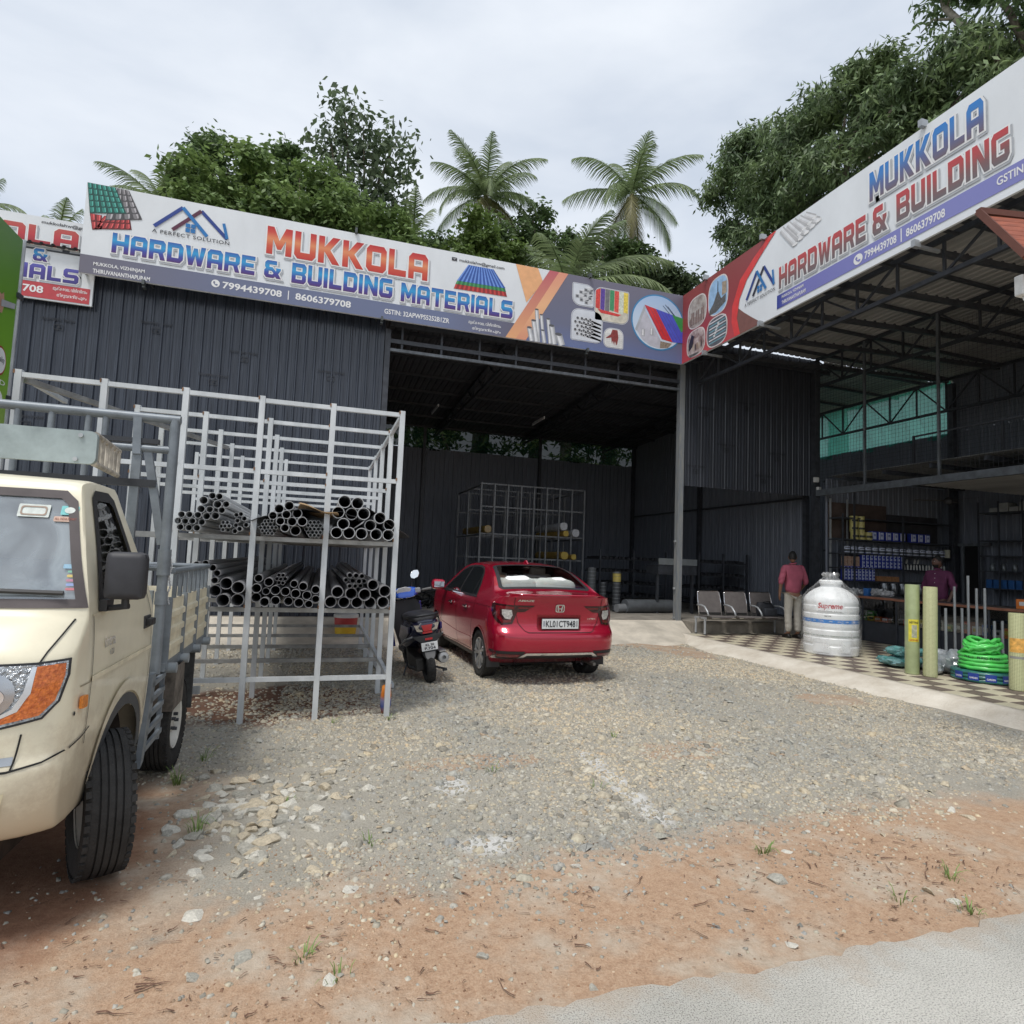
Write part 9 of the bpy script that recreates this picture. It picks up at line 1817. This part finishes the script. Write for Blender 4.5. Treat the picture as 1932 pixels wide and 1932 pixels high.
# ---------------------------------------------------------------- trees
tr_ = np.random.RandomState(21)
def leaf_mat(name, c, c2, isl=.35, tr=.3):
 if name in _M: return _M[name]
 m = mat(name, c, .5, scale=.8, col2=c2, island=isl, spec=.4); t = m.node_tree; b = t.nodes['Principled BSDF']; o = t.nodes['Material Output']
 tl = t.nodes.new('ShaderNodeBsdfTranslucent'); mx_ = t.nodes.new('ShaderNodeMixShader'); mx_.inputs[0].default_value = tr; t.links.new(b.inputs['Base Color'].links[0].from_socket, tl.inputs[0]); t.links.new(b.outputs[0], mx_.inputs[1]); t.links.new(tl.outputs[0], mx_.inputs[2]); t.links.new(mx_.outputs[0], o.inputs[0]); return m
def leaves(blobs, n, size, asp=.45, clump=.5, droop=.2, inner=.25, per=26, flat=.9, lobes=0):
 """leaf quads grouped in clumps over a set of ellipsoids (x,y,z,rx,ry,rz)"""
 B = np.array(blobs, float); wt = (B[:, 3]*B[:, 4]+B[:, 3]*B[:, 5]+B[:, 4]*B[:, 5]); wt /= wt.sum(); nc = max(1, n//per)
 k = tr_.choice(len(B), nc, p=wt); d = tr_.normal(size=(nc, 3)); d /= np.linalg.norm(d, axis=1)[:, None]; rad = np.where(tr_.rand(nc) < inner, tr_.uniform(.3, .85, nc), tr_.uniform(.85, 1.08, nc))
 if lobes:
  SB = []
  for q_ in B:
   for _ in range(lobes):
    e = tr_.normal(size=3); e /= np.linalg.norm(e); f = tr_.uniform(.34, .58); SB.append([*(q_[:3]+e*q_[3:]*.72), *(q_[3:]*f*np.array([1, 1, .8]))])
  SB = np.array(SB); k = tr_.randint(len(SB), size=nc); d[:, 2] = np.where(d[:, 2] < -.25, -d[:, 2], d[:, 2]); B = SB
 Cc_ = B[k, :3]+d*B[k, 3:]*rad[:, None]
 ci = np.repeat(np.arange(nc), per); N_ = len(ci); off = tr_.normal(size=(N_, 3))*clump*.55*tr_.uniform(.6, 1.3, nc)[ci][:, None]; off[:, 2] *= .75; P = Cc_[ci]+off
 nrm = d[ci]*.5+tr_.normal(size=(N_, 3))*.55+np.array([0, 0, flat]); nrm /= np.linalg.norm(nrm, axis=1)[:, None]
 ax = np.cross(nrm, tr_.normal(size=(N_, 3))); ax /= np.linalg.norm(ax, axis=1)[:, None]; ax[:, 2] -= droop*tr_.uniform(.4, 1.6, N_); ax /= np.linalg.norm(ax, axis=1)[:, None]; sd_ = np.cross(ax, nrm); sd_ /= np.maximum(np.linalg.norm(sd_, axis=1), 1e-3)[:, None]
 L = size*tr_.uniform(.6, 1.3, N_)[:, None]; W2 = L*asp*.5
 V = np.stack([P, P+ax*L*.45+sd_*W2, P+ax*L, P+ax*L*.45-sd_*W2], 1).reshape(-1, 3); F = np.arange(N_*4).reshape(-1, 4); return V, F
M_BARK = mat('bark_grey', (.16, .13, .10), .9, var=.4, scale=6, bump=.8, bscale=18, stretch=(3, 3, .6))
def tree(name, label, base, blobs, n, size, lm, group, asp=.45, clump=.5, droop=.2, inner=.25, per=26, limbs=7, trunk=.28, flat=.9, lobes=9):
 t_ = thing(name, label, 'tree', (base[0], base[1], -.05), 0, group); V, F = leaves(blobs, n, size, asp, clump, droop, inner, per, flat, lobes)
 o = link(bpy.data.objects.new('crown', np_mesh('crown', V, F, lm))); wparent(o, t_)
 B = np.array(blobs); top = Vector((float(B[:, 0].mean()), float(B[:, 1].mean()), float(B[:, 2].min()))); b = MB(); b0 = Vector((base[0], base[1], -.1)); mid = b0.lerp(top, .55)+Vector((.3, 0, 0)); b.tube([b0, b0.lerp(mid, .5)+Vector((-.1, .05, 0)), mid, top], trunk, 9, rs=[trunk*1.25, trunk, trunk*.85, trunk*.6]); tk_ = b.build('trunk', M_BARK, t_, smooth=True, world=True)
 for q_ in blobs[:limbs]:
  e = Vector(q_[:3])+Vector((0, 0, q_[5]*.6)); b = MB(); m_ = top.lerp(e, .5)+Vector((tr_.uniform(-.3, .3), 0, -.3)); b.tube([mid.lerp(top, .6), m_, e], .1, 6, rs=[trunk*.5, trunk*.3, .02]); b.build('limb', M_BARK, tk_, smooth=True, world=True)
 return t_
G1 = 'trees behind the shed'
LM_D = leaf_mat('leaf_dark', (.18, .26, .11), (.085, .135, .06)); LM_M = leaf_mat('leaf_mid', (.27, .37, .125), (.12, .19, .066)); LM_L = leaf_mat('leaf_light', (.19, .27, .075), (.11, .17, .05)); LM_MG = leaf_mat('leaf_mango', (.24, .32, .14), (.09, .14, .07), .5); LM_S = leaf_mat('leaf_big', (.16, .21, .11), (.085, .125, .07), .35)
tree('leafy_tree', 'broad dense bright green tree behind the left half of the long board', (-2.2, 25, 0), [(-4.9, 25, 15.0, 1.5, 1.6, 1.6), (-3.4, 25.2, 15.6, 1.7, 1.6, 1.6), (-1.7, 25, 15.4, 1.8, 1.7, 1.8), (.1, 24.8, 14.4, 1.8, 1.6, 1.6), (1.4, 24.8, 13.8, 1.6, 1.5, 1.6), (-5.2, 24.7, 13.6, 1.4, 1.5, 1.5), (-2.8, 24.6, 13.8, 1.9, 1.5, 1.6), (-.9, 24.5, 13.4, 1.7, 1.5, 1.5), (2.6, 24.8, 13.0, 1.2, 1.3, 1.3), (-4, 25, 12.2, 2.4, 1.5, 1.6), (.6, 25, 12.2, 2.6, 1.5, 1.6)], 34000, .27, LM_M, G1, .55, .38, .25, .2)
tree('leafy_tree', 'round dark tree top showing above the left end of the bright green tree', (-5.0, 26.5, 0), [(-5.0, 26.6, 17.6, .9, .9, 1.0), (-4.6, 26.6, 16.6, 1.3, 1.1, 1.1), (-5.8, 26.5, 16.4, .7, .8, .8), (-5, 26.6, 15, 1.5, 1.2, 1.5)], 6000, .24, LM_D, G1, .5, .34)
tree('leafy_tree', 'second dark tree top between the round one and the tall sparse tree', (-2.4, 26.8, 0), [(-2.4, 26.9, 18.0, .6, .7, 1.0), (-2.0, 26.8, 17.0, 1.1, 1.0, .9), (-3.0, 26.8, 16.6, .9, .9, .9), (-2.2, 26.8, 15.2, 1.6, 1.2, 1.4)], 5000, .26, LM_D, G1, .5, .36)
tree('tall_tree', 'tall open tree with large separate leaves rising above the others', (.8, 27.4, 0), [(-.2, 27.4, 21.3, .8, .9, .9), (.7, 27.4, 20.2, 1.1, 1.1, 1.0), (2.2, 27.4, 19.9, .9, .9, 1.2), (-.7, 27.4, 19.6, .7, .8, .8), (-.3, 27.4, 18.5, 1.0, 1.0, .9), (1.6, 27.4, 18.4, 1.1, 1.0, 1.0), (.7, 27.4, 17.2, 1.3, 1.1, 1.0), (2.3, 27.4, 17.3, .7, .8, .9), (1.0, 27.4, 15.6, 1.6, 1.2, 1.2)], 3300, .36, LM_S, G1, .52, .62, .45, .4, 7, 9, .2, .3, 0)
tree('vine_tree', 'rounded tree stump smothered in light green creeper behind the board', (5.7, 23.6, 0), [(5.7, 23.6, 14.6, 1.1, 1.0, 1.3), (6.6, 23.6, 13.6, 1.0, 1.0, 1.2), (5.0, 23.6, 13.3, .9, .9, 1.2), (5.8, 23.6, 12, 1.9, 1.2, 1.5)], 9000, .22, LM_L, G1, .6, .30, .35)
for i, (lab, bl, n, lm) in enumerate((('dark shrubby tree left of the creeper-covered stump', [(3.4, 25.4, 14.4, 1.2, 1.2, 1.3), (4.6, 25.4, 14.2, 1.3, 1.2, 1.3), (2.6, 25.2, 13.4, 1.2, 1.2, 1.3), (4, 25.4, 12.4, 2.0, 1.2, 1.6)], 8000, LM_D), ('dark tree between the two tall coconut palms', [(8.6, 26.2, 17.0, 1.1, 1.0, 1.1), (9.8, 26.2, 16.2, 1.5, 1.1, 1.3), (7.6, 26, 15.4, 1.2, 1.1, 1.4), (10.6, 26.2, 14.8, 1.4, 1.1, 1.4), (9, 26.2, 13, 2.2, 1.2, 1.6)], 8000, LM_D), ('dark tree beneath the right coconut palm', [(12.0, 25.6, 16.2, 1.5, 1.2, 1.4), (13.8, 25.6, 15.4, 1.5, 1.2, 1.4), (11, 25.4, 13.6, 1.5, 1.2, 1.5), (13, 25.5, 13, 2, 1.2, 1.5)], 9000, LM_D), ('low dark tree by the corner of the two boards', [(15.0, 25.2, 14.6, 1.4, 1.1, 1.3), (16.4, 25.2, 14.4, 1.4, 1.1, 1.3), (15.4, 25, 12.4, 2.0, 1.2, 1.4)], 7000, LM_S))):
 tree('leafy_tree', lab, (bl[0][0], bl[0][1], 0), bl, n, .26, lm, G1, .5, .36)
tree('mango_tree', 'huge dark mango tree with drooping leaves behind the shop hall', (18.6, 18, 0), [(17.3, 22.6, 18.6, 1.4, 1.4, 1.6), (17.2, 21.4, 19.2, 1.5, 1.5, 1.5), (17.1, 19.6, 18.0, 1.8, 1.9, 1.7), (17.1, 18.2, 18.0, 1.6, 1.7, 1.7), (17.2, 16.4, 17.4, 1.6, 1.7, 1.6), (17.1, 15.2, 18.0, 1.2, 1.0, 1.6), (17.2, 14.2, 16.6, 1.5, 1.5, 1.6), (17.3, 12.6, 15.9, 1.5, 1.4, 1.6), (17.4, 11.2, 15.6, 1.6, 1.4, 1.7), (17.2, 22.4, 16.2, 1.6, 1.6, 1.6), (17.2, 20.6, 16.0, 1.9, 1.7, 1.7), (17.2, 18.6, 15.6, 1.9, 1.7, 1.7), (17.2, 16.4, 15.0, 1.9, 1.7, 1.7), (17.2, 14.2, 14.2, 1.8, 1.7, 1.7), (17.3, 12, 13.4, 1.8, 1.7, 1.7), (17.2, 21.8, 14.0, 1.8, 1.6, 1.6), (17.2, 19.4, 13.5, 2.0, 1.7, 1.6), (17.3, 17, 12.5, 2.0, 1.8, 1.7)], 76000, .29, LM_MG, G1, .27, .31, .75, .22, 22, 18, .4, .35, 8)
tree('leafy_tree', 'dark tree crown filling the top right corner above the mango', (18.6, 9.6, 0), [(17.4, 10.2, 17.2, 1.3, 1.2, 1.6), (17.6, 9.2, 16.0, 1.6, 1.4, 1.8), (17.6, 9.4, 18.6, 1.4, 1.3, 1.2), (17.4, 12.0, 19.0, .7, .6, .4)], 9000, .26, LM_D, G1, .34, .4, .6, .25, 20)
bt_ = thing('bare_branch_tree', 'thin pale tree with a bare forked branch against the sky', 'tree', (17.3, 10.6, 0), 0, G1); b = MB(); b.tube([(17.6, 10.4, -.1), (17.5, 10.6, 9), (17.3, 11.2, 15.6), (17.1, 11.9, 17.2), (17.0, 12.6, 18.6), (17.0, 12.9, 19.8)], .1, 8, rs=[.22, .17, .13, .11, .09, .06]); tk_ = b.build('trunk', mat('bark_pale', (.30, .27, .22), .9, var=.3, scale=8), bt_, smooth=True, world=True)
for e in (((17.0, 12.3, 18.0), (17.0, 13.0, 18.6), (17, 13.4, 18.5)), ((17.0, 12.6, 18.6), (17, 12.2, 19.4), (17, 11.9, 20)), ((17.1, 11.9, 17.2), (17, 12.7, 17.4), (17, 13.0, 17.1))): b = MB(); b.tube(e, .04, 6, rs=[.05, .03, .015]); b.build('limb', mat('bark_pale', (.30, .27, .22)), tk_, smooth=True, world=True)
V, F = leaves([(17, 12.7, 19.2, .7, .7, .5), (17, 13.2, 18.5, .4, .4, .3)], 260, .26, .35, .35, .5, .3, 6); o = link(bpy.data.objects.new('crown', np_mesh('crown', V, F, LM_D))); wparent(o, bt_)
for i, x in enumerate((-4.5, .5, 5.5, 10.5)): tree('shrub', ('leftmost', 'second', 'third', 'rightmost')[i]+' tall shrub growing behind the shed back wall', (x, 23.2, 0), [(x-1.4, 23.2, 5.6, 1.5, 1, 1.6), (x+.2, 23.4, 6.2, 1.6, 1, 1.6), (x+1.6, 23.2, 5.4, 1.5, 1, 1.5), (x, 23.2, 3.6, 2.6, 1, 1.6)], 3600, .26, LM_M, 'shrubs behind the shed', .5, .36)
# coconut palms: every frond is a part
LM_P = leaf_mat('palm_leaflet', (.24, .30, .14), (.15, .205, .095), .4, .4); LM_PD = leaf_mat('palm_old', (.26, .24, .11), (.17, .16, .075), .3, .3); M_RACH = mat('palm_rachis', (.20, .22, .08), .6, var=.2)
def frond(L, el, az, sag_, ll, seed, twist=0.0, n=54):
 r = np.random.RandomState(seed); t = np.linspace(0, 1, n); a = el-sag_*t**1.5; ds = L/n; h = np.cumsum(np.cos(a))*ds; z = np.cumsum(np.sin(a))*ds
 P = np.stack([h*math.cos(az), h*math.sin(az), z], 1); T = np.gradient(P, axis=0); T /= np.linalg.norm(T, axis=1)[:, None]; side = np.array([-math.sin(az+twist), math.cos(az+twist), 0.0]); up = np.cross(T, side)
 V = []; F = []
 for s in (-1, 1):
  for i in range(3, n):
   k = t[i]; ln = ll*(math.sin(math.pi*min(1, .12+k*.86))**.55)*r.uniform(.85, 1.1); d = side*s*(.85-.35*k)+T[i]*(.45+.5*k)-up[i]*0+np.array([0, 0, -.42-.2*r.rand()]); d /= np.linalg.norm(d); w_ = T[i]*.036*L/4; p0 = P[i]; p1 = p0+d*ln*.55+np.array([0, 0, .02]); p2 = p0+d*ln+np.array([0, 0, -.22*ln*r.uniform(.6, 1.4)])
   q_ = len(V); V += [p0-w_, p0+w_, p1+w_*.8, p1-w_*.8, p2]; F += [(q_, q_+1, q_+2, q_+3), (q_+3, q_+2, q_+4, q_+4)]
 # rachis ribbon
 for i in range(n-1):
  q_ = len(V); w0 = .035*(1-t[i])+.008; V += [P[i]-side*w0, P[i]+side*w0, P[i+1]+side*w0, P[i+1]-side*w0]; F.append((q_, q_+1, q_+2, q_+3))
 V = np.array(V); T3 = []
 for f in F:
  T3.append((f[0], f[1], f[2])); 
  if f[3] != f[2] and not (f[2] == f[3]): T3.append((f[0], f[2], f[3]))
 T3 = np.array([q_ for q_ in T3 if len(set(q_)) == 3]); return V, T3
def palm(label, base, top, fr, L, ll, seed, nuts=6, tr=.14):
 t_ = thing('coconut_palm', label, 'palm tree', (base[0], base[1], -.05), 0, 'coconut palms behind the shed'); r = np.random.RandomState(seed); tp = Vector(top); b0 = Vector((base[0], base[1], -.1)); b = MB(); k = 14; b.tube([b0.lerp(tp, i/k)+Vector((.25*math.sin(i/k*2.2), 0, 0)) for i in range(k)]+[tp], tr, 10, rs=[tr*(1.4-.5*i/k+.04*(i % 2)) for i in range(k+1)]); b.build('trunk', mat('palm_bark', (.24, .21, .17), .9, var=.3, scale=4, stretch=(1, 1, 6), bump=.5), t_, smooth=True, world=True)
 for i in range(fr):
  u = i/fr; el = R(82-118*u+r.uniform(-8, 8)); az = i*2.399+r.uniform(-.5, .5); V, F = frond(L*r.uniform(.85, 1.08)*(1 if u > .12 else .8), el, az, R(48+40*u+r.uniform(-22, 26)), ll*r.uniform(.9, 1.1), seed*50+i, r.uniform(-.5, .5)); o = link(bpy.data.objects.new('frond', np_mesh('frond', V+np.array(tp), F, LM_P if u < .82 else LM_PD))); wparent(o, t_)
 for i in range(nuts): a = i*1.1; b = MB(); c = tp+Vector((.22*math.cos(a), .22*math.sin(a), -.22-.1*(i % 2))); b.lathe([(.001, -.13), (.08, -.09), (.11, 0), (.08, .09), (.001, .13)], c, 10); b.build('coconut', mat('coconut_green', (.16, .17, .06), .5, var=.3), t_, smooth=True, world=True)
 return t_
palm('left of the two tall coconut palms behind the long board', (6.3, 27.2, 0), (6.5, 27, 18.7), 22, 3.4, .85, 3); palm('right of the two tall coconut palms, nearest the mango tree', (12.4, 26.2, 0), (13.7, 26, 19.8), 17, 4.0, 1.0, 31)
palm('young low coconut palm with broad fronds between the tall palms', (9.2, 23.2, 0), (9.3, 23.2, 13.0), 17, 5.0, 1.15, 11, 0, .2); palm('small coconut palm behind the left end of the long board', (-7.0, 27, 0), (-7.1, 27, 15.3), 14, 2.7, .7, 13, 3); palm('coconut palm peeping over the gap between the left boards', (-10.4, 27, 0), (-10.4, 27, 13.0), 12, 2.3, .6, 17, 2); palm('coconut palm at the left picture edge behind the red-lettered board', (-13.4, 27, 0), (-13.3, 27, 13.6), 12, 2.6, .6, 19, 0); palm('half-hidden coconut palm left of the creeper-covered stump', (3.0, 26.4, 0), (3.1, 26.4, 15.2), 10, 3.0, .75, 23, 0)
